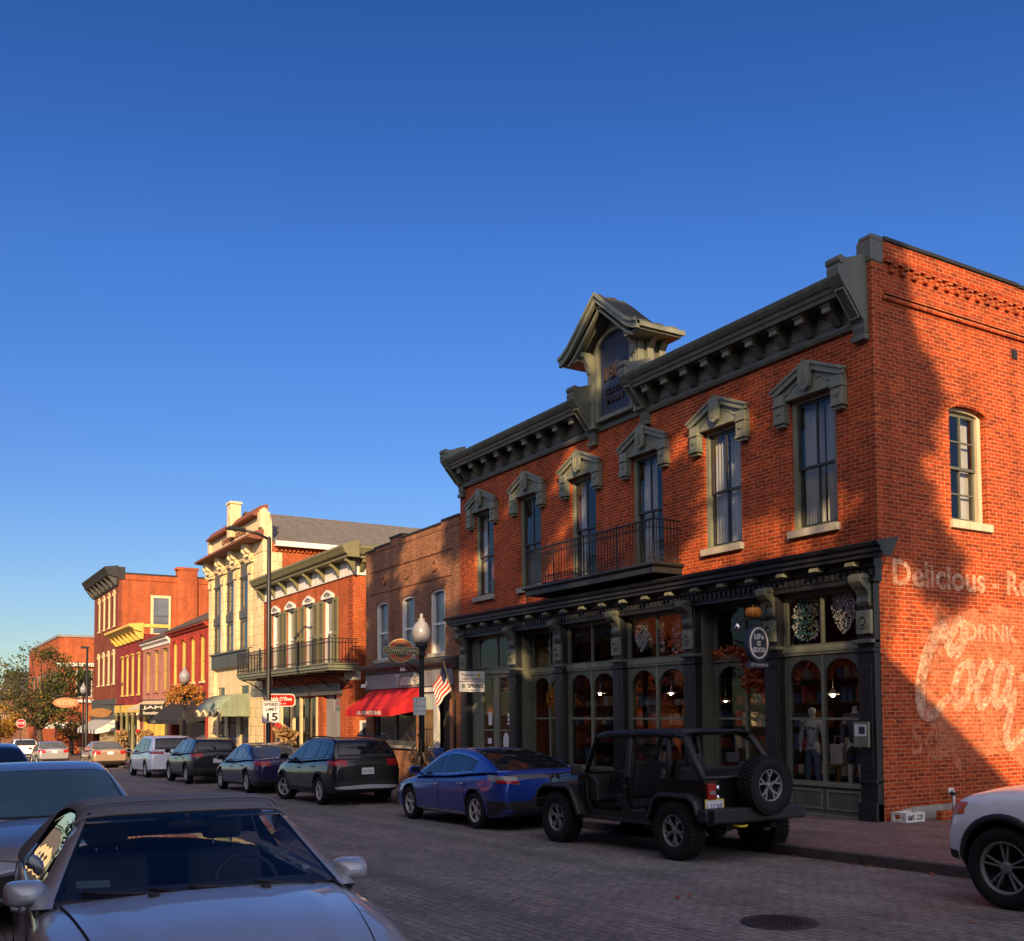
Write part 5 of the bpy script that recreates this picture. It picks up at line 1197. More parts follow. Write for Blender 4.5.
def arched_front(a, b, xr, zb=0, doors=(), n=2, parent=None, transom=True, mullc=1, glassm='shop_glass', bulk=True, rail=1.63):
    """one bay of the shop front, set back xr from the wall face: bulkhead, arched lights, transom lights"""
    P = front(XF+xr); parent = parent or shop; zs = gz((a+b)/2)+0.10; fr = 0.07; zt0, zt1 = 2.88, 3.90
    lights = []; w = (b-a-2*fr)/n
    for i in range(n): lights.append((a+fr+i*w+0.045, a+fr+(i+1)*w-0.045))
    gz0 = 0.52 if bulk else zs+0.22
    mb = MB(); holes = [arch(u, v, gz0, 2.69-(v-u)/2*0.85, (v-u)/2*0.85, 14) for u, v in lights]
    mb.plate(rect(a, b, zs, zt0), holes, P, 0, -0.07)
    fm = mb.build('shop_window' if bulk else 'shop_door', [M['trim_sage_dark']], parent, bevel=0.006)
    mb = MB()
    for u, v in lights: mb.box(XF+xr+0.01, XF+xr+0.05, u, v, rail-0.025, rail+0.02)
    mb.box(XF+xr-0.05, XF+xr+0.0, a, b, zt0-0.05, zt0+0.06); mb.box(XF+xr-0.035, XF+xr, a, b, zt0-0.10, zt0-0.05)
    if bulk:
        for u, v in lights:
            for q in (rect(u, v, 0.02+max(0, zs), 0.06+max(0, zs)), rect(u, v, 0.34, 0.38), rect(u, u+0.04, 0.06+max(0, zs), 0.34), rect(v-0.04, v, 0.06+max(0, zs), 0.34)): mb.box(XF+xr-0.02, XF+xr, q[0][0], q[1][0], q[0][1], q[2][1])
        mb.box(XF+xr-0.05, XF+xr, a, b, 0.43, 0.50); mb.box(XF+xr-0.04, XF+xr, a, b, zs-0.1, zs+0.07)
    for i in range(1, n): u = a+fr+i*w; mb.box(XF+xr-0.018, XF+xr, u-0.03, u+0.03, 0.50 if bulk else zs, zt0-0.1)
    mb.build('moulding', [M['trim_sage']], fm, bevel=0.005)
    mb = MB(); mb.add([P(u, v, -0.035) for u, v in rect(a+0.03, b-0.03, gz0-0.02, 2.72)], [(0, 1, 2, 3)]); mb.build('pane', [M[glassm]], fm)
    if transom:
        mb = MB(); hs = [rect(a+fr+i*w+0.03, a+fr+(i+1)*w-0.03, zt0+0.10, zt1-0.05) for i in range(n)]
        mb.plate(rect(a, b, zt0+0.061, zt1+0.05), hs, P, 0, -0.06); tr = mb.build('transom', [M['trim_sage_dark']], parent, bevel=0.005)
        mb = MB(); mb.add([P(u, v, -0.03) for u, v in rect(a+0.03, b-0.03, zt0+0.08, zt1)], [(0, 1, 2, 3)]); mb.build('pane', [M[glassm]], tr)
    return fm
BA = [(PY[i]+PWD, PY[i+1]-PWD) for i in range(6)]
arched_front(*BA[0], 0.02); arched_front(*BA[2], 0.02); arched_front(*BA[3], 0.02)
def splay(a, b, xr, x0=0.05):
    """side cheeks of a recessed entrance"""
    for y in (a+0.02, b-0.02):
        mb = MB(); mb.box(XF+x0, XF+xr, y-0.02, y+0.02, gz(y), 3.95); mb.build('entrance_cheek', [M['trim_sage_dark']], shop)
    mb = MB(); mb.box(XF+x0, XF+xr+0.1, a, b, 3.90, 3.95); mb.build('entrance_ceiling', [M['trim_black']], shop)
splay(*BA[1], 0.34); arched_front(BA[1][0]+0.04, BA[1][1]-0.04, 0.34, 0, bulk=False)
splay(*BA[4], 0.34); arched_front(BA[4][0]+0.04, BA[4][1]-0.04, 0.34, 0, bulk=False, n=2)
# bay with the notices: a wide door post and two tall lights
a, b = BA[5]; P = front(XF+0.05); zs = gz(24)+0.1
mb = MB(); mb.plate(rect(a, b, zs, 2.88), [rect(a+0.22, a+0.85, 0.2, 2.75), rect(b-1.20, b-0.60, 0.2, 2.75)], P, 0, -0.07); fm = mb.build('shop_door', [M['trim_sage']], shop, bevel=0.006)
mb = MB(); mb.add([P(u, v, -0.035) for u, v in rect(a+0.1, b-0.5, 0.1, 2.8)], [(0, 1, 2, 3)]); mb.build('pane', [M['shop_glass']], fm)
mb = MB()
for q in (rect(a+0.22, a+0.85, 1.28, 1.33), rect(b-1.20, b-0.60, 1.28, 1.33)): mb.box(XF+0.07, XF+0.11, q[0][0], q[1][0], q[0][1], q[2][1])
mb.box(XF-0.0, XF+0.05, a, b, 2.86, 2.98); mb.build('moulding', [M['trim_sage']], fm)
mb = MB(); mb.plate(rect(a, b, 2.99, 3.95), [rect(a+0.10, (a+b)/2-0.28, 3.08, 3.85), rect((a+b)/2-0.20, b-0.42, 3.08, 3.85)], P, 0, -0.06); tr = mb.build('transom', [M['trim_sage_dark']], shop)
mb = MB(); mb.add([P(u, v, -0.03) for u, v in rect(a+0.05, b-0.3, 3.02, 3.9)], [(0, 1, 2, 3)]); mb.build('pane', [M['shop_glass']], tr)
mb = MB(); paper = M['plate_white']; 
for (u, v, w_, h_) in ((a+0.36, 1.72, 0.16, 0.10), (a+0.36, 1.60, 0.16, 0.08), (a+0.36, 1.49, 0.18, 0.07), (b-0.98, 1.62, 0.2, 0.36), (b-0.95, 1.00, 0.22, 0.16), (b-0.86, 0.74, 0.3, 0.12), (b-0.92, 0.55, 0.34, 0.1), (a+0.5, 0.64, 0.34, 0.18), (a+0.52, 0.42, 0.42, 0.07), (a+0.52, 0.30, 0.38, 0.06)): MB().box(XF+0.070, XF+0.0745, u-w_/2, u+w_/2, v-h_/2, v+h_/2).build('window_notice', [paper], fm)
mb.plate(ring((a+0.52, 1.0), 0.15, 0.25, 20), [], front(XF+0.07), 0, -0.004); mb.build('window_notice', [paper], fm)
# floor, ceiling and back of the shop room
mb = MB(); mb.box(XF+0.12, 21, YA+0.32, YB-0.32, 0.18, 0.24, 0); mb.box(XF+0.9, 21, YA+0.32, YB-0.32, 4.10, 4.16, 0); mb.box(20.9, 21, YA+0.32, YB-0.32, 0.24, 4.10, 0)
for y in (16.03, 18.47, 23.08): mb.box(17.0, 17.4, y-0.2, y+0.2, 0.24, 4.10, 0)
room = mb.build('shop_interior', [paint('room_brown', (0.055, 0.036, 0.028), 0.9)], shop)
rnd = random.Random(3); mb = MB(); cols = ['stock_rust', 'stock_blue', 'stock_cream', 'stock_grey', 'stock_red']
for nme, c in zip(cols, ((0.32, 0.09, 0.03), (0.05, 0.12, 0.25), (0.45, 0.40, 0.32), (0.12, 0.12, 0.13), (0.35, 0.05, 0.03))): paint(nme, c, 0.8)
for k in range(9):
    y0 = lerp(12.3, 24.2, k/8)
    for z in (0.45, 0.95, 1.45, 1.95, 2.45):
        mb.box(16.4, 17.0, y0-0.55, y0+0.55, z-0.03, z, 5)
        u = y0-0.5
        while u < y0+0.45:
            w_ = rnd.uniform(0.10, 0.24); h_ = rnd.uniform(0.10, 0.36); mb.box(16.42, 16.8, u, u+w_, z+0.001, z+h_, rnd.randrange(5)); u += w_+rnd.uniform(0.02, 0.12)
mb.build('shelves', [M[c] for c in cols]+[M['room_brown']], shop)
# ================================================================== the row of buildings down the street
brick('brick_brown', (0.30, 0.12, 0.055), (0.18, 0.07, 0.036), (0.34, 0.22, 0.14), stain=(0.10, 0.06, 0.045), stain_amt=0.6, big=0.5)
brick('brick_orange', (0.42, 0.085, 0.022), (0.32, 0.06, 0.018), (0.38, 0.16, 0.08), stain=(0.24, 0.06, 0.02), stain_amt=0.5)
brick('brick_painted_red', (0.42, 0.055, 0.035), (0.37, 0.05, 0.03), (0.36, 0.05, 0.03), stain=(0.28, 0.04, 0.03), stain_amt=0.4)
brick('brick_painted_pink', (0.42, 0.19, 0.14), (0.37, 0.165, 0.125), (0.37, 0.165, 0.125), stain=(0.28, 0.13, 0.10), stain_amt=0.4)
brick('brick_painted_maroon', (0.26, 0.035, 0.035), (0.22, 0.03, 0.03), (0.2, 0.03, 0.03), stain=(0.15, 0.03, 0.03), stain_amt=0.4)
brick('brick_umber', (0.22, 0.050, 0.025), (0.15, 0.034, 0.02), (0.22, 0.08, 0.05), stain=(0.1, 0.03, 0.02), stain_amt=0.4)
brick('terracotta_cream', (0.76, 0.63, 0.37), (0.72, 0.59, 0.34), (0.40, 0.28, 0.15), bw=0.75, rh=0.42, ms=0.012, stain=(0.48, 0.34, 0.17), stain_amt=0.5, bump=0.3, big=0.7)
paint('cream_plaster', (0.72, 0.59, 0.35), 0.7, var=0.2, scale=3, bump=0.2)
paint('tile_rust', (0.24, 0.075, 0.03), 0.7, var=0.4, scale=8, bump=0.5, bscale=9)
paint('slate_grey', (0.17, 0.155, 0.14), 0.85, var=0.45, scale=4, bump=0.5, bscale=8)
paint('shingle_brown', (0.10, 0.07, 0.055), 0.9, var=0.45, scale=4, bump=0.5, bscale=8)
paint('green_olive', (0.19, 0.18, 0.09), 0.55, var=0.2); paint('green_grey', (0.17, 0.19, 0.14), 0.55, var=0.2)
paint('steel_grey', (0.075, 0.08, 0.08), 0.5, var=0.2); paint('grey_paint', (0.26, 0.26, 0.27), 0.55, var=0.2)
paint('yellow_paint', (0.68, 0.47, 0.10), 0.6, var=0.15); paint('ochre_paint', (0.42, 0.28, 0.08), 0.6, var=0.2)
paint('awning_red', (0.52, 0.022, 0.030), 0.8, var=0.2, scale=2.5, bump=0.15, bscale=120, spec=0.2)
paint('awning_black', (0.030, 0.031, 0.036), 0.85, var=0.3, bump=0.15, bscale=120, spec=0.2)
paint('awning_cream', (0.55, 0.47, 0.33), 0.85, var=0.2, bump=0.15, bscale=120, spec=0.2)
paint('awning_green', (0.26, 0.33, 0.24), 0.5, var=0.4, scale=1.5); paint('mint_paint', (0.45, 0.58, 0.52), 0.55, var=0.15)
paint('letters_pale', (0.60, 0.58, 0.52), 0.45); paint('letters_dim', (0.20, 0.16, 0.16), 0.7); paint('sign_red', (0.50, 0.015, 0.012), 0.35); paint('sign_black', (0.02, 0.02, 0.02), 0.4)
pane('pane_dark', (0.018, 0.020, 0.024), 0.05, 0.8); pane('pane_sky', (0.09, 0.105, 0.13), 0.08, 0.8); pane('pane_warm', (0.16, 0.10, 0.04), 0.1, 0.6)

def shell(root, name, wallm, y0, y1, z1, depth, holes, sidem=None, back=True, parapet=0.0):
    """front wall with openings plus side and back walls and a flat roof"""
    mb = MB(); zb = gz(y1)-0.6
    mb.plate(rect(y0, y1, zb, z1), holes, F, 0, -0.28); w = mb.build('front_wall', [wallm], root)
    mb = MB(); x0, x1 = XF+0.28, XF+depth
    mb.box(x0-0.26, x1, y0, y0+0.25, zb, z1) if False else mb.box(x0, x1, y0, y0+0.25, zb, z1)
    mb.box(x0, x1, y1-0.25, y1, zb, z1); mb.box(x1-0.25, x1, y0+0.25, y1-0.25, zb, z1); mb.box(x0, x1-0.25, y0+0.25, y1-0.25, z1-0.5, z1-0.35)
    mb.build('side_wall', [sidem or wallm], root)
    return w
def simple_window(root, y, w, z0, z1, frame, glassm, rise=0.0, rec=0.10, sill=None, head=None, cw=0.10, hd=0.12, rail=True):
    mb = MB(); o = arch(y-w, y+w, z0, z1, rise, 8) if rise else rect(y-w, y+w, z0, z1)
    i_ = arch(y-w+cw, y+w-cw, z0+0.05, z1, max(0.01, rise-cw*0.7), 8) if rise else rect(y-w+cw, y+w-cw, z0+0.05, z1-cw)
    mb.plate(o, [i_], F, -rec+0.06, -rec-0.06)
    if rail: mb.box(XF+rec-0.0, XF+rec+0.05, y-w+cw-0.01, y+w-cw+0.01, (z0+z1)/2-0.035, (z0+z1)/2+0.035)
    win = mb.build('window', [frame], root)
    mb = MB(); mb.add([F(u, v, -rec-0.05) for u, v in o], [tuple(range(len(o)))]); mb.build('pane', [glassm], win)
    if sill: mb = MB(); mb.box(XF-0.09, XF+0.05, y-w-0.08, y+w+0.08, z0-0.12, z0-0.002); mb.build('sill', [sill], win, bevel=0.01)
    if head:
        mb = MB(); oo = arch(y-w-hd, y+w+hd, z1-0.12, z1, max(rise, 0.02)+hd, 10); ii = arch(y-w, y+w, z1-0.13, z1, max(rise, 0.02), 10)
        q = oo[2:]+ii[2:][::-1]; mb.plate(q, [], F, 0.002, 0.08); mb.build('window_head', [head], win, bevel=0.008)
    return win
def cornice(root, name, mats, prof, y0, y1, brk=0, bprof=None, bw=0.08, xoff=0.0):
    mb = MB(); mb.prism([(-o, z) for o, z in prof], lambda u, v, w: (XF+xoff+u, w, v), y0, y1); c = mb.build(name, [mats[0]], root, bevel=0.006)
    for i in range(brk):
        y = lerp(y0+0.35, y1-0.35, i/max(1, brk-1)); mb = MB(); mb.prism([(-o, z) for o, z in bprof], lambda u, v, w: (XF+xoff+u, w, v), y-bw, y+bw); mb.build('bracket', [mats[-1]], c, bevel=0.006)
    return c
def awning(root, m, y0, y1, ztop, zbot, out, val=0.22, mat2=None, n=1, name='awning', stripes=0):
    mb = MB(); xa, xb = XF-0.03, XF-out
    K = stripes or 1
    for k in range(K):
        a, b = lerp(y0, y1, k/K), lerp(y0, y1, (k+1)/K); mt = k % 2 if stripes else 0; rows = []
        for i in range(7):
            t = i/6; sag = -0.03*math.sin(PI*t); rows += [(lerp(xa, xb, t), a, lerp(ztop, zbot, t)+sag), (lerp(xa, xb, t), b, lerp(ztop, zbot, t)+sag)]
        rows += [(xb, a, zbot-val), (xb, b, zbot-val)]
        mb.add(rows, [(2*i, 2*i+1, 2*i+3, 2*i+2) for i in range(7)], mt)
    for y in (y0, y1):
        mb.add([(xa, y, ztop), (xb, y, zbot), (xb, y, zbot-val), (xa, y, zbot-val*0.2)], [(0, 1, 2, 3)], 0)
    o = mb.build(name, [m, mat2 or m], root); md = o.modifiers.new('solid', 'SOLIDIFY'); md.thickness = 0.015
    fr = MB()
    for y in (y0+0.04, y1-0.04): fr.tube([(xa, y, zbot-0.02), (xb+0.03, y, zbot-0.02)], 0.015, 6)
    fr.tube([(xb+0.03, y0, zbot-0.03), (xb+0.03, y1, zbot-0.03)], 0.015, 6); fr.build('awning_frame', [M['iron_black']], o)
    return o
# ---------------- brown brick tavern with the red awning
Y0, Y1 = 26.25, 33.30
tav = thing('brick_tavern', (XF, 29.8, gz(30)), 'narrow brown brick building with three arched windows and a red awning', 'building')
wy = [(27.72, 0.50), (29.85, 0.50), (31.9, 0.50)]
dz = gz(29)+0.1
shell(tav, 'w', M['brick_brown'], Y0, Y1, 7.38, 12, [arch(y-w, y+w, 3.62, 5.46, 0.14, 8) for y, w in wy]+[rect(26.95, 29.0, dz, 2.55), rect(29.25, 32.6, 0.75, 2.3)])
mb = MB(); rnd = random.Random(8)
for a, b, h in ((Y0, 27.4, 7.62), (27.4, 30.2, 7.55), (30.2, 31.2, 7.66), (31.2, 32.5, 7.50), (32.5, Y1, 7.44)): mb.box(XF-0.02, XF+0.3, a, b, 7.38, h, 0); mb.box(XF-0.05, XF+0.34, a, b, h, h+0.06, 1)
mb.build('parapet', [M['brick_brown'], M['tar_black']], tav)
mb = MB(); mb.box(XF-0.03, XF, Y0+0.5, Y1-0.4, 6.70, 6.78); mb.box(XF-0.025, XF, Y0+0.5, Y1-0.4, 5.92, 5.99)
mb.build('string_course', [M['brick_brown']], tav)
for y in (27.9, 29.9, 31.7): mb = MB(); mb.plate(ring((y, 6.36), 0.20, 0.20, 16), [ring((y, 6.36), 0.09, 0.09, 16)], F, 0.0, 0.05); mb.build('tie_plate', [M['brick_brown']], tav)
for y, w in wy: simple_window(tav, y, w, 3.62, 5.46, M['white_paint'], M['pane_sky'], 0.14, 0.10, M['stone_sill'])
cornice(tav, 'shop_cornice', [M['steel_grey']], [(0, 3.12), (0.10, 3.14), (0.14, 3.24), (0.30, 3.30), (0.33, 3.40), (0, 3.50)], Y0+0.1, Y1-0.05)
mb = MB(); mb.box(XF-0.07, XF-0.001, Y0+0.4, Y1-0.1, 2.62, 3.12); fas = mb.build('sign_board', [M['grey_paint']], tav, bevel=0.01)
mb = MB(); text_mesh(mb, 'Tuner\u2019s', F, 29.7, 2.86, 0.50, 0.07, 0.13, 0, width=1.75, flip=True, bold=0.012); mb.build('sign_lettering', [M['letters_pale']], fas)
aw = awning(tav, M['awning_red'], 28.98, 32.60, 2.60, 1.92, 1.05)
mb = MB(); text_mesh(mb, 'LA BONTE BAR', lambda u, v, w: (XF-1.05-w, u, v), 30.6, 1.81, 0.17, 0.008, 0.011, 0, width=2.0, flip=True, bold=0.006); mb.build('awning_lettering', [M['letters_pale']], aw)
mb = MB(); mb.plate(rect(28.0, 29.0, dz, 2.55), [rect(28.14, 28.86, 0.75, 1.9)], F, -0.06, -0.12); d1 = mb.build('door', [M['mint_paint']], tav)
mb = MB(); mb.add([F(u, v, -0.09) for u, v in rect(28.1, 28.9, 0.7, 1.95)], [(0, 1, 2, 3)]); mb.box(XF+0.05, XF+0.07, 28.14, 28.86, 1.3, 1.35); mb.build('pane', [M['pane_warm']], d1)
mb = MB(); mb.box(XF+0.0, XF+0.10, 27.78, 27.98, dz, 2.55); mb.box(XF-0.02, XF+0.1, 26.95, 29.0, 2.45, 2.62); mb.build('door_frame', [M['white_paint']], tav)
mb = MB(); mb.add([F(u, v, -0.22) for u, v in rect(26.95, 27.8, dz, 2.5)], [(0, 1, 2, 3)]); mb.build('doorway', [M['room_dark']], tav)
mb = MB(); mb.plate(rect(29.25, 32.6, 0.75, 2.3), [rect(29.4, 30.9, 0.9, 2.2), rect(31.05, 32.45, 0.9, 2.2)], F, -0.08, -0.16); w_ = mb.build('shop_window', [M['steel_grey']], tav)
mb = MB(); mb.add([F(u, v, -0.12) for u, v in rect(29.3, 32.5, 0.8, 2.25)], [(0, 1, 2, 3)]); mb.build('pane', [M['pane_dark']], w_)
mb = MB(); mb.box(XF-0.12, XF+0.05, 29.2, 32.6, 0.66, 0.748); mb.build('sill', [M['grey_paint']], tav)
mb = MB(); mb.tube([(XF-0.06, 26.52, 0.2), (XF-0.06, 26.52, 2.2), (XF-0.10, 26.6, 2.5)], 0.035, 8); mb.build('downpipe', [M['iron_black']], tav)
for y, z in ((26.9, 2.62), (33.0, 2.72), (29.75, 3.18)):
    mb = MB(); mb.box(XF-0.13, XF-0.075, y-0.05, y+0.05, z+0.08, z+0.2)
    for d in (-0.10, 0.10): mb.lathe([(0.03, 0.0), (0.06, -0.10), (0.065, -0.13)], (XF-0.22, y+d, z+0.1), 'z', 10)
    mb.build('floodlight', [M['white_paint']], tav)
# ---------------- red brick house with green shutters and a balcony
Y0, Y1 = 34.50, 45.10
hs = thing('balcony_building', (XF, 39.8, gz(40)), 'red brick building with green shutters, iron balcony and olive cornice', 'building')
wy = [36.95, 39.1, 41.35, 43.35]
shell(hs, 'w', M['brick_orange'], Y0, Y1, 7.0, 16, [rect(y-0.48, y+0.48, 3.62, 6.25) for y in wy]+[rect(38.3, 44.6, -0.55, 2.45), rect(35.75, 37.5, -0.55, 2.7)])
mb = MB()
for k in range(52):
    z = -0.6+k*0.145; d = 0.52 if k % 2 else 0.40; mb.box(XF-0.012, XF, Y0, Y0+d, z+0.008, z+0.137)
mb.build('corner_bricks', [M['brick_red']], hs)
for y in wy:
    w_ = simple_window(hs, y, 0.48, 3.62, 6.25, M['white_paint'], M['pane_sky'], 0.0, 0.10, None, None)
    hd = MB(); hd.plate([(y-0.60, 6.22), (y+0.60, 6.22), (y+0.60, 6.36), (y, 6.56), (y-0.60, 6.36)], [[(y-0.42, 6.27), (y+0.42, 6.27), (y+0.42, 6.35), (y, 6.47), (y-0.42, 6.35)]], F, 0.002, 0.10); hd.plate([(y-0.42, 6.27), (y+0.42, 6.27), (y+0.42, 6.35), (y, 6.47), (y-0.42, 6.35)], [], F, 0.002, 0.05, 1)
    hd.build('window_head', [M['white_paint'], M['grey_paint']], w_)
    for sg in (-1, 1):
        mb = MB(); a = y+sg*0.76; mb.plate(rect(a-0.26, a+0.26, 3.62, 6.2), [rect(a-0.19, a+0.19, 3.74, 4.78), rect(a-0.19, a+0.19, 4.9, 6.08)], F, 0.004, 0.055)
        for k in range(30): z = 3.76+k*0.077; mb.box(XF-0.04, XF-0.01, a-0.19, a+0.19, z, z+0.05) if not 4.74 < z < 4.9 else None
        mb.build('shutter', [M['green_olive']], w_)
hc = cornice(hs, 'cornice', [M['green_olive'], M['green_olive']], [(0, 7.42), (0.45, 7.42), (0.45, 7.50), (0.55, 7.56), (0.62, 7.70), (0.66, 7.76), (0.66, 7.84), (0, 8.05)], Y0-0.62, Y1+0.1, 8, [(0.062, 6.92), (0.12, 6.92), (0.16, 7.02), (0.30, 7.22), (0.42, 7.30), (0.42, 7.415), (0.062, 7.415)])
mb = MB(); mb.prism([(-o, z) for o, z in [(0, 7.42), (0.45, 7.42), (0.45, 7.50), (0.55, 7.56), (0.62, 7.70), (0.66, 7.76), (0.66, 7.84), (0, 8.05)]], lambda u, v, w: (w, Y0+u, v), XF+0.01, XF+9); mb.build('side_cornice', [M['green_olive']], hs)
for k in range(3): mb = MB(); x = XF+0.28+k*0.26; mb.prism([(-o, z) for o, z in [(0.062, 6.98), (0.12, 6.98), (0.30, 7.24), (0.40, 7.30), (0.40, 7.415), (0.062, 7.415)]], lambda u, v, w: (x+w, Y0+u, v), -0.06, 0.06); mb.build('bracket', [M['green_olive']], hs)
mb = MB(); mb.box(XF-0.06, XF+0.28, Y0-0.06, Y1, 6.86, 7.42); mb.box(XF+0.28, XF+9, Y0-0.06, Y0+0.0, 6.86, 7.42); mb.build('frieze', [M['white_paint']], hs)
mb = MB(); mb.box(XF-1.15, XF-0.002, 33.95, 45.3, 3.42, 3.55); mb.box(XF-1.19, XF-0.002, 33.90, 45.34, 3.55, 3.60); mb.box(XF-1.10, XF-0.002, 34.0, 45.2, 3.34, 3.42)
bl = mb.build('balcony', [M['green_grey']], hs, bevel=0.012)
mb = MB(); xb = XF-1.12
for z in (4.48, 3.72, 4.34): mb.box(xb-0.015, xb+0.015, 33.97, 45.28, z-0.015, z+0.015); mb.box(xb, XF-0.01, 33.97, 34.0, z-0.015, z+0.015); mb.box(xb, XF-0.01, 45.25, 45.28, z-0.015, z+0.015)
n = 84
for k in range(n+1):
    y = lerp(33.98, 45.27, k/n); r_ = 0.024 if k % 12 == 0 else 0.010; mb.box(xb-r_, xb+r_, y-r_, y+r_, 3.6, 4.47 if k % 12 else 4.58)
for k in range(1, 9):
    x = lerp(xb, XF, k/9)
    for y in (33.985, 45.265): mb.box(x-0.01, x+0.01, y-0.01, y+0.01, 3.6, 4.47)
mb.build('railing', [M['iron_black']], bl)
for k in range(6):
    y = lerp(34.5, 44.9, k/5); mb = MB(); mb.tube([(XF-0.03, y, 2.78), (XF-0.25, y, 2.92), (XF-0.7, y, 3.2), (XF-1.05, y, 3.32)], 0.022, 6); mb.tube([(XF-0.30+0.13*math.cos(t*0.7), y, 3.14+0.13*math.sin(t*0.7)) for t in range(9)], 0.014, 5, closed=True); mb.tube([(XF-0.03, y, 3.31), (XF-1.05, y, 3.31)], 0.018, 5); mb.build('bracket', [M['iron_black']], bl)
mb = MB(); mb.box(XF-0.10, XF+0.05, 35.5, 44.9, 2.52, 2.95); mb.build('shop_lintel', [M['steel_grey']], hs)
mb = MB(); mb.box(XF-0.02, XF+0.3, 34.49, 35.3, 3.02, 3.36); mb.build('corner_stone', [M['white_paint']], hs)
for y in (38.2, 40.1, 41.0, 42.6, 44.65): mb = MB(); mb.box(XF-0.02, XF+0.06, y-0.09, y+0.09, gz(41)+0.05, 2.5); mb.build('shop_post', [M['cream_plaster']], hs)
mb = MB(); mb.add([F(u, v, -0.22) for u, v in rect(38.3, 44.6, -0.5, 2.5)], [(0, 1, 2, 3)]); mb.build('shop_pane', [M['pane_dark']], hs)
mb = MB(); mb.plate(rect(35.75, 37.5, -0.55, 2.7), [rect(35.95, 36.7, 1.9, 2.55)], F, -0.12, -0.2); dd = mb.build('door', [M['grey_paint']], hs)
mb = MB(); mb.box(XF+0.14, XF+0.18, 36.0, 36.75, -0.5, 1.75); mb.build('door_leaf', [M['tile_rust']], dd); mb = MB(); mb.add([F(u, v, -0.17) for u, v in rect(35.9, 36.75, 1.85, 2.6)], [(0, 1, 2, 3)]); mb.build('pane', [M['pane_sky']], dd)
mb = MB(); mb.plate(rect(XF+0.25, XF+1.15, 0.25, 1.55), [], side(Y0), 0.002, 0.07); sw_ = mb.build('side_window', [M['white_paint']], hs); mb = MB(); mb.plate(rect(XF+0.33, XF+1.07, 0.33, 1.47), [], side(Y0), 0.07, 0.075); mb.build('pane', [M['pane_sky']], sw_)
mb = MB(); mb.box(XF+0.05, XF+1.4, Y0-0.05, Y0, 1.72, 1.90); mb.build('side_lintel', [M['stone_sill']], hs)
# ---------------- cream terracotta front with a grey slate roof
Y0, Y1 = 45.25, 54.65
cr = thing('cream_building', (XF, 50, gz(50)), 'tall cream tiled building front with three dark window strips and rust roof tiles', 'building')
hw = [(48.32, 0.80), (50.68, 0.80), (53.02, 0.80)]
mb = MB(); zb = gz(54)-0.5
mb.plate(rect(Y0, Y1, zb, 9.25), [rect(y-w, y+w, 4.95, 9.2) for y, w in hw]+[rect(47.35, 53.6, zb+0.2, 4.15)], F, 0, -0.45); mb.box(XF+0.451, XF+0.9, Y0+0.001, Y0+0.029, zb, 9.25)
mb.build('front_wall', [M['terracotta_cream']], cr)
mb = MB(); mb.box(XF+0.46, XF+26, Y0+0.03, Y0+0.3, zb, 9.72); mb.box(XF+0.46, XF+26, Y1-0.3, Y1, zb, 9.72); mb.build('side_wall', [M['brick_orange']], cr)
mb = MB(); yr = (Y0+Y1)/2
mb.add([(XF+0.5, Y0-0.25, 9.70), (XF+27, Y0-0.25, 9.70), (XF+27, yr, 11.95), (XF+0.5, yr, 11.95), (XF+0.5, Y1+0.25, 9.70), (XF+27, Y1+0.25, 9.70)], [(0, 1, 2, 3), (3, 2, 5, 4)])
ro = mb.build('slate_roof', [M['slate_grey']], cr); ro.modifiers.new('solid', 'SOLIDIFY').thickness = 0.12
mb = MB(); mb.box(XF+0.5, XF+27, Y0-0.33, Y0-0.26, 9.50, 9.74); mb.box(XF+0.5, XF+27, Y0-0.26, Y0+0.03, 9.52, 9.56); mb.build('eaves_gutter', [M['white_paint']], cr)
mb = MB(); x = XF+0.6
while x < XF+20: mb.box(x, x+0.10, Y0-0.07, Y0+0.03, 9.30, 9.44); x += 0.2
mb.build('eaves_dentils', [M['brick_orange']], cr)
for y, w in hw:
    mb = MB(); mb.plate(rect(y-w, y+w, 4.95, 9.2), [rect(y-w+0.1, y+w-0.1, 5.05, 6.3), rect(y-w+0.1, y+w-0.1, 7.0, 8.3)], F, -0.08, -0.16); mb.box(XF+0.02, XF+0.08, y-w, y+w, 6.45, 6.85); mb.box(XF+0.03, XF+0.08, y-w, y+w, 8.4, 8.5); wn = mb.build('window', [M['steel_grey']], cr)
    mb = MB(); mb.add([F(u, v, -0.13) for u, v in rect(y-w+0.05, y+w-0.05, 5.0, 9.1)], [(0, 1, 2, 3)]); mb.build('pane', [M['pane_dark']], wn)
for y in (47.12, 49.5, 51.85, 54.2):
    mb = MB(); mb.box(XF-0.05, XF-0.002, y-0.34, y+0.34, 4.95, 8.95); pp = mb.build('pilaster', [M['terracotta_cream']], cr, bevel=0.02)
    mb = MB(); mb.box(XF-0.16, XF-0.002, y-0.48, y+0.48, 8.955, 9.05); mb.prism([(-o, z) for o, z in [(0, 9.06), (0.12, 9.06), (0.15, 9.25), (0.28, 9.42), (0.36, 9.62), (0.40, 9.78), (0, 9.78)]], lambda u, v, w: (XF+u, w, v), y-0.34, y+0.34)
    for sg in (-1, 1): mb.lathe([(0.16, -0.09), (0.16, 0.09)], (XF-0.24, y+sg*0.28, 9.52), 'y', 12); mb.lathe([(0.10, -0.05), (0.10, 0.05)], (XF-0.17, y+sg*0.40, 9.12), 'x', 12)
    for k in range(5): mb.ball((XF-0.22-0.01*k, y+(k-2)*0.09, 9.25+0.03*(k % 2)), 0.06, 0.06, 0.07, 8, 6)
    mb.box(XF-0.14, XF-0.10, y-0.16, y+0.16, 8.45, 8.8); mb.build('scroll_capital', [M['cream_plaster']], pp)
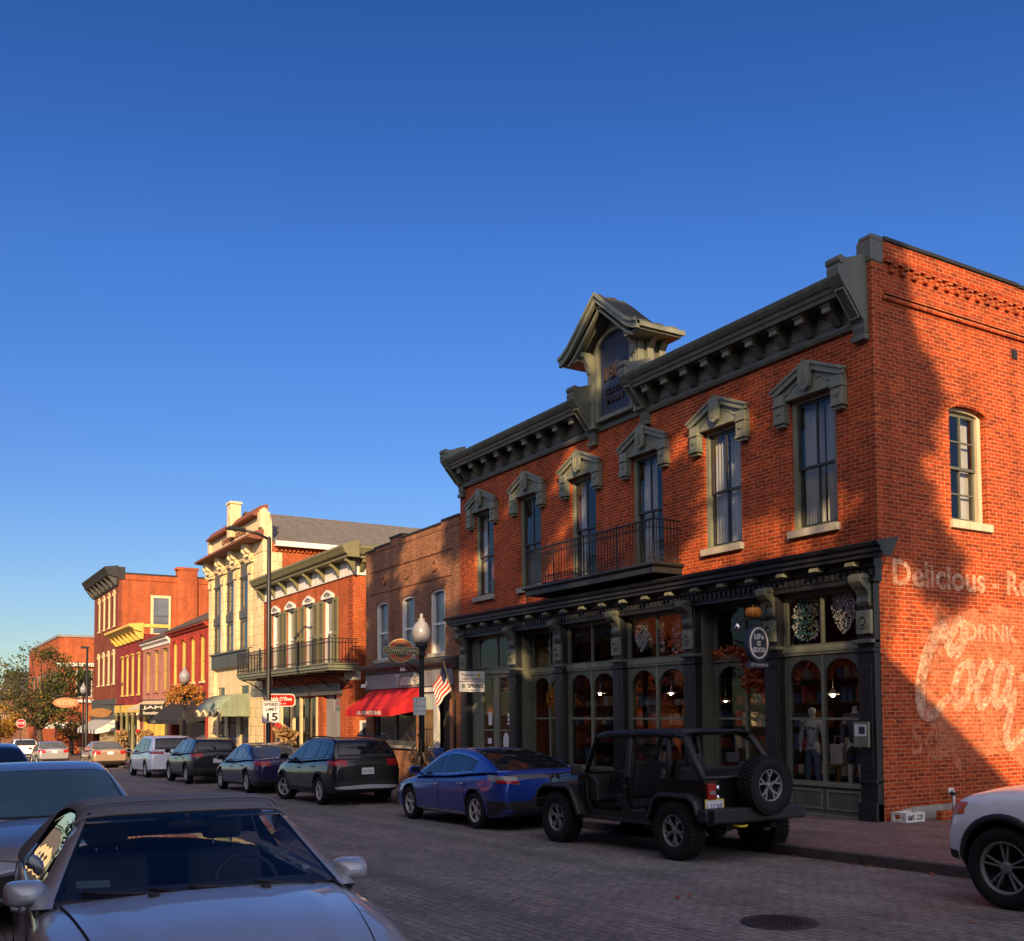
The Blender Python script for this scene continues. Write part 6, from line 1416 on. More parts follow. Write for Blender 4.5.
cornice(cr, 'tile_cornice', [M['tile_rust']], [(0, 9.79), (0.48, 9.79), (0.75, 9.84), (0.75, 9.92), (0.5, 10.10), (0, 10.28)], Y0-0.05, Y1+0.2)
mb = MB(); mb.plate([(Y0, 9.26), (Y1, 9.26), (Y1, 10.35), (Y1-0.2, 10.95), (Y0+0.2, 10.95), (Y0, 10.35)], [], F, 0.02, -0.42); pr = mb.build('parapet', [M['cream_plaster']], cr)
mb = MB(); text_mesh(mb, 'OPERA HOUSE', F, yr, 10.58, 0.34, 0.02, 0.06, 0, width=4.2, flip=True, bold=0.01); mb.build('parapet_lettering', [M['tile_rust']], pr)
mb = MB(); q = [(-o, z) for o, z in [(0.0, 10.96), (0.30, 10.96), (0.34, 11.02), (0.0, 11.42), (-0.38, 11.55), (-0.40, 10.96)]]
for a, b in ((Y0+0.5, yr-0.5), (yr+0.5, Y1-0.5)): mb.prism(q, lambda u, v, w: (XF+u, w, v), a, b)
mb.build('parapet_tiles', [M['tile_rust']], cr)
for y in (Y0+0.3, Y1-0.3): mb = MB(); mb.box(XF-0.12, XF+0.35, y-0.24, y+0.24, 10.35, 11.1); mb.lathe([(0.16, -0.2), (0.16, 0.2)], (XF+0.1, y, 11.12), 'y', 12); mb.build('corner_block', [M['cream_plaster']], cr, bevel=0.03)
mb = MB(); mb.box(XF-0.28, XF+0.25, yr-0.34, yr+0.34, 10.55, 12.2); mb.box(XF-0.33, XF+0.30, yr-0.39, yr+0.39, 12.2, 12.33); mb.lathe([(0.28, 0.0), (0.26, 0.08), (0.1, 0.10)], (XF-0.30, yr, 11.7), 'x', 16); mb.build('crest_block', [M['cream_plaster']], cr, bevel=0.03)
mb = MB(); mb.box(XF-0.10, XF-0.001, 47.35, 53.75, 4.16, 4.92); mb.box(XF-0.18, XF-0.001, 47.3, 53.8, 4.84, 4.94); mb.build('shop_fascia', [M['steel_grey']], cr, bevel=0.02)
mb = MB(); mb.plate(rect(47.35, 53.6, zb+0.2, 4.15), [rect(47.7, 49.2, 0.3, 3.2), rect(49.9, 51.4, -0.6, 2.8), rect(52.0, 53.3, 0.3, 3.2)], F, -0.14, -0.24); sf = mb.build('shop_window', [M['cream_plaster']], cr)
mb = MB(); mb.add([F(u, v, -0.2) for u, v in rect(47.4, 53.5, -0.7, 3.5)], [(0, 1, 2, 3)]); mb.build('pane', [M['pane_dark']], sf)
mb = MB(); n = 9
for e, m_ in ((0, 0),):
    rows = []
    for i in range(n+1):
        t = PI*i/n; rows += [(XF-0.1-1.5*math.sin(t*0.5), 46.9+0.2*0, 0)] if False else []
for i in range(n):
    t0, t1 = PI/2*i/n, PI/2*(i+1)/n; x0_, z0_ = XF-1.35*math.sin(t0), 1.95+0.85*math.cos(t0); x1_, z1_ = XF-1.35*math.sin(t1), 1.95+0.85*math.cos(t1)
    mb.add([(x0_, 47.2, z0_), (x0_, 51.7, z0_), (x1_, 51.7, z1_), (x1_, 47.2, z1_)], [(0, 1, 2, 3)], 0, True)
mb.box(XF-1.36, XF-1.33, 47.2, 51.7, 1.72, 1.95)
for y in (47.2, 51.7): mb.add([(XF-0.02, y, 1.72)]+[(XF-1.35*math.sin(PI/2*i/n), y, 1.95+0.85*math.cos(PI/2*i/n)) for i in range(n+1)]+[(XF-1.35, y, 1.72)], [tuple(range(n+3))], 0)
ca = mb.build('canopy', [M['awning_green']], cr)
mb = MB(); pts = [(XF-1.4, 47.2+0.22*k, 1.86+0.14*math.sin(k*1.1)) for k in range(21)]; mb.tube(pts, 0.07, 6); mb.build('canopy_swag', [M['cream_plaster']], ca)
# ---------------- red painted house
Y0, Y1 = 54.75, 63.7
rd = thing('red_house', (XF, 59, gz(59)), 'bright red painted two storey house with cream windows and a black awning', 'building')
wy = [55.9, 58.0, 60.15, 62.3]
shell(rd, 'w', M['brick_painted_red'], Y0, Y1, 6.75, 12, [arch(y-0.42, y+0.42, 3.65, 6.0, 0.18, 8) for y in wy]+[rect(55.3, 63.2, -0.9, 2.0)])
for y in wy: simple_window(rd, y, 0.42, 3.65, 6.0, M['yellow_paint'], M['pane_warm'], 0.18, 0.08, M['cream_plaster'], M['brick_painted_red'])
def roof_street(root, y0, y1, zeave, zridge, m, depth=9.0, over=0.35):
    mb = MB(); mb.add([(XF-over, y0, zeave), (XF-over, y1, zeave), (XF+depth/2, y1, zridge), (XF+depth/2, y0, zridge), (XF+depth, y0, zeave), (XF+depth, y1, zeave)], [(0, 1, 2, 3), (3, 2, 5, 4)])
    mb.add([(XF+0.1, y0+0.02, zeave), (XF+depth-0.1, y0+0.02, zeave), (XF+depth/2, y0+0.02, zridge-0.1)], [(0, 1, 2)], 1)
    o = mb.build('roof', [m, M['brick_painted_red']], root); o.modifiers.new('solid', 'SOLIDIFY').thickness = 0.1; return o
roof_street(rd, Y0, Y1, 6.85, 9.3, M['shingle_brown'])
cornice(rd, 'eaves', [M['brick_painted_red']], [(0, 6.55), (0.10, 6.55), (0.2, 6.68), (0.30, 6.72), (0.30, 6.80), (0, 6.84)], Y0, Y1)
mb = MB(); mb.box(XF+1.4, XF+5.0, 56.6, 59.2, 7.4, 9.9); dm = mb.build('dormer', [M['cream_plaster']], rd); mb = MB(); mb.prism([(56.35, 9.9), (59.45, 9.9), (59.45, 10.0), (57.9, 10.6), (56.35, 10.0)], lambda u, v, w: (w, u, v), XF+1.2, XF+5.2); mb.build('dormer_roof', [M['steel_grey']], dm)
awning(rd, M['awning_black'], 55.2, 62.9, 3.05, 1.55, 1.45, 0.25)
mb = MB(); mb.add([F(u, v, -0.24) for u, v in rect(55.3, 63.2, -0.9, 2.0)], [(0, 1, 2, 3)]); mb.build('shop_pane', [M['pane_dark']], rd)
mb = MB(); text_mesh(mb, '2-15', lambda u, v, w: (XF-1.46-w, u, v), 61.2, 1.42, 0.2, 0.008, 0.012, 0, width=1.0, flip=True); mb.build('awning_lettering', [M['letters_pale']], rd)
# ---------------- pink house
Y0, Y1 = 63.75, 71.75
pk = thing('pink_house', (XF, 68, gz(68)), 'dusty pink painted house with three tall ochre windows and a white cornice', 'building')
wy = [64.9, 67.4, 69.95]
shell(pk, 'w', M['brick_painted_pink'], Y0, Y1, 6.5, 12, [rect(y-0.5, y+0.5, 3.35, 5.95) for y in wy]+[rect(64.2, 71.3, -1.1, 2.0)])
for y in wy: simple_window(pk, y, 0.5, 3.35, 5.95, M['ochre_paint'], M['pane_warm'], 0, 0.08, M['brick_painted_pink'], M['brick_painted_pink'])
cornice(pk, 'cornice', [M['white_paint']], [(0, 6.2), (0.06, 6.2), (0.10, 6.40), (0.26, 6.48), (0.30, 6.62), (0, 6.66)], Y0, Y1)
roof_street(pk, Y0, Y1, 6.66, 9.1, M['shingle_brown'])
awning(pk, M['awning_cream'], 63.9, 71.2, 2.75, 2.25, 1.1, 0.12)
mb = MB(); mb.add([F(u, v, -0.24) for u, v in rect(64.2, 71.3, -1.1, 2.0)], [(0, 1, 2, 3)]); mb.build('shop_pane', [M['pane_dark']], pk)
for y in (64.6, 66.2, 67.8, 69.6, 71.0): mb = MB(); mb.box(XF-0.03, XF+0.2, y-0.3, y+0.3, -1.15, 2.0); mb.build('shop_post', [M['yellow_paint']], pk)
# ---------------- maroon house with the yellow cornice
Y0, Y1 = 71.8, 81.25
mr = thing('maroon_house', (XF, 76.5, gz(76)), 'maroon brick building with a bright yellow bracketed cornice', 'building')
wy = [73.1, 75.25, 77.2, 79.1]
shell(mr, 'w', M['brick_painted_maroon'], Y0, Y1, 7.35, 12, [rect(y-0.40, y+0.40, 3.3, 6.05) for y in wy]+[rect(72.3, 80.8, -1.3, 1.85)])
for y in wy: simple_window(mr, y, 0.40, 3.3, 6.05, M['yellow_paint'], M['pane_warm'], 0, 0.06, M['yellow_paint'], M['yellow_paint'], cw=0.16)
cornice(mr, 'cornice', [M['yellow_paint'], M['yellow_paint']], [(0, 7.0), (0.08, 7.0), (0.10, 7.5), (0.62, 7.62), (0.70, 7.74), (0.95, 7.84), (0.95, 8.0), (0, 8.1)], Y0-0.1, Y1+0.1, 7, [(0.085, 7.0), (0.2, 7.02), (0.45, 7.3), (0.60, 7.60), (0.1, 7.60)], 0.14)
mb = MB(); mb.box(XF+0.01, XF+1.7, Y0-0.35, Y0, 7.78, 8.0); mb.build('side_cornice', [M['yellow_paint']], mr)
mb = MB(); mb.box(XF-0.18, XF+0.02, Y0, Y1, 2.02, 2.55); mb.build('shop_fascia', [M['yellow_paint']], mr)
mb = MB(); mb.add([F(u, v, -0.24) for u, v in rect(72.3, 80.8, -1.3, 1.85)], [(0, 1, 2, 3)]); mb.build('shop_pane', [M['pane_dark']], mr)
for y in (72.4, 74.5, 76.6, 78.7, 80.7): mb = MB(); mb.lathe([(0.2, -1.35), (0.2, -1.1), (0.14, -1.0), (0.12, 1.7), (0.2, 1.85), (0.2, 2.0)], (XF-0.1, y, 0), 'z', 10); mb.build('shop_column', [M['green_olive'] if y > 74 else M['cream_plaster']], mr)
# ---------------- tall three storey corner block
Y0, Y1 = 81.35, 92.2
tb = thing('corner_block', (XF, 87, gz(87)), 'tall three storey brick building with a black cornice, white window hoods', 'building')
wy = [82.75, 85.0, 87.3, 89.6]
hol = [arch(y-0.40, y+0.40, z0, z1, 0.3, 8) for y in wy for z0, z1 in ((4.3, 6.5), (8.75, 11.1))]
shell(tb, 'w', M['brick_umber'], Y0, Y1, 12.2, 15, hol+[rect(81.8, 91.8, -1.45, 1.5)], M['brick_orange'])
for y in wy:
    for z0, z1 in ((4.3, 6.5), (8.75, 11.1)): simple_window(tb, y, 0.40, z0, z1, M['cream_plaster'], M['pane_dark'], 0.3, 0.06, M['cream_plaster'], M['cream_plaster'], cw=0.13, hd=0.15)
cornice(tb, 'cornice', [M['tar_black'], M['steel_grey']], [(0, 11.7), (0.08, 11.7), (0.10, 12.35), (0.75, 12.5), (0.85, 12.75), (1.0, 13.0), (1.0, 13.1), (0, 13.25)], Y0-0.1, Y1+0.3, 7, [(0.105, 11.75), (0.25, 11.8), (0.55, 12.2), (0.72, 12.45), (0.1, 12.34)], 0.18)
mb = MB(); mb.box(XF+0.3, XF+15, Y0-0.06, Y0+0.3, 12.2, 12.62); mb.box(XF+0.3, XF+15, Y0-0.09, Y0+0.34, 12.62, 12.74, 1); mb.box(XF+0.02, XF+0.5, Y0-0.08, Y0+0.4, 12.2, 13.15, 1); mb.build('parapet', [M['brick_orange'], M['tar_black']], tb)
mb = MB(); mb.box(XF+4.4, XF+5.9, Y0-0.22, Y0+0.6, 7.2, 13.2); mb.box(XF+4.3, XF+6.0, Y0-0.28, Y0+0.66, 13.2, 13.4); mb.build('chimney', [M['brick_orange']], tb)
mb = MB(); mb.plate(rect(XF+2.4, XF+3.9, 8.0, 11.1), [rect(XF+2.6, XF+3.75, 8.15, 10.9)], side(Y0), 0.002, 0.08); sw_ = mb.build('side_window', [M['cream_plaster']], tb)
mb = MB(); mb.plate(rect(XF+2.6, XF+3.75, 8.15, 10.9), [], side(Y0), 0.002, 0.03); mb.plate(rect(XF+2.6, XF+3.75, 9.45, 9.55), [], side(Y0), 0.031, 0.05, 1); mb.build('pane', [M['pane_sky'], M['steel_grey']], sw_)
mb = MB(); mb.box(XF-0.14, XF+0.02, Y0+0.1, Y1, 1.52, 3.1); mb.build('shop_fascia', [M['steel_grey']], tb)
mb = MB(); mb.add([F(u, v, -0.24) for u, v in rect(81.8, 91.8, -1.5, 1.5)], [(0, 1, 2, 3)]); mb.build('shop_pane', [M['pane_dark']], tb)
awning(tb, M['white_paint'], 81.6, 91.5, 1.55, 0.75, 1.4, 0.3, M['sign_black'], stripes=14)
# ---------------- far red block beyond the cross street
fb = thing('far_brick_block', (XF, 120, gz(120)), 'far orange red brick block beyond the cross street, partly behind the tree', 'building')
mb = MB(); mb.box(XF-0.3, 38, 112.2, 140, -2.6, 9.9); mb.build('wall', [M['brick_orange']], fb)
mb = MB(); mb.box(XF-0.4, 38.1, 112.1, 140.1, 9.9, 10.15); mb.build('coping', [M['grey_paint']], fb)
mb = MB(); mb.box(XF-0.5, 34, 111.9, 112.19, 6.9, 7.25); mb.box(XF-0.5, 34, 111.95, 112.19, 3.2, 3.5); mb.build('stone_band', [M['white_paint']], fb)
for k in range(5):
    x = 16.2+k*3.2; mb = MB(); mb.plate(rect(x-0.8, x+0.8, 3.7, 6.6), [rect(x-0.65, x+0.65, 3.85, 6.45)], side(112.2), 0.002, 0.1); w_ = mb.build('window', [M['stone_sill']], fb); mb = MB(); mb.plate(rect(x-0.65, x+0.65, 3.85, 6.45), [], side(112.2), 0.002, 0.03); mb.build('pane', [M['pane_dark']], w_)
for k in range(7):
    y = 114+k*3.6; mb = MB(); mb.plate(rect(y-0.6, y+0.6, 3.7, 6.4), [], lambda u, v, w: (XF-0.3-w, u, v), 0.002, 0.06); mb.build('window', [M['pane_dark']], fb)
mb = MB(); mb.box(12.2, 16, 111.0, 112.18, 0.6, 1.2); mb.build('shop_canopy', [M['white_paint']], fb)
fh = thing('far_house', (XF, 150, gz(150)), 'far low building closing the view past the tree', 'building')
mb = MB(); mb.box(XF-1, 30, 142, 170, -3.2, 4.5); mb.build('wall', [M['brick_brown']], fh); mb = MB(); mb.prism([(141.5, 4.5), (170.5, 4.5), (156, 8.0)], lambda u, v, w: (w, u, v), XF-1.5, 30); mb.build('roof', [M['shingle_brown']], fh)
for k in range(6): mb = MB(); mb.box(XF-1.06, XF-1.001, 144+k*4.2, 145.4+k*4.2, 0.5, 2.6); mb.build('window', [M['pane_dark']], fh)
ho = thing('far_house', (-2, 190, gz(190)), 'pale far house low on the horizon at the end of the street', 'building')
mb = MB(); mb.box(-14, 12, 188, 205, -3.7, 2.4); mb.build('wall', [M['cream_plaster']], ho); mb = MB(); mb.prism([(187.5, 2.4), (205.5, 2.4), (196.5, 6.0)], lambda u, v, w: (w, u, v), -14.5, 12.5); mb.build('roof', [M['slate_grey']], ho)
for k in range(6): mb = MB(); mb.box(-12+k*4, -10.6+k*4, 187.94, 187.999, -1.6, 0.6); mb.build('window', [M['pane_dark']], ho)
# ---------------- the opposite side of the street: never in view, but it shades the road and shows in the panes
def opposite(y0, y1, h, m, label, cols, rows_, depth=6.5, par=0.5, x0=-3.65):
    o = thing('opposite_building', (x0, (y0+y1)/2, gz((y0+y1)/2)), label, 'building'); P = lambda u, v, w: (x0+w, u, v)
    hs_ = []; zs = lerp
    for r_ in range(rows_):
        for c_ in range(cols):
            y = lerp(y0+1.2, y1-1.2, c_/max(1, cols-1)); z = 1.0 if r_ == 0 else 1.2+r_*3.6; hs_.append(rect(y-0.55, y+0.55, z, z+(2.2 if r_ else 1.9)))
    mb = MB(); mb.plate(rect(y0, y1, -1.2, h), hs_, P, 0, -0.3); mb.build('front_wall', [m], o)
    mb = MB(); mb.box(x0-depth, x0-0.3, y0, y0+0.3, -1.2, h); mb.box(x0-depth, x0-0.3, y1-0.3, y1, -1.2, h); mb.box(x0-depth-0.3, x0-depth, y0, y1, -1.2, h); mb.box(x0-depth, x0-0.3, y0+0.3, y1-0.3, h-0.6, h-0.4); mb.build('side_wall', [m], o)
    mb = MB(); mb.prism([(0.002, h-0.5), (0.3, h-0.4), (0.45, h-0.05), (0.45, h+0.05), (0.002, h+0.05)], lambda u, v, w: (x0+u, w, v), y0, y1); mb.build('cornice', [M['white_paint']], o)
    for q in hs_:
        mb = MB(); a, b, c_, d = q[0][0], q[1][0], q[0][1], q[2][1]; mb.plate(rect(a, b, c_, d), [rect(a+0.08, b-0.08, c_+0.08, d-0.08)], P, -0.1, -0.18); w_ = mb.build('window', [M['white_paint']], o); mb = MB(); mb.add([P(u, v, -0.15) for u, v in rect(a+0.04, b-0.04, c_+0.04, d-0.04)], [(0, 1, 2, 3)]); mb.build('pane', [M['pane_dark']], w_)
    return o
opposite(-32, -3.0, 14.75, M['brick_red'], 'tall red brick block on the other side of the street, behind the camera', 9, 4)
opposite(-2.9, 30.5, 11.2, M['brick_orange'], 'lower orange brick row on the other side of the street', 11, 3)
oh = opposite(46, 52, 6.4, M['brick_orange'], 'orange brick gabled house standing alone on the other side of the street', 3, 2, depth=6.5, x0=-7.0)
mb = MB(); mb.prism([(-13.8, 6.41), (-6.7, 6.41), (-10.25, 9.6)], lambda u, v, w: (u, w, v), 46.0, 52.0); mb.build('gable', [M['brick_orange']], oh)
mb = MB(); mb.add([(-6.35, 45.8, 6.2), (-6.35, 52.2, 6.2), (-10.25, 52.2, 9.75), (-10.25, 45.8, 9.75), (-14.15, 45.8, 6.2), (-14.15, 52.2, 6.2)], [(0, 1, 2, 3), (3, 2, 5, 4)]); mb.build('roof', [M['slate_grey']], oh)
# ================================================================== street furniture
paint('lamp_post_black', (0.016, 0.016, 0.018), 0.45, var=0.3, bump=0.08)
paint('globe_white', (0.27, 0.27, 0.30), 0.25, var=0.08, bump=0.02)
paint('sign_white', (0.70, 0.70, 0.71), 0.45, var=0.1); paint('sign_green', (0.22, 0.30, 0.24), 0.5, var=0.15); paint('sign_ink', (0.015, 0.015, 0.016), 0.5)
paint('town_orange', (0.46, 0.10, 0.035), 0.5, var=0.15); paint('town_green', (0.06, 0.075, 0.05), 0.5, var=0.15); paint('town_gold', (0.60, 0.47, 0.22), 0.5, var=0.1)
paint('faded_peach', (0.42, 0.20, 0.11), 0.6, var=0.2); paint('wood_sign', (0.30, 0.15, 0.05), 0.6, var=0.3); paint('flag_red', (0.50, 0.02, 0.025), 0.8, var=0.1); paint('flag_white', (0.72, 0.70, 0.68), 0.8, var=0.08); paint('flag_blue', (0.02, 0.03, 0.10), 0.8, var=0.1)
paint('news_blue', (0.03, 0.11, 0.42), 0.45, var=0.2); paint('iron_lid', (0.035, 0.030, 0.032), 0.6, var=0.4, bump=0.4, bscale=25)
leaf('corn_leaf', [(0.40, 0.25, 0.11), (0.28, 0.16, 0.07), (0.52, 0.36, 0.18)], 0.25)
leaf('leaf_rust', [(0.34, 0.05, 0.018), (0.20, 0.028, 0.016), (0.46, 0.13, 0.03)], 0.25)
leaf('leaf_gold', [(0.46, 0.26, 0.03), (0.30, 0.20, 0.03), (0.52, 0.16, 0.03)], 0.3)
leaf('leaf_shrub', [(0.06, 0.07, 0.025), (0.12, 0.10, 0.04), (0.035, 0.045, 0.02)], 0.25)
def leaves(mb, pts, size, rnd, mat=0, asp=0.6):
    """one small leaf blade at every point"""
    for p in pts:
        a, b = rnd.uniform(0, 2*PI), rnd.uniform(-1, 1); s = size*rnd.uniform(0.6, 1.35)
        d = Vector((math.cos(a)*math.sqrt(1-b*b), math.sin(a)*math.sqrt(1-b*b), b)); e = d.orthogonal().normalized(); e.rotate(Matrix.Rotation(rnd.uniform(0, 6.28), 3, d))
        p = Vector(p); n = d.cross(e)*s*0.12
        mb.add([p-d*s*0.5, p+e*s*asp*0.5+n, p+d*s*0.5, p-e*s*asp*0.5+n], [(0, 1, 2, 3)], mat)
def base_at(x, y): return gz(y)+0.125
def street_lamp(x, y, h, label, extra=None):
    zb = base_at(x, y); t = thing('street_lamp', (x, y, zb), label, 'street lamp', 'globe lamps along the kerb')
    mb = MB(); mb.lathe([(0.19, 0), (0.19, 0.10), (0.15, 0.16), (0.15, 0.55), (0.11, 0.68), (0.075, 0.80), (0.065, 0.9), (0.055, h-1.05), (0.065, h-0.95), (0.10, h-0.90), (0.07, h-0.84), (0.09, h-0.78), (0.15, h-0.70), (0.15, h-0.66)], (x, y, zb), 'z', 14)
    for k in range(10): a = 2*PI*k/10; mb.tube([(x+0.066*math.cos(a), y+0.066*math.sin(a), zb+0.9), (x+0.056*math.cos(a), y+0.056*math.sin(a), zb+h-1.06)], 0.008, 4)
    mb.build('post', [M['lamp_post_black']], t)
    g = MB(); g.lathe([(0.12, h-0.66), (0.19, h-0.57), (0.235, h-0.42), (0.225, h-0.28), (0.15, h-0.15), (0.085, h-0.09), (0.085, h-0.07), (0.10, h-0.05), (0.05, h-0.02), (0.035, h+0.02), (0.05, h+0.05), (0.03, h+0.08), (0.001, h+0.11)], (x, y, zb), 'z', 20)
    g.build('globe', [M['globe_white']], t)
    return t, zb
street_lamp(10.72, 21.98, 4.36, 'globe street lamp beside the brown brick tavern, with a corn bundle at its foot')
street_lamp(10.72, 45.7, 4.55, 'globe street lamp with a golden flower basket, by the black awning')
street_lamp(10.72, 74.4, 5.2, 'farthest globe street lamp, in front of the tall corner block')
SX, SY = 10.72, 21.98
# oval town sign on the lamp post (faces the camera end of the street)
t = thing('town_sign', (10.18, SY, 3.28), 'oval orange and green sign reading downtown, hung from the lamp post', 'sign')
P = lambda u, v, w: (u, SY-w, v); cx_, cz_ = 10.17, 3.27
mb = MB(); mb.plate(ring((cx_, cz_), 0.34, 0.285, 32), [], P, -0.025, 0.025, 0); mb.plate(ring((cx_, cz_), 0.315, 0.262, 32), [], P, 0.0255, 0.030, 1); mb.plate(ring((cx_, cz_), 0.20, 0.15, 28), [], P, 0.0305, 0.034, 2); mb.build('oval_board', [M['town_gold'], M['town_orange'], M['town_green']], t)
mb = MB(); mb.box(cx_-0.46, cx_+0.46, SY-0.045, SY-0.0345, cz_-0.085, cz_+0.085, 0); mb.box(cx_-0.445, cx_+0.445, SY-0.049, SY-0.0455, cz_-0.07, cz_+0.07, 1); bb = mb.build('name_bar', [M['town_gold'], M['town_green']], t)
mb = MB(); text_mesh(mb, 'DOWNTOWN', P, cx_, cz_-0.005, 0.14, 0.049, 0.054, 0, width=0.82, bold=0.004); mb.build('lettering', [M['town_gold']], bb)
mb = MB(); text_mesh(mb, 'HISTORIC', P, cx_, cz_+0.195, 0.075, 0.030, 0.034, 0, width=0.34); text_mesh(mb, 'ST CHARLES', P, cx_, cz_-0.205, 0.07, 0.030, 0.034, 0, width=0.36); mb.build('small_lettering', [M['town_gold']], t)
mb = MB(); mb.tube([(SX-0.03, SY, 2.72), (10.45, SY, 2.92), (10.28, SY, 3.02)], 0.018, 6); mb.tube([(SX-0.03, SY, 3.27), (cx_+0.3, SY+0.02, 3.27)], 0.015, 6); mb.build('bracket', [M['lamp_post_black']], t)
t = thing('notice_sign', (10.61, SY, 1.95), 'small green and white notice plate on the lamp post', 'sign')
P2 = lambda u, v, w: (u, SY-0.11-w, v)
mb = MB(); mb.plate(rect(10.44, 10.78, 1.73, 2.17), [], P2, 0, 0.006, 0); mb.plate(rect(10.45, 10.77, 1.74, 2.16), [], P2, 0.0065, 0.008, 1); mb.build('plate', [M['sign_green'], M['sign_white']], t)
mb = MB(); text_mesh(mb, '2', P2, 10.53, 2.08, 0.14, 0.008, 0.010); text_mesh(mb, 'HOUR', P2, 10.67, 2.10, 0.07, 0.008, 0.010, width=0.17); text_mesh(mb, 'PARKING', P2, 10.61, 1.95, 0.075, 0.008, 0.010, width=0.28); text_mesh(mb, '9AM TO 6PM', P2, 10.61, 1.83, 0.06, 0.008, 0.010, width=0.28); mb.build('lettering', [M['sign_green']], t)
# corn bundle tied to the lamp post
rnd = random.Random(11); t = thing('corn_bundle', (SX, SY-0.1, base_at(SX, SY)), 'bundle of dry corn stalks tied to the lamp post', 'corn stalks'); zb = base_at(SX, SY)
mb = MB()
for k in range(26):
    a = rnd.uniform(0, 6.28); r0, r1 = rnd.uniform(0.05, 0.2), rnd.uniform(0.08, 0.42); h = rnd.uniform(1.2, 2.05)
    mb.tube([(SX+r0*math.cos(a), SY+r0*math.sin(a), zb), (SX+0.10*math.cos(a), SY+0.10*math.sin(a), zb+0.75), (SX+r1*0.6*math.cos(a), SY+r1*0.6*math.sin(a), zb+h*0.85), (SX+r1*math.cos(a), SY+r1*math.sin(a), zb+h)], [0.014, 0.012, 0.008, 0.003], 5)
mb.build('stalks', [M['corn_leaf']], t)
mb = MB()
for k in range(330):
    z = zb+rnd.triangular(0.05, 1.55, 0.6); r_ = 0.10+0.16*abs(z-zb-0.75)+rnd.uniform(0, 0.12); a = rnd.uniform(0, 6.28); p = Vector((SX+r_*math.cos(a), SY+r_*math.sin(a), z)); l_ = rnd.uniform(0.15, 0.40)
    d = Vector((math.cos(a)*0.5, math.sin(a)*0.5, rnd.uniform(-1, 0.8))).normalized(); s_ = d.cross(Vector((0, 0, 1))).normalized()*0.025; q = p+d*l_*0.6; e = q+(d+Vector((0, 0, -0.8))).normalized()*l_*0.5
    mb.add([p-s_, p+s_, q+s_, q-s_, e], [(0, 1, 2, 3), (3, 2, 4)])
mb.build('dry_leaves', [M['corn_leaf']], t)
# tall lamp mast with an arm, speed sign
PX_, PY_ = 10.72, 33.8; zb = base_at(PX_, PY_)
t = thing('lamp_mast', (PX_, PY_, zb), 'tall thin black lamp mast with an arm over the street', 'street lamp')
mb = MB(); mb.lathe([(0.14, 0), (0.14, 0.2), (0.09, 0.3), (0.085, 4), (0.07, 8.3), (0.02, 8.36)], (PX_, PY_, zb), 'z', 12); mb.build('post', [M['lamp_post_black']], t)
mb = MB(); mb.tube([(PX_, PY_, zb+8.25), (PX_-0.4, PY_, zb+8.42), (9.78, PY_, zb+8.5)], 0.045, 8); mb.build('arm', [M['lamp_post_black']], t)
mb = MB(); mb.prism([(0, 0), (0.6, 0.02), (0.62, 0.07), (0.5, 0.14), (0, 0.10)], lambda u, v, w: (9.85-u, PY_+w, zb+8.45+v), -0.13, 0.13); mb.build('lamp_head', [M['lamp_post_black']], t, bevel=0.02)
t = thing('speed_sign', (10.79, PY_-0.12, 1.88), 'white speed limit 15 sign on the tall lamp mast', 'sign'); P3 = lambda u, v, w: (u, PY_-0.10-w, v)
mb = MB(); mb.plate(rect(10.47, 11.10, 1.50, 2.25), [], P3, 0, 0.008, 0); mb.plate(rect(10.485, 11.085, 1.515, 2.235), [rect(10.50, 11.07, 1.53, 2.22)], P3, 0.0085, 0.0105, 1); mb.build('plate', [M['sign_white'], M['sign_ink']], t)
mb = MB(); text_mesh(mb, 'SPEED', P3, 10.785, 2.12, 0.15, 0.0085, 0.011, width=0.50, bold=0.004); text_mesh(mb, 'LIMIT', P3, 10.785, 1.955, 0.15, 0.0085, 0.011, width=0.40, bold=0.004); text_mesh(mb, '15', P3, 10.785, 1.69, 0.36, 0.0085, 0.011, width=0.38, bold=0.010); mb.build('lettering', [M['sign_ink']], t)
# red shop sign hanging under the green-grey balcony
t = thing('hanging_sign', (12.9, 39.9, 2.16), 'red rounded shop sign with white writing under the iron balcony', 'sign'); P4 = lambda u, v, w: (u, 39.9-w, v)
def rrect(a, b, c, d, r, n=5): return [p for cx2, cy2, t0 in ((b-r, c+r, -PI/2), (b-r, d-r, 0), (a+r, d-r, PI/2), (a+r, c+r, PI)) for p in [(cx2+r*math.cos(t0+PI/2*i/n), cy2+r*math.sin(t0+PI/2*i/n)) for i in range(n+1)]]
mb = MB(); mb.plate(rrect(12.55, 13.75, 2.10, 2.62, 0.16), [], P4, -0.03, 0.03, 0); mb.plate(rrect(12.59, 13.71, 2.14, 2.58, 0.13), [], P4, 0.0305, 0.036, 1); mb.build('board', [M['white_paint'], M['sign_red']], t)
mb = MB(); text_mesh(mb, "Rabb O\u2019Shea", P4, 13.15, 2.41, 0.2, 0.036, 0.042, width=0.92, bold=0.006); text_mesh(mb, 'street cafe', P4, 13.17, 2.23, 0.09, 0.036, 0.042, width=0.4); mb.build('lettering', [M['white_paint']], t)
mb = MB()
for x in (12.8, 13.55): mb.tube([(x, 39.9, 2.6), (x, 39.9, 3.36)], 0.012, 5)
mb.build('hanger', [M['iron_black']], t)
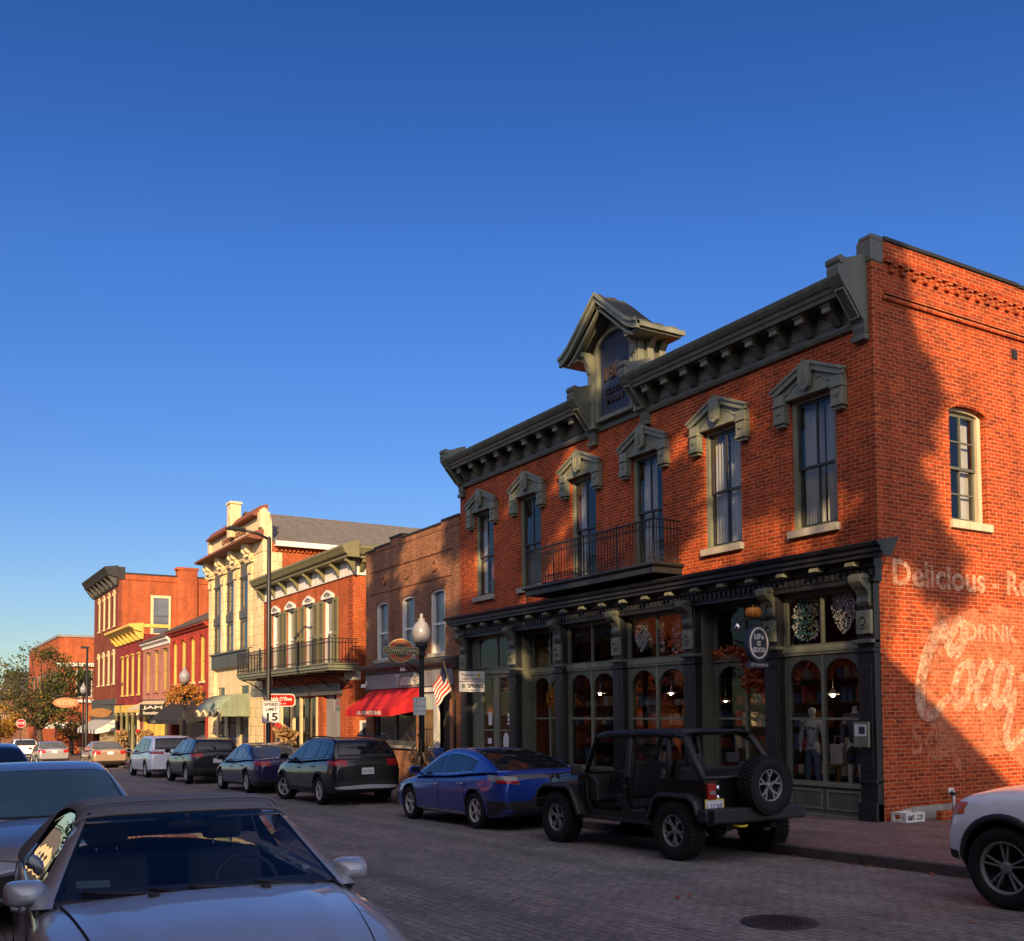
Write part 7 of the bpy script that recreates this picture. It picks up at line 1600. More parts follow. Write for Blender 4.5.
# tavern flag
t = thing('wall_flag', (13.7, 26.35, 2.2), 'striped red white and blue flag on a short pole beside the tavern door', 'flag')
mb = MB(); mb.tube([(13.98, 26.47, 2.14), (13.55, 26.32, 3.25)], 0.018, 6); mb.ball((13.545, 26.32, 3.28), 0.03, 0.03, 0.03, 8, 6); mb.build('flag_pole', [M['town_gold']], t)
mb = MB(); n, m_ = 13, 10
top_, dirp = Vector((13.57, 26.33, 3.20)), Vector((0.36, 0.13, -0.93)).normalized()
def fp(i, j):
    s_, q = i/n, j/m_; p = top_ + dirp*0.86*(q*0.9) ; fold = 0.05*math.sin(s_*9+q*4)
    return p + Vector((-0.20*s_-0.10*s_*q, 0.34*s_+fold, -0.52*s_-0.15*s_*(1-q)))
for i in range(n):
    for j in range(m_):
        u = j/m_; mt = 2 if (u < 0.42 and i < 5) else (i % 2)
        mt = (2 if (u < 0.5 and i < 6) else (0 if int(u*7+0.01) % 2 == 0 else 1)) if False else (2 if (i < 5 and j < 5) else (j % 2))
        mb.add([fp(i, j), fp(i+1, j), fp(i+1, j+1), fp(i, j+1)], [(0, 1, 2, 3)], mt, True)
mb.build('cloth', [M['flag_red'], M['flag_white'], M['flag_blue']], t)
nb = MB(); zb = base_at(13.6, 27); nb.box(13.35, 13.75, 26.78, 27.2, zb+0.12, zb+0.95); nb.prism([(13.33, zb+0.95), (13.77, zb+0.95), (13.77, zb+1.12), (13.40, zb+1.12)], lambda u, v, w: (u, w, v), 26.76, 27.22)
for x in (13.39, 13.71): nb.box(x-0.02, x+0.02, 26.8, 27.18, zb, zb+0.12)
nb.box(13.345, 13.35, 26.85, 27.13, zb+0.4, zb+0.8, 1)
top(nb.build('news_box', [M['news_blue'], M['pane_dark']], bevel=0.012), 'bright blue newspaper box beside the tavern door', 'newspaper box')
# flower basket on the second lamp post, shrub by the balcony building
rnd = random.Random(4); t = thing('flower_basket', (10.72, 45.7, 2.6), 'overflowing basket of golden flowers half way up a lamp post', 'flowers')
mb = MB(); pts = []
for k in range(900):
    a = rnd.uniform(0, 6.28); r_ = 0.85*math.sqrt(rnd.random()); z = 2.85+0.34*math.sqrt(max(0, 1-(r_/0.9)**2))*rnd.uniform(-0.7, 1)-(0.55*rnd.random() if r_ > 0.6 else 0); pts.append((10.72+r_*math.cos(a), 45.7+r_*math.sin(a), z))
leaves(mb, pts, 0.13, rnd); mb.build('flowers', [M['leaf_gold']], t)
mb = MB(); mb.lathe([(0.02, 2.45), (0.3, 2.5), (0.5, 2.72), (0.5, 2.76)], (10.72, 45.7, 0), 'z', 14); mb.build('basket', [M['iron_black']], t)
def shrub(name, x, y, r, h, m, label, cat, seed, n=700, leafs=0.10, group=None, z=None):
    rnd = random.Random(seed); zb = base_at(x, y) if z is None else z; t = thing(name, (x, y, zb), label, cat, group); mb = MB(); pts = []
    cl = [(rnd.uniform(-0.6, 0.6)*r, rnd.uniform(-0.6, 0.6)*r, rnd.uniform(0.25, 0.8)*h, rnd.uniform(0.3, 0.6)*r) for _ in range(9)]
    for k in range(n):
        c = rnd.choice(cl); v = Vector((rnd.gauss(0, 1), rnd.gauss(0, 1), rnd.gauss(0, 1))).normalized()*c[3]*rnd.uniform(0.6, 1.05); pts.append((x+c[0]+v.x, y+c[1]+v.y, max(zb+0.03, zb+c[2]+v.z*0.8)))
    leaves(mb, pts, leafs, rnd); mb.build('foliage', [M[m]], t)
    mb = MB()
    for k in range(5): a = k*1.3; mb.tube([(x, y, zb), (x+0.4*r*math.cos(a), y+0.4*r*math.sin(a), zb+h*0.6)], [0.02, 0.008], 5)
    mb.build('stem', [M['iron_black']], t); return t
shrub('shrub', 12.6, 37.2, 0.9, 1.35, 'leaf_shrub', 'dark twiggy shrub in front of the balcony building', 'shrub', 3, 1400)
for i, (x, y, lb) in enumerate(((13.55, 40.4, 'corn stalk bundle with a red bow against the balcony building shop front'), (13.6, 76.0, 'corn stalk bundle at the yellow shop columns'), (13.5, 68.5, 'corn stalk bundle outside the pink house'))):
    t = shrub('corn_bundle', x, y, 0.55, 2.3, 'corn_leaf', lb, 'corn stalks', 20+i, 900, 0.22)
    mb = MB(); z = base_at(x, y)+1.9; mb.ball((x-0.35, y-0.16, z), 0.08, 0.2, 0.14, 8, 6); mb.ball((x-0.35, y+0.16, z), 0.08, 0.2, 0.14, 8, 6); mb.ball((x-0.4, y, z), 0.07, 0.07, 0.07, 8, 6); mb.build('bow', [M['sign_red']], t)
for i, (x, y, r, lb) in enumerate(((13.3, 57.0, 0.5, 'low orange flowers outside the black awning shop, nearer patch'), (13.2, 60.5, 0.6, 'low orange flowers outside the black awning shop, farther patch'), (12.9, 84.5, 0.8, 'orange planter by the striped awning'), (13.3, 80.0, 0.5, 'orange flowers by the wooden oval sign'))):
    shrub('flower_patch', x, y, r, 0.8, 'leaf_gold' if i % 2 else 'leaf_rust', lb, 'flowers', 40+i, 500, 0.14)
# hanging signs farther down
def board(name, x0, x1, y, z0, z1, m, txt, tm, label, oval=False, zt=None, xe=None):
    t = thing(name, ((x0+x1)/2, y, z0), label, 'sign'); P = lambda u, v, w: (u, y-w, v); mb = MB()
    o = ring(((x0+x1)/2, (z0+z1)/2), (x1-x0)/2, (z1-z0)/2, 24) if oval else rect(x0, x1, z0, z1)
    mb.plate(o, [], P, -0.03, 0.03); mb.build('board', [M[m]], t)
    if txt:
        mb = MB()
        for k, s in enumerate(txt): text_mesh(mb, s, P, (x0+x1)/2, lerp(z1, z0, (k+0.6)/(len(txt)+0.2)), (z1-z0)/len(txt)*0.7, 0.03, 0.036, width=(x1-x0)*0.75, bold=0.008)
        mb.build('lettering', [M[tm]], t)
    mb = MB(); zz = zt or z1+0.25; mb.tube([(x0-0.05, y, zz), (xe or XF, y, zz)], 0.03, 6)
    for x in (x0+0.1, x1-0.1): mb.tube([(x, y, z1-0.01 if not oval else (z0+z1)/2), (x, y, zz)], 0.012, 4)
    mb.build('bracket', [M['iron_black']], t); return t
board('hanging_sign', 12.0, 13.5, 62.0, 1.75, 2.45, 'sign_black', ['JAM', 'boutique'], 'letters_pale', 'black hanging sign with white letters by the cream awning')
board('hanging_sign', 11.6, 13.3, 78.5, 1.7, 2.35, 'wood_sign', [], None, 'brown wooden oval sign by the yellow shop front', True)
board('hanging_sign', 8.75, 10.35, 74.0, 2.35, 3.05, 'faded_peach', ['HISTORIC'], 'town_gold', 'small distant oval orange sign beside the farthest lamp', True, 3.15, 10.72)
t = thing('lamp_mast', (10.9, 74.2, base_at(10.9, 74.2)), 'distant tall black mast against the corner block', 'street lamp')
mb = MB(); z = base_at(10.9, 74.2); mb.lathe([(0.12, 0), (0.10, 1), (0.07, 7.6)], (10.9, 74.2, z), 'z', 8); mb.build('post', [M['lamp_post_black']], t); mb = MB(); mb.box(10.5, 11.0, 74.1, 74.3, z+7.6, z+7.75); mb.build('lamp_head', [M['lamp_post_black']], t)
# stop sign
t = thing('stop_sign', (7.1, 80.2, gz(80)), 'red octagonal stop sign beside the street tree at the far left', 'sign'); x, y = 7.41, 80.2
t.location.x = x; OFF[t.name] = Vector(t.location)
P5 = lambda u, v, w: (u, y-0.06-w, v); oct_ = lambda r: [(x+r*math.cos(PI/8+PI/4*i), 1.30+r*math.sin(PI/8+PI/4*i)) for i in range(8)]
mb = MB(); mb.plate(oct_(0.33), [], P5, 0, 0.01, 0); mb.plate(oct_(0.305), [], P5, 0.0105, 0.013, 1); mb.build('plate', [M['sign_white'], M['sign_red']], t)
mb = MB(); text_mesh(mb, 'STOP', P5, x, 1.30, 0.24, 0.013, 0.018, width=0.48, bold=0.008); mb.build('lettering', [M['sign_white']], t)
mb = MB(); mb.tube([(x, y, gz(80)), (x, y, 1.8)], 0.035, 8); mb.build('post', [M['lamp_post_black']], t)
# manhole
mb = MB(); mb.lathe([(0.001, 0.010), (0.29, 0.010), (0.31, 0.006), (0.34, 0.008), (0.345, 0.0)], (6.75, 6.60, gz(6.6)+0.002), 'z', 40)
for k in range(-5, 6):
    for j in range(-5, 6):
        if k*k+j*j < 26: mb.box(6.75+k*0.05-0.014, 6.75+k*0.05+0.014, 6.6+j*0.05-0.014, 6.6+j*0.05+0.014, gz(6.6)+0.011, gz(6.6)+0.017)
top(mb.build('manhole_cover', [M['iron_lid']]), 'round dark iron manhole cover in the brick road', 'manhole cover')
# standpipe, white crate and low brick edging by the side wall
t = thing('standpipe', (15.65, 11.2, 0), 'white capped standpipe rising beside the brick side wall', 'pipe'); zb = base_at(15, 11.2)-0.005
mb = MB(); mb.tube([(15.65, 11.18, zb), (15.65, 11.18, 0.34), (15.62, 11.18, 0.40), (15.55, 11.18, 0.40), (15.52, 11.18, 0.34)], 0.03, 10); mb.build('pipe', [M['white_paint']], t)
mb = MB(); mb.lathe([(0.05, 0.0), (0.05, 0.05)], (15.65, 11.18, 0.30), 'z', 12); mb.build('collar', [M['iron_black']], t)
mb = MB(); a, b, c_, d, z0, z1 = 14.15, 14.58, 11.0, 11.25, zb, zb+0.17
for x in (a, (a+b)/2, b):
    for y in (c_, d): mb.box(x-0.022, x+0.022, y-0.022, y+0.022, z0, z1)
for z in (z0+0.02, z1-0.02):
    for y in (c_, d): mb.box(a, b, y-0.02, y+0.02, z-0.02, z+0.02)
    for x in (a, b): mb.box(x-0.02, x+0.02, c_, d, z-0.02, z+0.02)
mb.box(a+0.2, b, c_+0.03, d-0.03, z0+0.06, z0+0.10)
top(mb.build('crate', [M['white_paint']]), 'low white slatted crate on the pavement at the corner of the brick shop', 'crate')
mb = MB(); mb.box(14.95, 18.6, 10.92, 11.02, zb, zb+0.16)
top(mb.build('brick_edging', [M['brick_red']], bevel=0.008), 'low dark red brick edging along the foot of the side wall', 'edging')
# fallen leaves in the gutter and on the pavement: nobody could count them
rnd = random.Random(31); mb = MB(); pts = []
for k in range(900):
    y = rnd.uniform(2, 60)
    if rnd.random() < 0.55: x = KX-0.02-abs(rnd.gauss(0, 0.16)); z = gz(y)+0.012
    elif rnd.random() < 0.6: x = XF-0.25-abs(rnd.gauss(0, 0.5)); z = gz(y)+0.138
    else: x = rnd.uniform(2.6, 10.0); z = gz(y)+0.012
    pts.append((x, y, z))
for p in pts:
    a = rnd.uniform(0, 6.28); s_ = rnd.uniform(0.02, 0.045); c_, d_ = math.cos(a)*s_, math.sin(a)*s_
    mb.add([(p[0]-c_, p[1]-d_, p[2]), (p[0]+d_*0.6, p[1]-c_*0.6, p[2]+rnd.uniform(0, 0.014)), (p[0]+c_, p[1]+d_, p[2]+rnd.uniform(0, 0.02)), (p[0]-d_*0.6, p[1]+c_*0.6, p[2]+rnd.uniform(0, 0.014))], [(0, 1, 2, 3)])
top(mb.build('fallen_leaves', [M['leaf_rust']], weld=False), 'scattered fallen leaves along the gutter and pavement', 'leaves', kind='stuff')
# ================================================================== things on and in the corner shop
mb = MB(); mb.plate([(14.45, -0.12), (18.8, -0.12), (18.8, 0.17), (17.2, 0.15), (15.8, 0.14), (14.9, 0.13), (14.5, 0.10)], [], side(YA), 0.001, 0.02); mb.build('foundation', [M['stone_sill']], shop)
# faded painted advertisement on the side wall
G = side(YA)
mb = MB(); rnd = random.Random(7); o = []
for i in range(110):
    t = 2*PI*i/110; cx_, cz_ = 19.6, 2.2; rx, rz = 4.6, 1.45; k = max(abs(math.cos(t)), abs(math.sin(t))); o.append((cx_+rx*math.cos(t)/k*rnd.uniform(0.90, 1.02), cz_+rz*math.sin(t)/k*rnd.uniform(0.82, 1.06)))
mb.plate(o, [], G, 0.001, 0.003); mb.build('faded_panel', [M['brick_ghost_faint']], shop)
mb = MB(); text_mesh(mb, 'Delicious - Refreshing', G, 17.45, 4.10, 0.62, 0.001, 0.004, width=6.1, bold=0.014); ad = mb.build('faded_lettering', [M['brick_ghost']], shop)
mb = MB(); text_mesh(mb, 'DRINK', G, 17.08, 3.16, 0.44, 0.0035, 0.006, width=1.55, bold=0.012); mb.build('faded_lettering', [M['brick_ghost']], shop)
def stroke(mb, pts, w, n=10, w1=None):
    """painted brush stroke on the wall: a smooth ribbon through pts (x, z)"""
    P = []
    q = [pts[0]]+list(pts)+[pts[-1]]
    for i in range(1, len(q)-2):
        for k in range(n):
            t = k/n; p0, p1, p2, p3 = q[i-1], q[i], q[i+1], q[i+2]
            P.append(tuple(0.5*((2*p1[a])+(-p0[a]+p2[a])*t+(2*p0[a]-5*p1[a]+4*p2[a]-p3[a])*t*t+(-p0[a]+3*p1[a]-3*p2[a]+p3[a])*t**3) for a in (0, 1)))
    P.append(tuple(pts[-1])); vs = []; N = len(P)
    for i, p in enumerate(P):
        a, b = P[max(0, i-1)], P[min(N-1, i+1)]; dx, dz = b[0]-a[0], b[1]-a[1]; L_ = math.hypot(dx, dz) or 1; s_ = i/(N-1)
        ww = w*(0.45+0.55*math.sin(PI*min(1, max(0, s_)))**0.6) if w1 is None else lerp(w, w1, s_)
        d_ = 0.0065+0.004*s_+0.0007*(len(mb.f) % 9); vs += [G(p[0]-dz/L_*ww/2, p[1]+dx/L_*ww/2, d_), G(p[0]+dz/L_*ww/2, p[1]-dx/L_*ww/2, d_)]
    mb.add(vs, [(2*i, 2*i+1, 2*i+3, 2*i+2) for i in range(N-1)])
mb = MB()
def word(x, z, k):
    S = lambda pts, w: stroke(mb, [(x+a*k+0.34*b*k, z+b*k*1.3) for a, b in pts], w*k*1.6)
    S([(0.62, 0.75), (0.78, 0.98), (0.98, 0.86), (0.90, 0.62), (0.66, 0.60), (0.35, 0.88), (0.08, 0.55), (0.0, 0.12), (0.14, -0.22), (0.45, -0.26), (0.80, -0.02)], 0.17)     # C
    S([(1.20, 0.42), (0.98, 0.32), (0.92, 0.02), (1.08, -0.16), (1.30, -0.02), (1.36, 0.26), (1.20, 0.42), (1.42, 0.40)], 0.13)   # o
    S([(1.92, 0.34), (1.80, 0.44), (1.62, 0.32), (1.56, 0.02), (1.70, -0.16), (1.98, -0.02)], 0.13)                               # c
    S([(2.46, 0.36), (2.26, 0.44), (2.10, 0.26), (2.08, 0.0), (2.20, -0.14), (2.40, 0.02), (2.50, 0.40)], 0.13); S([(2.50, 0.42), (2.46, 0.02), (2.54, -0.14), (2.72, 0.02)], 0.13)  # a
    S([(2.74, 0.22), (3.02, 0.24)], 0.10)
    S([(3.95, 0.74), (4.06, 0.98), (4.22, 0.80), (4.0, 0.60), (3.62, 0.85), (3.30, 0.5), (3.22, 0.06), (3.40, -0.24), (3.75, -0.20), (4.0, 0.02)], 0.17)
    S([(3.02, -0.6), (2.72, -0.72), (2.58, -0.55), (2.62, -0.22), (2.70, 0.1)], 0.14); S([(3.0, -0.60), (3.5, -0.50), (4.3, -0.42), (5.4, -0.5)], 0.20)
    S([(4.36, 0.42), (4.16, 0.32), (4.10, 0.02), (4.26, -0.16), (4.48, -0.02), (4.54, 0.26), (4.38, 0.42)], 0.13)
    S([(4.75, -0.02), (5.02, 0.42), (5.10, 0.86), (4.96, 0.92), (4.86, 0.5), (4.84, 0.0), (4.98, -0.14), (5.16, 0.02)], 0.12)
    S([(5.56, 0.36), (5.36, 0.44), (5.20, 0.26), (5.18, 0.0), (5.30, -0.14), (5.50, 0.02), (5.60, 0.40)], 0.13); S([(5.60, 0.42), (5.56, 0.02), (5.66, -0.14), (5.86, 0.04)], 0.13)
word(15.02, 2.05, 1.02)
mb.build('faded_script', [M['brick_ghost']], shop, normals=False)
mb = MB(); text_mesh(mb, '5\u00a2', G, 15.1, 1.25, 0.8, 0.001, 0.004, width=0.62, bold=0.01); mb.build('faded_lettering', [M['brick_ghost_faint']], shop)
# oval hanging sign on its bracket
t = thing('shop_sign', (13.58, 13.72, 2.6), 'navy oval hanging sign with white writing on a curled bracket, corner shop', 'sign'); yS = 13.72
P = lambda u, v, w: (u, yS-w, v)
mb = MB(); mb.plate(ring((13.58, 3.03), 0.275, 0.345, 36), [], P, -0.045, 0.045, 0); mb.plate(ring((13.58, 3.03), 0.235, 0.295, 36), [ring((13.58, 3.03), 0.20, 0.26, 36)], P, 0.0455, 0.055, 1); mb.build('oval_board', [M['panel_blue'], M['white_paint']], t)
mb = MB(); text_mesh(mb, 'LiFe', P, 13.58, 3.145, 0.135, 0.046, 0.056, width=0.24, bold=0.004); text_mesh(mb, 'iS', P, 13.58, 3.02, 0.125, 0.046, 0.056, width=0.085, bold=0.004); text_mesh(mb, 'GOOD', P, 13.58, 2.90, 0.125, 0.046, 0.056, width=0.30, bold=0.004); mb.build('lettering', [M['white_paint']], t)
mb = MB(); mb.box(13.33, 13.88, yS-0.03, yS+0.03, 2.565, 2.685); pq = mb.build('name_plate', [M['panel_blue']], t, bevel=0.006)
mb = MB(); text_mesh(mb, 'ST CHARLES', P, 13.605, 2.625, 0.075, 0.031, 0.036, width=0.42); mb.build('lettering', [M['white_paint']], pq)
mb = MB(); mb.tube([(13.86, yS, 3.48), (13.5, yS, 3.48), (13.2, yS, 3.46), (13.12, yS, 3.40)], 0.022, 8); mb.tube([(13.86, yS, 3.75), (13.78, yS, 3.58), (13.62, yS, 3.50)], 0.016, 6)
for x in (13.46, 13.70): mb.tube([(x, yS, 3.47), (x, yS, 3.33)], 0.010, 5)
for x in (13.44, 13.72): mb.tube([(x, yS, 2.72), (x, yS, 2.68)], 0.010, 5)
mb.build('bracket', [M['iron_black']], t)
for x in (13.10,): mb = MB(); mb.lathe([(0.02, 0.06), (0.05, 0.0), (0.065, -0.09)], (x, yS, 3.34), 'z', 12); mb.build('sign_lamp', [M['chrome']], t)
mb = MB()
for k in range(10):
    a = 2*PI*k/10; mb.ball((13.50+0.085*math.cos(a), yS+0.085*math.sin(a), 3.60), 0.07, 0.07, 0.092, 8, 8)
mb.lathe([(0.02, 0.0), (0.015, 0.05), (0.02, 0.07)], (13.50, yS, 3.67), 'z', 8, 1)
top(mb.build('pumpkin', [paint('pumpkin_orange', (0.62, 0.20, 0.02), 0.5, var=0.2), M['green_olive']]), 'small orange pumpkin perched on the bracket of the oval sign', 'pumpkin')
# two white hanging boards
t = thing('shop_sign', (13.45, 24.6, 2.35), 'pair of white hanging boards, one above the other, outside the notice covered door', 'sign'); yS = 24.75; P = lambda u, v, w: (u, yS-w, v)
for z0, z1 in ((2.66, 2.94), (2.37, 2.645)):
    mb = MB(); mb.box(13.22, 14.02, yS-0.02, yS+0.02, z0, z1); b_ = mb.build('board', [M['sign_white']], t, bevel=0.006)
    mb = MB()
    if z0 > 2.5: text_mesh(mb, 'Planters', P, 13.50, 2.84, 0.10, 0.021, 0.026, 0, width=0.42); mb.plate(ring((13.83, 2.84), 0.055, 0.055, 14), [], P, 0.021, 0.026, 1); text_mesh(mb, 'MERCANTILE', P, 13.62, 2.72, 0.085, 0.021, 0.026, 0, width=0.62)
    else: text_mesh(mb, 'SPRING', P, 13.72, 2.53, 0.15, 0.021, 0.026, 0, width=0.48, bold=0.004); mb.plate(ring((13.34, 2.53), 0.06, 0.06, 14), [], P, 0.021, 0.026, 2); text_mesh(mb, 'boutique', P, 13.6, 2.42, 0.06, 0.021, 0.026, 0, width=0.3)
    mb.build('lettering', [M['sign_ink'], M['yellow_paint'], M['sign_green']], b_)
mb = MB(); mb.tube([(13.2, yS, 2.99), (14.0, yS, 2.99), (14.1, yS, 3.05)], 0.018, 6)
for x in (13.3, 13.95): mb.tube([(x, yS, 2.93), (x, yS, 2.99)], 0.008, 4); mb.tube([(x, yS, 2.64), (x, yS, 2.67)], 0.008, 4)
mb.build('bracket', [M['iron_black']], t)
# notice case on the corner pilaster, round board
t = thing('notice_case', (13.80, 11.55, 1.1), 'small notice case with a printed sheet on the corner pilaster', 'notice'); mb = MB(); mb.box(13.765, 13.815, 11.40, 11.70, 1.16, 1.58); mb.build('case', [M['trim_sage']], t, bevel=0.006); mb = MB(); mb.box(13.758, 13.764, 11.43, 11.67, 1.34, 1.54); mb.box(13.755, 13.7575, 11.46, 11.58, 1.38, 1.50, 1); mb.build('sheet', [M['sign_white'], M['panel_blue']], t)
zb = base_at(13, 20.0); t = thing('round_board', (13.0, 20.0, zb), 'round black pavement board with white lettering between the blue car and the shop', 'sign'); P = lambda u, v, w: (u, 20.0-w, v)
mb = MB(); mb.plate(ring((13.0, zb+0.62), 0.36, 0.36, 28), [], P, -0.03, 0.03); mb.build('disc', [M['sign_black']], t); mb = MB(); text_mesh(mb, 'LiFe', P, 13.0, zb+0.66, 0.26, 0.03, 0.04, width=0.5, bold=0.006); mb.build('lettering', [M['white_paint']], t)
mb = MB()
for x in (12.8, 13.2): mb.tube([(x, 20.0, zb+0.36), (x, 20.12, zb)], 0.02, 6); mb.tube([(x, 20.0, zb+0.36), (x, 19.86, zb)], 0.02, 6)
mb.build('stand', [M['iron_black']], t)
# dotted window art behind the upper lights
def art(y, z, ry, rz, cols, label, shape, seed, n=330, x=XF+0.12):
    rnd = random.Random(seed); mb = MB(); k = 0
    while k < n:
        u, v = rnd.uniform(-1, 1), rnd.uniform(-1, 1)
        if shape == 'heart':
            q = v*1.15+0.12; ins = (u*u*1.2+(q-0.55*abs(u)**0.6)**2) < 0.86
        elif shape == 'egg': ins = u*u*(1+0.35*v)+v*v < 0.95
        else: ins = abs(u) < 0.85
        if not ins: continue
        k += 1; r_ = rnd.uniform(0.010, 0.024); yy, zz = y+u*ry, z+v*rz; m_ = rnd.randrange(len(cols)) if shape != 'egg' else min(len(cols)-1, int((u*0.5+0.5+rnd.uniform(-0.2, 0.2))*len(cols))) if u > -1 else 0
        mb.plate(ring((yy, zz), r_, r_*rnd.uniform(0.6, 1.2), 6), [], lambda a, b, w: (x-w, a, b), 0, 0.004, max(0, m_))
    c_ = mb.build('window_art', [M[q] for q in cols], None); return top(c_, label, 'window art', 'dotted pictures in the upper shop windows')
for nme, c in (('art_white', (0.62, 0.62, 0.60)), ('art_teal', (0.06, 0.17, 0.22)), ('art_green', (0.16, 0.17, 0.10)), ('art_violet', (0.13, 0.09, 0.20)), ('art_red', (0.45, 0.09, 0.04))): paint(nme, c, 0.7)
art(13.07, 3.47, 0.36, 0.43, ['art_violet', 'art_green', 'art_teal', 'art_teal', 'art_white'], 'round dotted teal picture in the window above the pale mannequin', 'egg', 1, 420)
art(12.22, 3.47, 0.31, 0.43, ['art_white'], 'white dotted heart in the window above the dark clad mannequin', 'heart', 2, 420)
art(17.90, 3.45, 0.30, 0.40, ['art_white'], 'white dotted heart in the window behind the open black car', 'heart', 3, 330)
art(17.25, 3.45, 0.17, 0.42, ['art_white', 'art_white', 'art_teal'], 'tall dotted white figure beside the heart in the upper window', 'bar', 4, 260)
art(16.72, 3.45, 0.16, 0.42, ['art_red', 'art_white'], 'tall dotted red figure at the edge of the upper window', 'bar', 5, 260)
# garlands and wreaths of autumn leaves
def garland(name, pts, r, n, size, m, label, seed, cat='garland'):
    rnd = random.Random(seed); mb = MB(); P = []
    for k in range(n):
        s_ = rnd.random()*(len(pts)-1); i = min(int(s_), len(pts)-2); p = Vector(pts[i]).lerp(Vector(pts[i+1]), s_-i)
        P.append(p+Vector((rnd.gauss(0, 1)*0.5, rnd.gauss(0, 1), rnd.gauss(0, 1)))*r*0.55)
    leaves(mb, P, size, rnd); return top(mb.build(name, [M[m]]), label, cat, 'autumn leaf garlands')
for i, (u, v) in enumerate(((13.46-0.04, 12.72+0.0), (12.60, 11.87))):
    c_, r_ = (u+v)/2, (u-v)/2*0.96
    garland('leaf_garland', [(XF+0.16, c_+r_*math.cos(t*PI/14), 2.36+0.30*math.sin(t*PI/14)) for t in range(15)]+([(XF+0.16, c_-r_, 2.2), (XF+0.16, c_-r_, 1.7)] if i == 9 else []), 0.09, 260, 0.085, 'leaf_rust', ('rust leaf garland round the arch over the pale mannequin', 'rust leaf garland round the arch over the dark clad mannequin')[i], 60+i)
garland('leaf_garland', [(XF+0.27, 15.75, 2.95), (XF+0.27, 15.2, 3.0), (XF+0.27, 14.9, 2.95), (XF+0.27, 14.75, 2.6), (XF+0.27, 14.78, 2.2)], 0.10, 380, 0.10, 'leaf_rust', 'rust leaf garland over the recessed shop entrance', 63)
garland('leaf_garland', [(XF+0.27, 21.35, 3.0), (XF+0.27, 21.3, 2.5), (XF+0.27, 21.32, 2.1)], 0.13, 260, 0.10, 'leaf_rust', 'dark red leaf garland by the second recessed door', 64)
def wreath(y, z, r, m, label, seed, x=XF+0.27):
    return garland('leaf_wreath', [(x, y+r*math.cos(t*PI/10), z+r*math.sin(t*PI/10)) for t in range(21)], 0.09, 420, 0.10, m, label, seed, 'wreath')
wreath(14.30, 2.45, 0.24, 'leaf_rust', 'dark rust wreath on the right hand door of the recessed entrance', 65)
wreath(21.75, 2.15, 0.16, 'leaf_gold', 'orange wreath on the second recessed door', 66, XF+0.25)
# pendant lamps that are lit inside the shop
M_b = emit('bulb_warm', (1.0, 0.75, 0.45), 45.0)
def pendant(x, y, z, label, s=1.0):
    t = thing('pendant_lamp', (x, y, z), label, 'lamp', 'lit pendant lamps inside the shop'); mb = MB(); mb.tube([(x, y, z+0.12), (x, y, 4.09)], 0.006, 4); mb.build('cord', [M['iron_black']], t)
    mb = MB(); mb.lathe([(0.03*s, 0.12*s), (0.05*s, 0.07*s), (0.15*s, 0.01*s), (0.16*s, 0.0)], (x, y, z), 'z', 16, caps=False); mb.build('shade', [M['white_paint']], t)
    mb = MB(); mb.ball((x, y, z+0.005), 0.05*s, 0.05*s, 0.06*s, 10, 8); mb.build('bulb', [M_b], t)
pendant(15.1, 13.3, 2.08, 'lit white pendant lamp behind the dark clad mannequin', 0.9)
pendant(15.1, 18.0, 2.20, 'lit pendant lamp seen through the arched window behind the open car', 0.8)
pendant(15.1, 20.75, 2.25, 'lit pendant lamp deep in the shop above the blue car', 0.8)
pendant(15.6, 16.75, 2.0, 'small lit pendant lamp behind the recessed entrance', 0.6)
pendant(15.9, 24.0, 2.0, 'small lit pendant lamp far left inside the shop', 0.6)
for i, (y, z, lb) in enumerate(((11.80, 3.16, 'tiny lit spot lamp at the right end of the upper window'), (12.72, 3.12, 'tiny lit spot lamp in the middle of the upper window'))):
    mb = MB(); mb.ball((XF+0.20, y+0.06, z), 0.028, 0.028, 0.028, 8, 6); mb.tube([(XF+0.20, y+0.06, z+0.02), (XF+0.20, y+0.06, 3.9)], 0.005, 4, 1); top(mb.build('spot_lamp', [M_b, M['iron_black']]), lb, 'lamp')
# ---- mannequins: one grown surface each, clothes as their own skins
for nme, c in (('mannequin_white', (0.62, 0.62, 0.62)), ('cloth_light_grey', (0.46, 0.48, 0.49)), ('cloth_charcoal', (0.075, 0.08, 0.09)), ('denim', (0.10, 0.14, 0.22)), ('cloth_black', (0.02, 0.02, 0.022)), ('mannequin_dark', (0.10, 0.09, 0.09))): paint(nme, c, 0.75, bump=0.15, bscale=120)
def grow(name, verts, edges, m, parent, lvl=2):
    me = bpy.data.meshes.new(name); me.from_pydata([v[:3] for v in verts], edges, []); o = bpy.data.objects.new(name, me); COL.objects.link(o)
    sk = o.modifiers.new('skin', 'SKIN'); lay = me.skin_vertices[0].data
    for i, v in enumerate(verts): lay[i].radius = (v[3], v[4] if len(v) > 4 else v[3]); lay[i].use_root = (i == 0)
    ss = o.modifiers.new('sub', 'SUBSURF'); ss.levels = ss.render_levels = lvl
    bpy.context.view_layer.update(); dg = bpy.context.evaluated_depsgraph_get(); m2 = bpy.data.meshes.new_from_object(o.evaluated_get(dg))
    o.modifiers.clear(); o.data = m2; bpy.data.meshes.remove(me); m2.materials.append(M[m])
    for p in m2.polygons: p.use_smooth = True
    o.parent = parent; OFF[o.name] = Vector((0, 0, 0)); return o
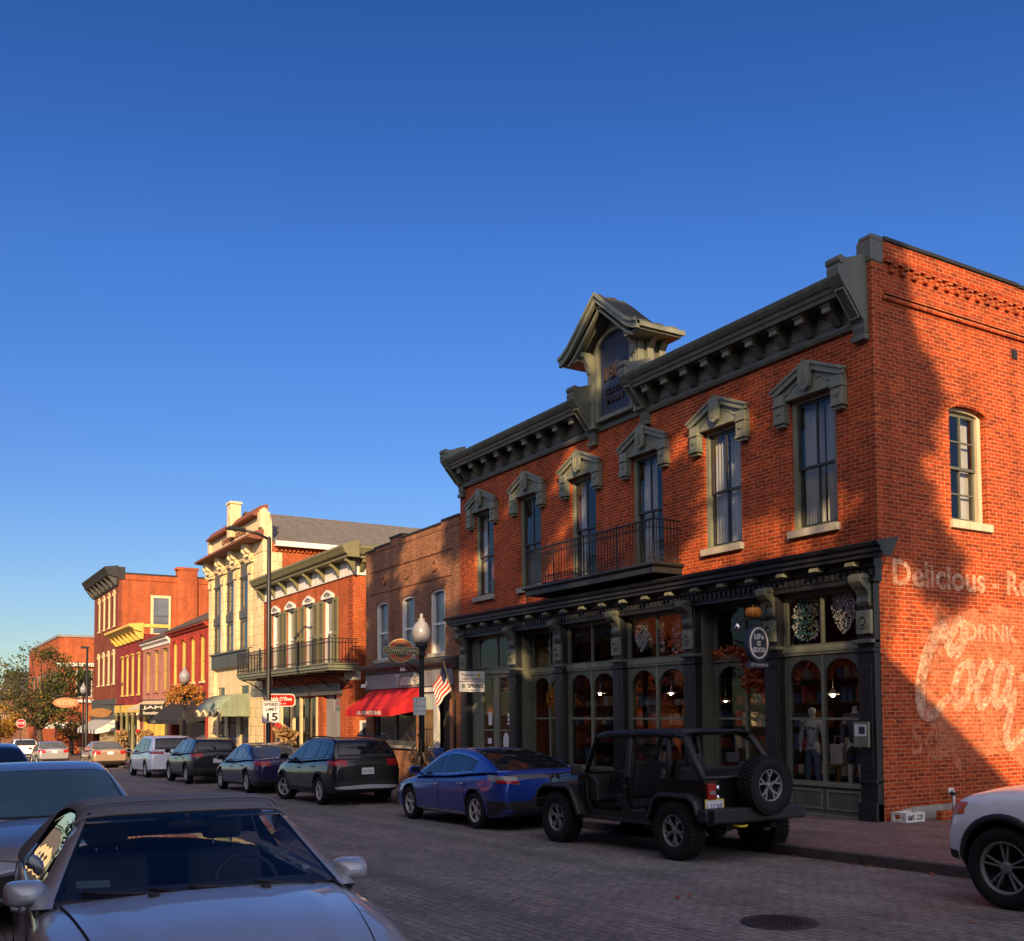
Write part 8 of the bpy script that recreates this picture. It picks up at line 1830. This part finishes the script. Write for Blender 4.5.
def mannequin(x, y, z, rz, label, skin, shirt, trousers, s=1.0, head=True, mark=None, shorts=False):
    t = thing('mannequin', (x, y, z), label, 'mannequin', 'mannequins in the shop window', rz, local=True); t.scale = (s, s, s)
    # y = to the figure's left, x = forward
    B = [(0, 0, 0.94, 0.13, 0.10), (0, 0, 1.08, 0.115, 0.09), (0.01, 0, 1.25, 0.14, 0.10), (0.0, 0, 1.42, 0.12, 0.085), (-0.01, 0, 1.50, 0.055), (0.0, 0, 1.55, 0.045), (0.02, 0, 1.64, 0.085, 0.075), (0.015, 0, 1.75, 0.095, 0.08),
         (0, 0.17, 1.42, 0.058), (-0.01, 0.235, 1.20, 0.042), (0.02, 0.255, 0.98, 0.032), (0.04, 0.25, 0.88, 0.034), (0.055, 0.245, 0.80, 0.018),
         (0, -0.17, 1.42, 0.058), (-0.01, -0.235, 1.20, 0.042), (0.02, -0.255, 0.98, 0.032), (0.04, -0.25, 0.88, 0.034), (0.055, -0.245, 0.80, 0.018),
         (0, 0.09, 0.86, 0.085), (0.01, 0.10, 0.50, 0.055), (0, 0.11, 0.30, 0.05), (-0.02, 0.115, 0.09, 0.034), (0.10, 0.125, 0.03, 0.03),
         (0, -0.09, 0.86, 0.085), (0.01, -0.10, 0.50, 0.055), (0, -0.11, 0.30, 0.05), (-0.02, -0.115, 0.09, 0.034), (0.10, -0.125, 0.03, 0.03)]
    E_ = [(0, 1), (1, 2), (2, 3), (3, 4), (4, 5), (5, 6), (6, 7), (3, 8), (8, 9), (9, 10), (10, 11), (11, 12), (3, 13), (13, 14), (14, 15), (15, 16), (16, 17), (0, 18), (18, 19), (19, 20), (20, 21), (21, 22), (0, 23), (23, 24), (24, 25), (25, 26), (26, 27)]
    if not head: B = B[:6]+[(0.0, 0, 1.60, 0.048)]+[(0, 0, 1.62, 0.03)]+B[8:]
    body = grow('body', B, E_, skin, t)
    g = 0.020
    T_ = [(0, 0, 0.90, 0.155, 0.125), (0, 0, 1.08, 0.14, 0.112), (0.01, 0, 1.25, 0.165, 0.12), (0, 0, 1.43, 0.14, 0.105), (-0.01, 0, 1.49, 0.075), (0, 0.175, 1.42, 0.082), (-0.01, 0.24, 1.20, 0.064), (0.02, 0.26, 0.99, 0.052), (0.03, 0.258, 0.92, 0.045), (0, -0.175, 1.42, 0.082), (-0.01, -0.24, 1.20, 0.064), (0.02, -0.26, 0.99, 0.052), (0.03, -0.258, 0.92, 0.045)]
    sh_ = grow('sweatshirt', T_, [(0, 1), (1, 2), (2, 3), (3, 4), (3, 5), (5, 6), (6, 7), (7, 8), (3, 9), (9, 10), (10, 11), (11, 12)], shirt, t)
    k = 0.48 if shorts else 0.10
    L_ = [(0, 0, 0.95, 0.15, 0.115), (0, 0.09, 0.85, 0.105), (0.01, 0.10, 0.52, 0.078), (0, 0.11, max(k, 0.30), 0.070), (0, 0, 0.90, 0.14, 0.11), (0, -0.09, 0.85, 0.105), (0.01, -0.10, 0.52, 0.078), (0, -0.11, max(k, 0.30), 0.070)]
    ed = [(0, 4), (4, 1), (1, 2), (4, 5), (5, 6)]
    if not shorts: L_ += [(-0.02, 0.115, k, 0.052), (-0.02, -0.115, k, 0.052)]; ed += [(2, 3), (3, 8), (6, 7), (7, 9)]
    else: L_ = L_[:3]+L_[4:7]; ed = [(0, 3), (3, 1), (1, 2), (3, 4), (4, 5)]
    grow('trousers', L_, ed, trousers, t)
    if mark:
        mb = MB(); text_mesh(mb, mark, lambda u, v, w: (0.128+w, u, v), 0.0, 1.31, 0.10, 0.0, 0.006, width=0.20, flip=False, bold=0.003); mb.build('chest_print', [M['cloth_black']], t)
    mb = MB(); mb.lathe([(0.20, 0.0), (0.20, 0.012), (0.02, 0.02)], (0, 0, -0.012), 'z', 20); mb.build('base', [M['chrome']], t)
    return t
mannequin(14.72, 13.47, 0.262, PI+0.35, 'pale mannequin in a light grey sweatshirt and jeans in the corner shop window', 'mannequin_white', 'cloth_light_grey', 'denim', 0.90, mark='LiFe')
mannequin(14.78, 12.52, 0.262, PI+0.25, 'dark headless mannequin in a charcoal sweatshirt and shorts in the shop window', 'mannequin_white', 'cloth_charcoal', 'cloth_black', 0.98, head=False, shorts=True)
# goods on the window floor
t = thing('display_table', (14.85, 13.0, 0.24), 'small wooden table between the two mannequins', 'table'); mb = MB(); mb.box(14.68, 15.05, 12.82, 13.2, 0.76, 0.79); mb.build('table_top', [M['wood_sign']], t)
for x in (14.71, 15.02):
    for y in (12.85, 13.17): mb = MB(); mb.box(x-0.02, x+0.02, y-0.02, y+0.02, 0.241, 0.76); mb.build('leg', [M['wood_sign']], t)
mb = MB(); mb.prism([(12.85, 0.791), (13.12, 0.791), (13.14, 1.15), (12.83, 1.15)], lambda u, v, w: (14.80+w, u, v), 0, 0.10); mb.tube([(14.85, 12.90, 1.15), (14.85, 12.92, 1.30), (14.85, 13.05, 1.30), (14.85, 13.07, 1.15)], 0.008, 5)
top(mb.build('tote_bag', [M['curtain_white']], bevel=0.02), 'pale cloth tote bag on the small table', 'bag')
for i, (x, y, h, m_, lb) in enumerate(((14.45, 13.44, 0.20, 'stock_blue', 'blue jar on the window floor, left of the pale mannequin'), (14.42, 13.28, 0.15, 'stock_blue', 'short blue jar beside the taller blue jar'), (14.42, 12.15, 0.22, 'stock_cream', 'cream jar on the window floor by the dark mannequin'), (14.45, 12.9, 0.16, 'stock_rust', 'rust coloured jar on the window floor between the mannequins'), (14.55, 13.95, 0.24, 'stock_cream', 'cream jar on the window floor near the pilaster'))):
    mb = MB(); mb.lathe([(0.05, 0), (0.065, 0.03), (0.065, h*0.7), (0.04, h*0.85), (0.045, h)], (x, y, 0.241), 'z', 14); top(mb.build('jar', [M[m_]]), lb, 'jar', 'jars on the window floor')
# ================================================================== trees
leaf('leaf_green', [(0.055, 0.075, 0.016), (0.10, 0.10, 0.022), (0.035, 0.055, 0.014)], 0.3)
leaf('leaf_autumn', [(0.11, 0.11, 0.022), (0.26, 0.18, 0.03), (0.06, 0.08, 0.018)], 0.3)
leaf('leaf_yellow', [(0.42, 0.26, 0.03), (0.52, 0.34, 0.05), (0.30, 0.16, 0.03)], 0.35)
paint('bark', (0.075, 0.055, 0.042), 0.9, var=0.4, scale=6, bump=0.7, bscale=20)
def tree(x, y, h, cr, seed, mats, label, n=4200, size=0.20, trunk=0.20, zb=None, crown0=0.28, clumps=46, group=None, flat=0.8, gap=0.55, name='street_tree', given=None):
    rnd = random.Random(seed); zb = (gz(y)+0.1) if zb is None else zb
    t = thing(name, (x, y, zb), label, 'tree', group); mb = MB(); z0 = zb+h*crown0; cz = zb+h*(crown0+1)/2; rz = h*(1-crown0)/2
    tips = []
    fork = Vector((x+rnd.uniform(-0.1, 0.1), y+rnd.uniform(-0.1, 0.1), zb+h*crown0*0.9))
    mb.tube([(x, y, zb-0.2), (x+0.02, y, zb+0.3), ((x+fork.x)/2+0.05, y, (zb+fork.z)/2), fork], [trunk*1.35, trunk, trunk*0.85, trunk*0.75], 10)
    for k in range(clumps):
        v = Vector((rnd.gauss(0, 1), rnd.gauss(0, 1), rnd.gauss(0, 1))).normalized()*(rnd.uniform(0.35, 1.0)**0.6)
        c = Vector((x+v.x*cr*rnd.uniform(0.8, 1.1), y+v.y*cr*rnd.uniform(0.8, 1.1), cz+v.z*rz*0.95)); tips.append((c, rnd.uniform(0.16, 0.34)*cr))
    if given: tips = given
    for c, r_ in tips[::2]:
        m1 = fork.lerp(c, 0.4)+Vector((rnd.uniform(-0.3, 0.3), rnd.uniform(-0.3, 0.3), rnd.uniform(0.0, 0.5)))*cr*0.2
        mb.tube([fork, m1, fork.lerp(c, 0.8), c], [trunk*0.42, trunk*0.24, trunk*0.12, 0.012], 6)
    tr = mb.build('trunk', [M['bark']], t)
    L = [MB() for _ in mats]
    for c, r_ in tips:
        mi = min(len(mats)-1, int(rnd.random()**1.3*len(mats))); pts = []
        for k in range(n//clumps):
            v = Vector((rnd.gauss(0, 1), rnd.gauss(0, 1), rnd.gauss(0, 1)*flat)).normalized()*r_*(rnd.random()**gap)*1.15
            pts.append(c+v)
        leaves(L[mi], pts, size, rnd)
    for i, l_ in enumerate(L):
        if l_.v: l_.build('crown', [M[mats[i]]], t, weld=False, normals=False)
    return t
tree(10.95, 101.0, 9.8, 4.3, 21, ['leaf_green', 'leaf_green', 'leaf_autumn'], 'spreading green and gold street tree at the far left, behind the stop sign', n=6800, size=0.26, trunk=0.28, crown0=0.26, clumps=60)
tree(9.2, 128.0, 5.6, 3.0, 22, ['leaf_yellow'], 'yellow tree low down at the left edge, behind the street tree', n=2600, size=0.34, crown0=0.25, clumps=30)
tree(4.6, 122.0, 6.0, 3.2, 23, ['leaf_yellow', 'leaf_autumn'], 'golden tree at the very left edge of the far street', n=2600, size=0.34, crown0=0.25, clumps=30)
tree(14.5, 150.0-42, 4.2, 1.6, 24, ['leaf_yellow', 'leaf_autumn'], 'small golden tree on the corner of the cross street', n=900, size=0.28, crown0=0.3, clumps=16)
for i, (x, y, h) in enumerate(((-8, 214, 11), (2, 220, 13), (12, 216, 12), (22, 222, 12), (34, 218, 13))):
    tree(x, y, h, 6.0, 70+i, ['leaf_autumn', 'leaf_green'], 'hazy tree on the far horizon at the end of the street', n=1500, size=0.8, crown0=0.15, clumps=26, group='trees on the horizon')
for i, (x, y) in enumerate(((-2.4, 35.5), (-2.6, 41.0))): tree(x, y, 6.4, 2.3, 60+i, ['leaf_green', 'leaf_autumn'], 'small unseen tree added on the opposite pavement to darken the shop pane reflections', n=1500, size=0.22, trunk=0.14, crown0=0.3, clumps=26, group='unseen trees added for dark pane reflections')  # unseen trees added so the shop panes reflect something dark
# tall trees behind the opposite roofs: outside the picture, they dapple the upper brickwork
from mathutils import noise as mnoise
def crown_over(wall_pts, rnd):
    """crown clumps that stand in the sun's way of these wall points"""
    out = []
    for p in wall_pts:
        t = (p[0]+12.0)/(-_ls.x)+rnd.uniform(-2.5, 2.0); out.append((Vector(p)+_ls*t, rnd.uniform(0.48, 0.72)))
    return out
rnd = random.Random(77); wp = []
y = 11.3
while y < 33.5:
    z = 3.0
    while z < 10.6:
        v = mnoise.noise(Vector((y*0.46, z*0.46+0.22*y, 5.2)))+0.25*mnoise.noise(Vector((y*1.3, z*1.1, 9.1)))
        lim = 0.0 if y < 26.3 else -0.15
        if z > 9.4: lim -= 0.1
        if y < 13.0 and z < 5.6: lim = -9
        if v < lim: wp.append((XF+rnd.uniform(-0.2, 0.2), y+rnd.uniform(-0.25, 0.25), z+rnd.uniform(-0.25, 0.25)))
        z += 0.82
    y += 0.82
for k in range(15):
    z = 5.0+k*0.30; wp.append((XF+0.35+0.35*math.sin(k*0.9)+rnd.uniform(-0.2, 0.2), YA, z))
for x, z in ((15.55, 4.5), (15.8, 4.1), (15.2, 7.6), (14.95, 6.9)): wp.append((x, YA, z))
tips_ = crown_over(wp, rnd); spots_ = [(-12.0, -26.5), (-12.5, -20.0), (-12.0, -14.0), (-13.0, -8.0)]
for i, (x, y) in enumerate(spots_):
    mine = [t for t in tips_ if min(range(4), key=lambda j: abs(t[0].y-spots_[j][1])) == i]
    tree(x, y, 30.0, 4.0, 90+i, ['leaf_green', 'leaf_autumn'], 'tall tree behind the opposite roofs, outside the picture', n=115*len(mine), size=0.50, trunk=0.35, crown0=0.42, clumps=len(mine), group='tall trees behind the opposite roofs', zb=gz(y), given=mine, gap=0.4)
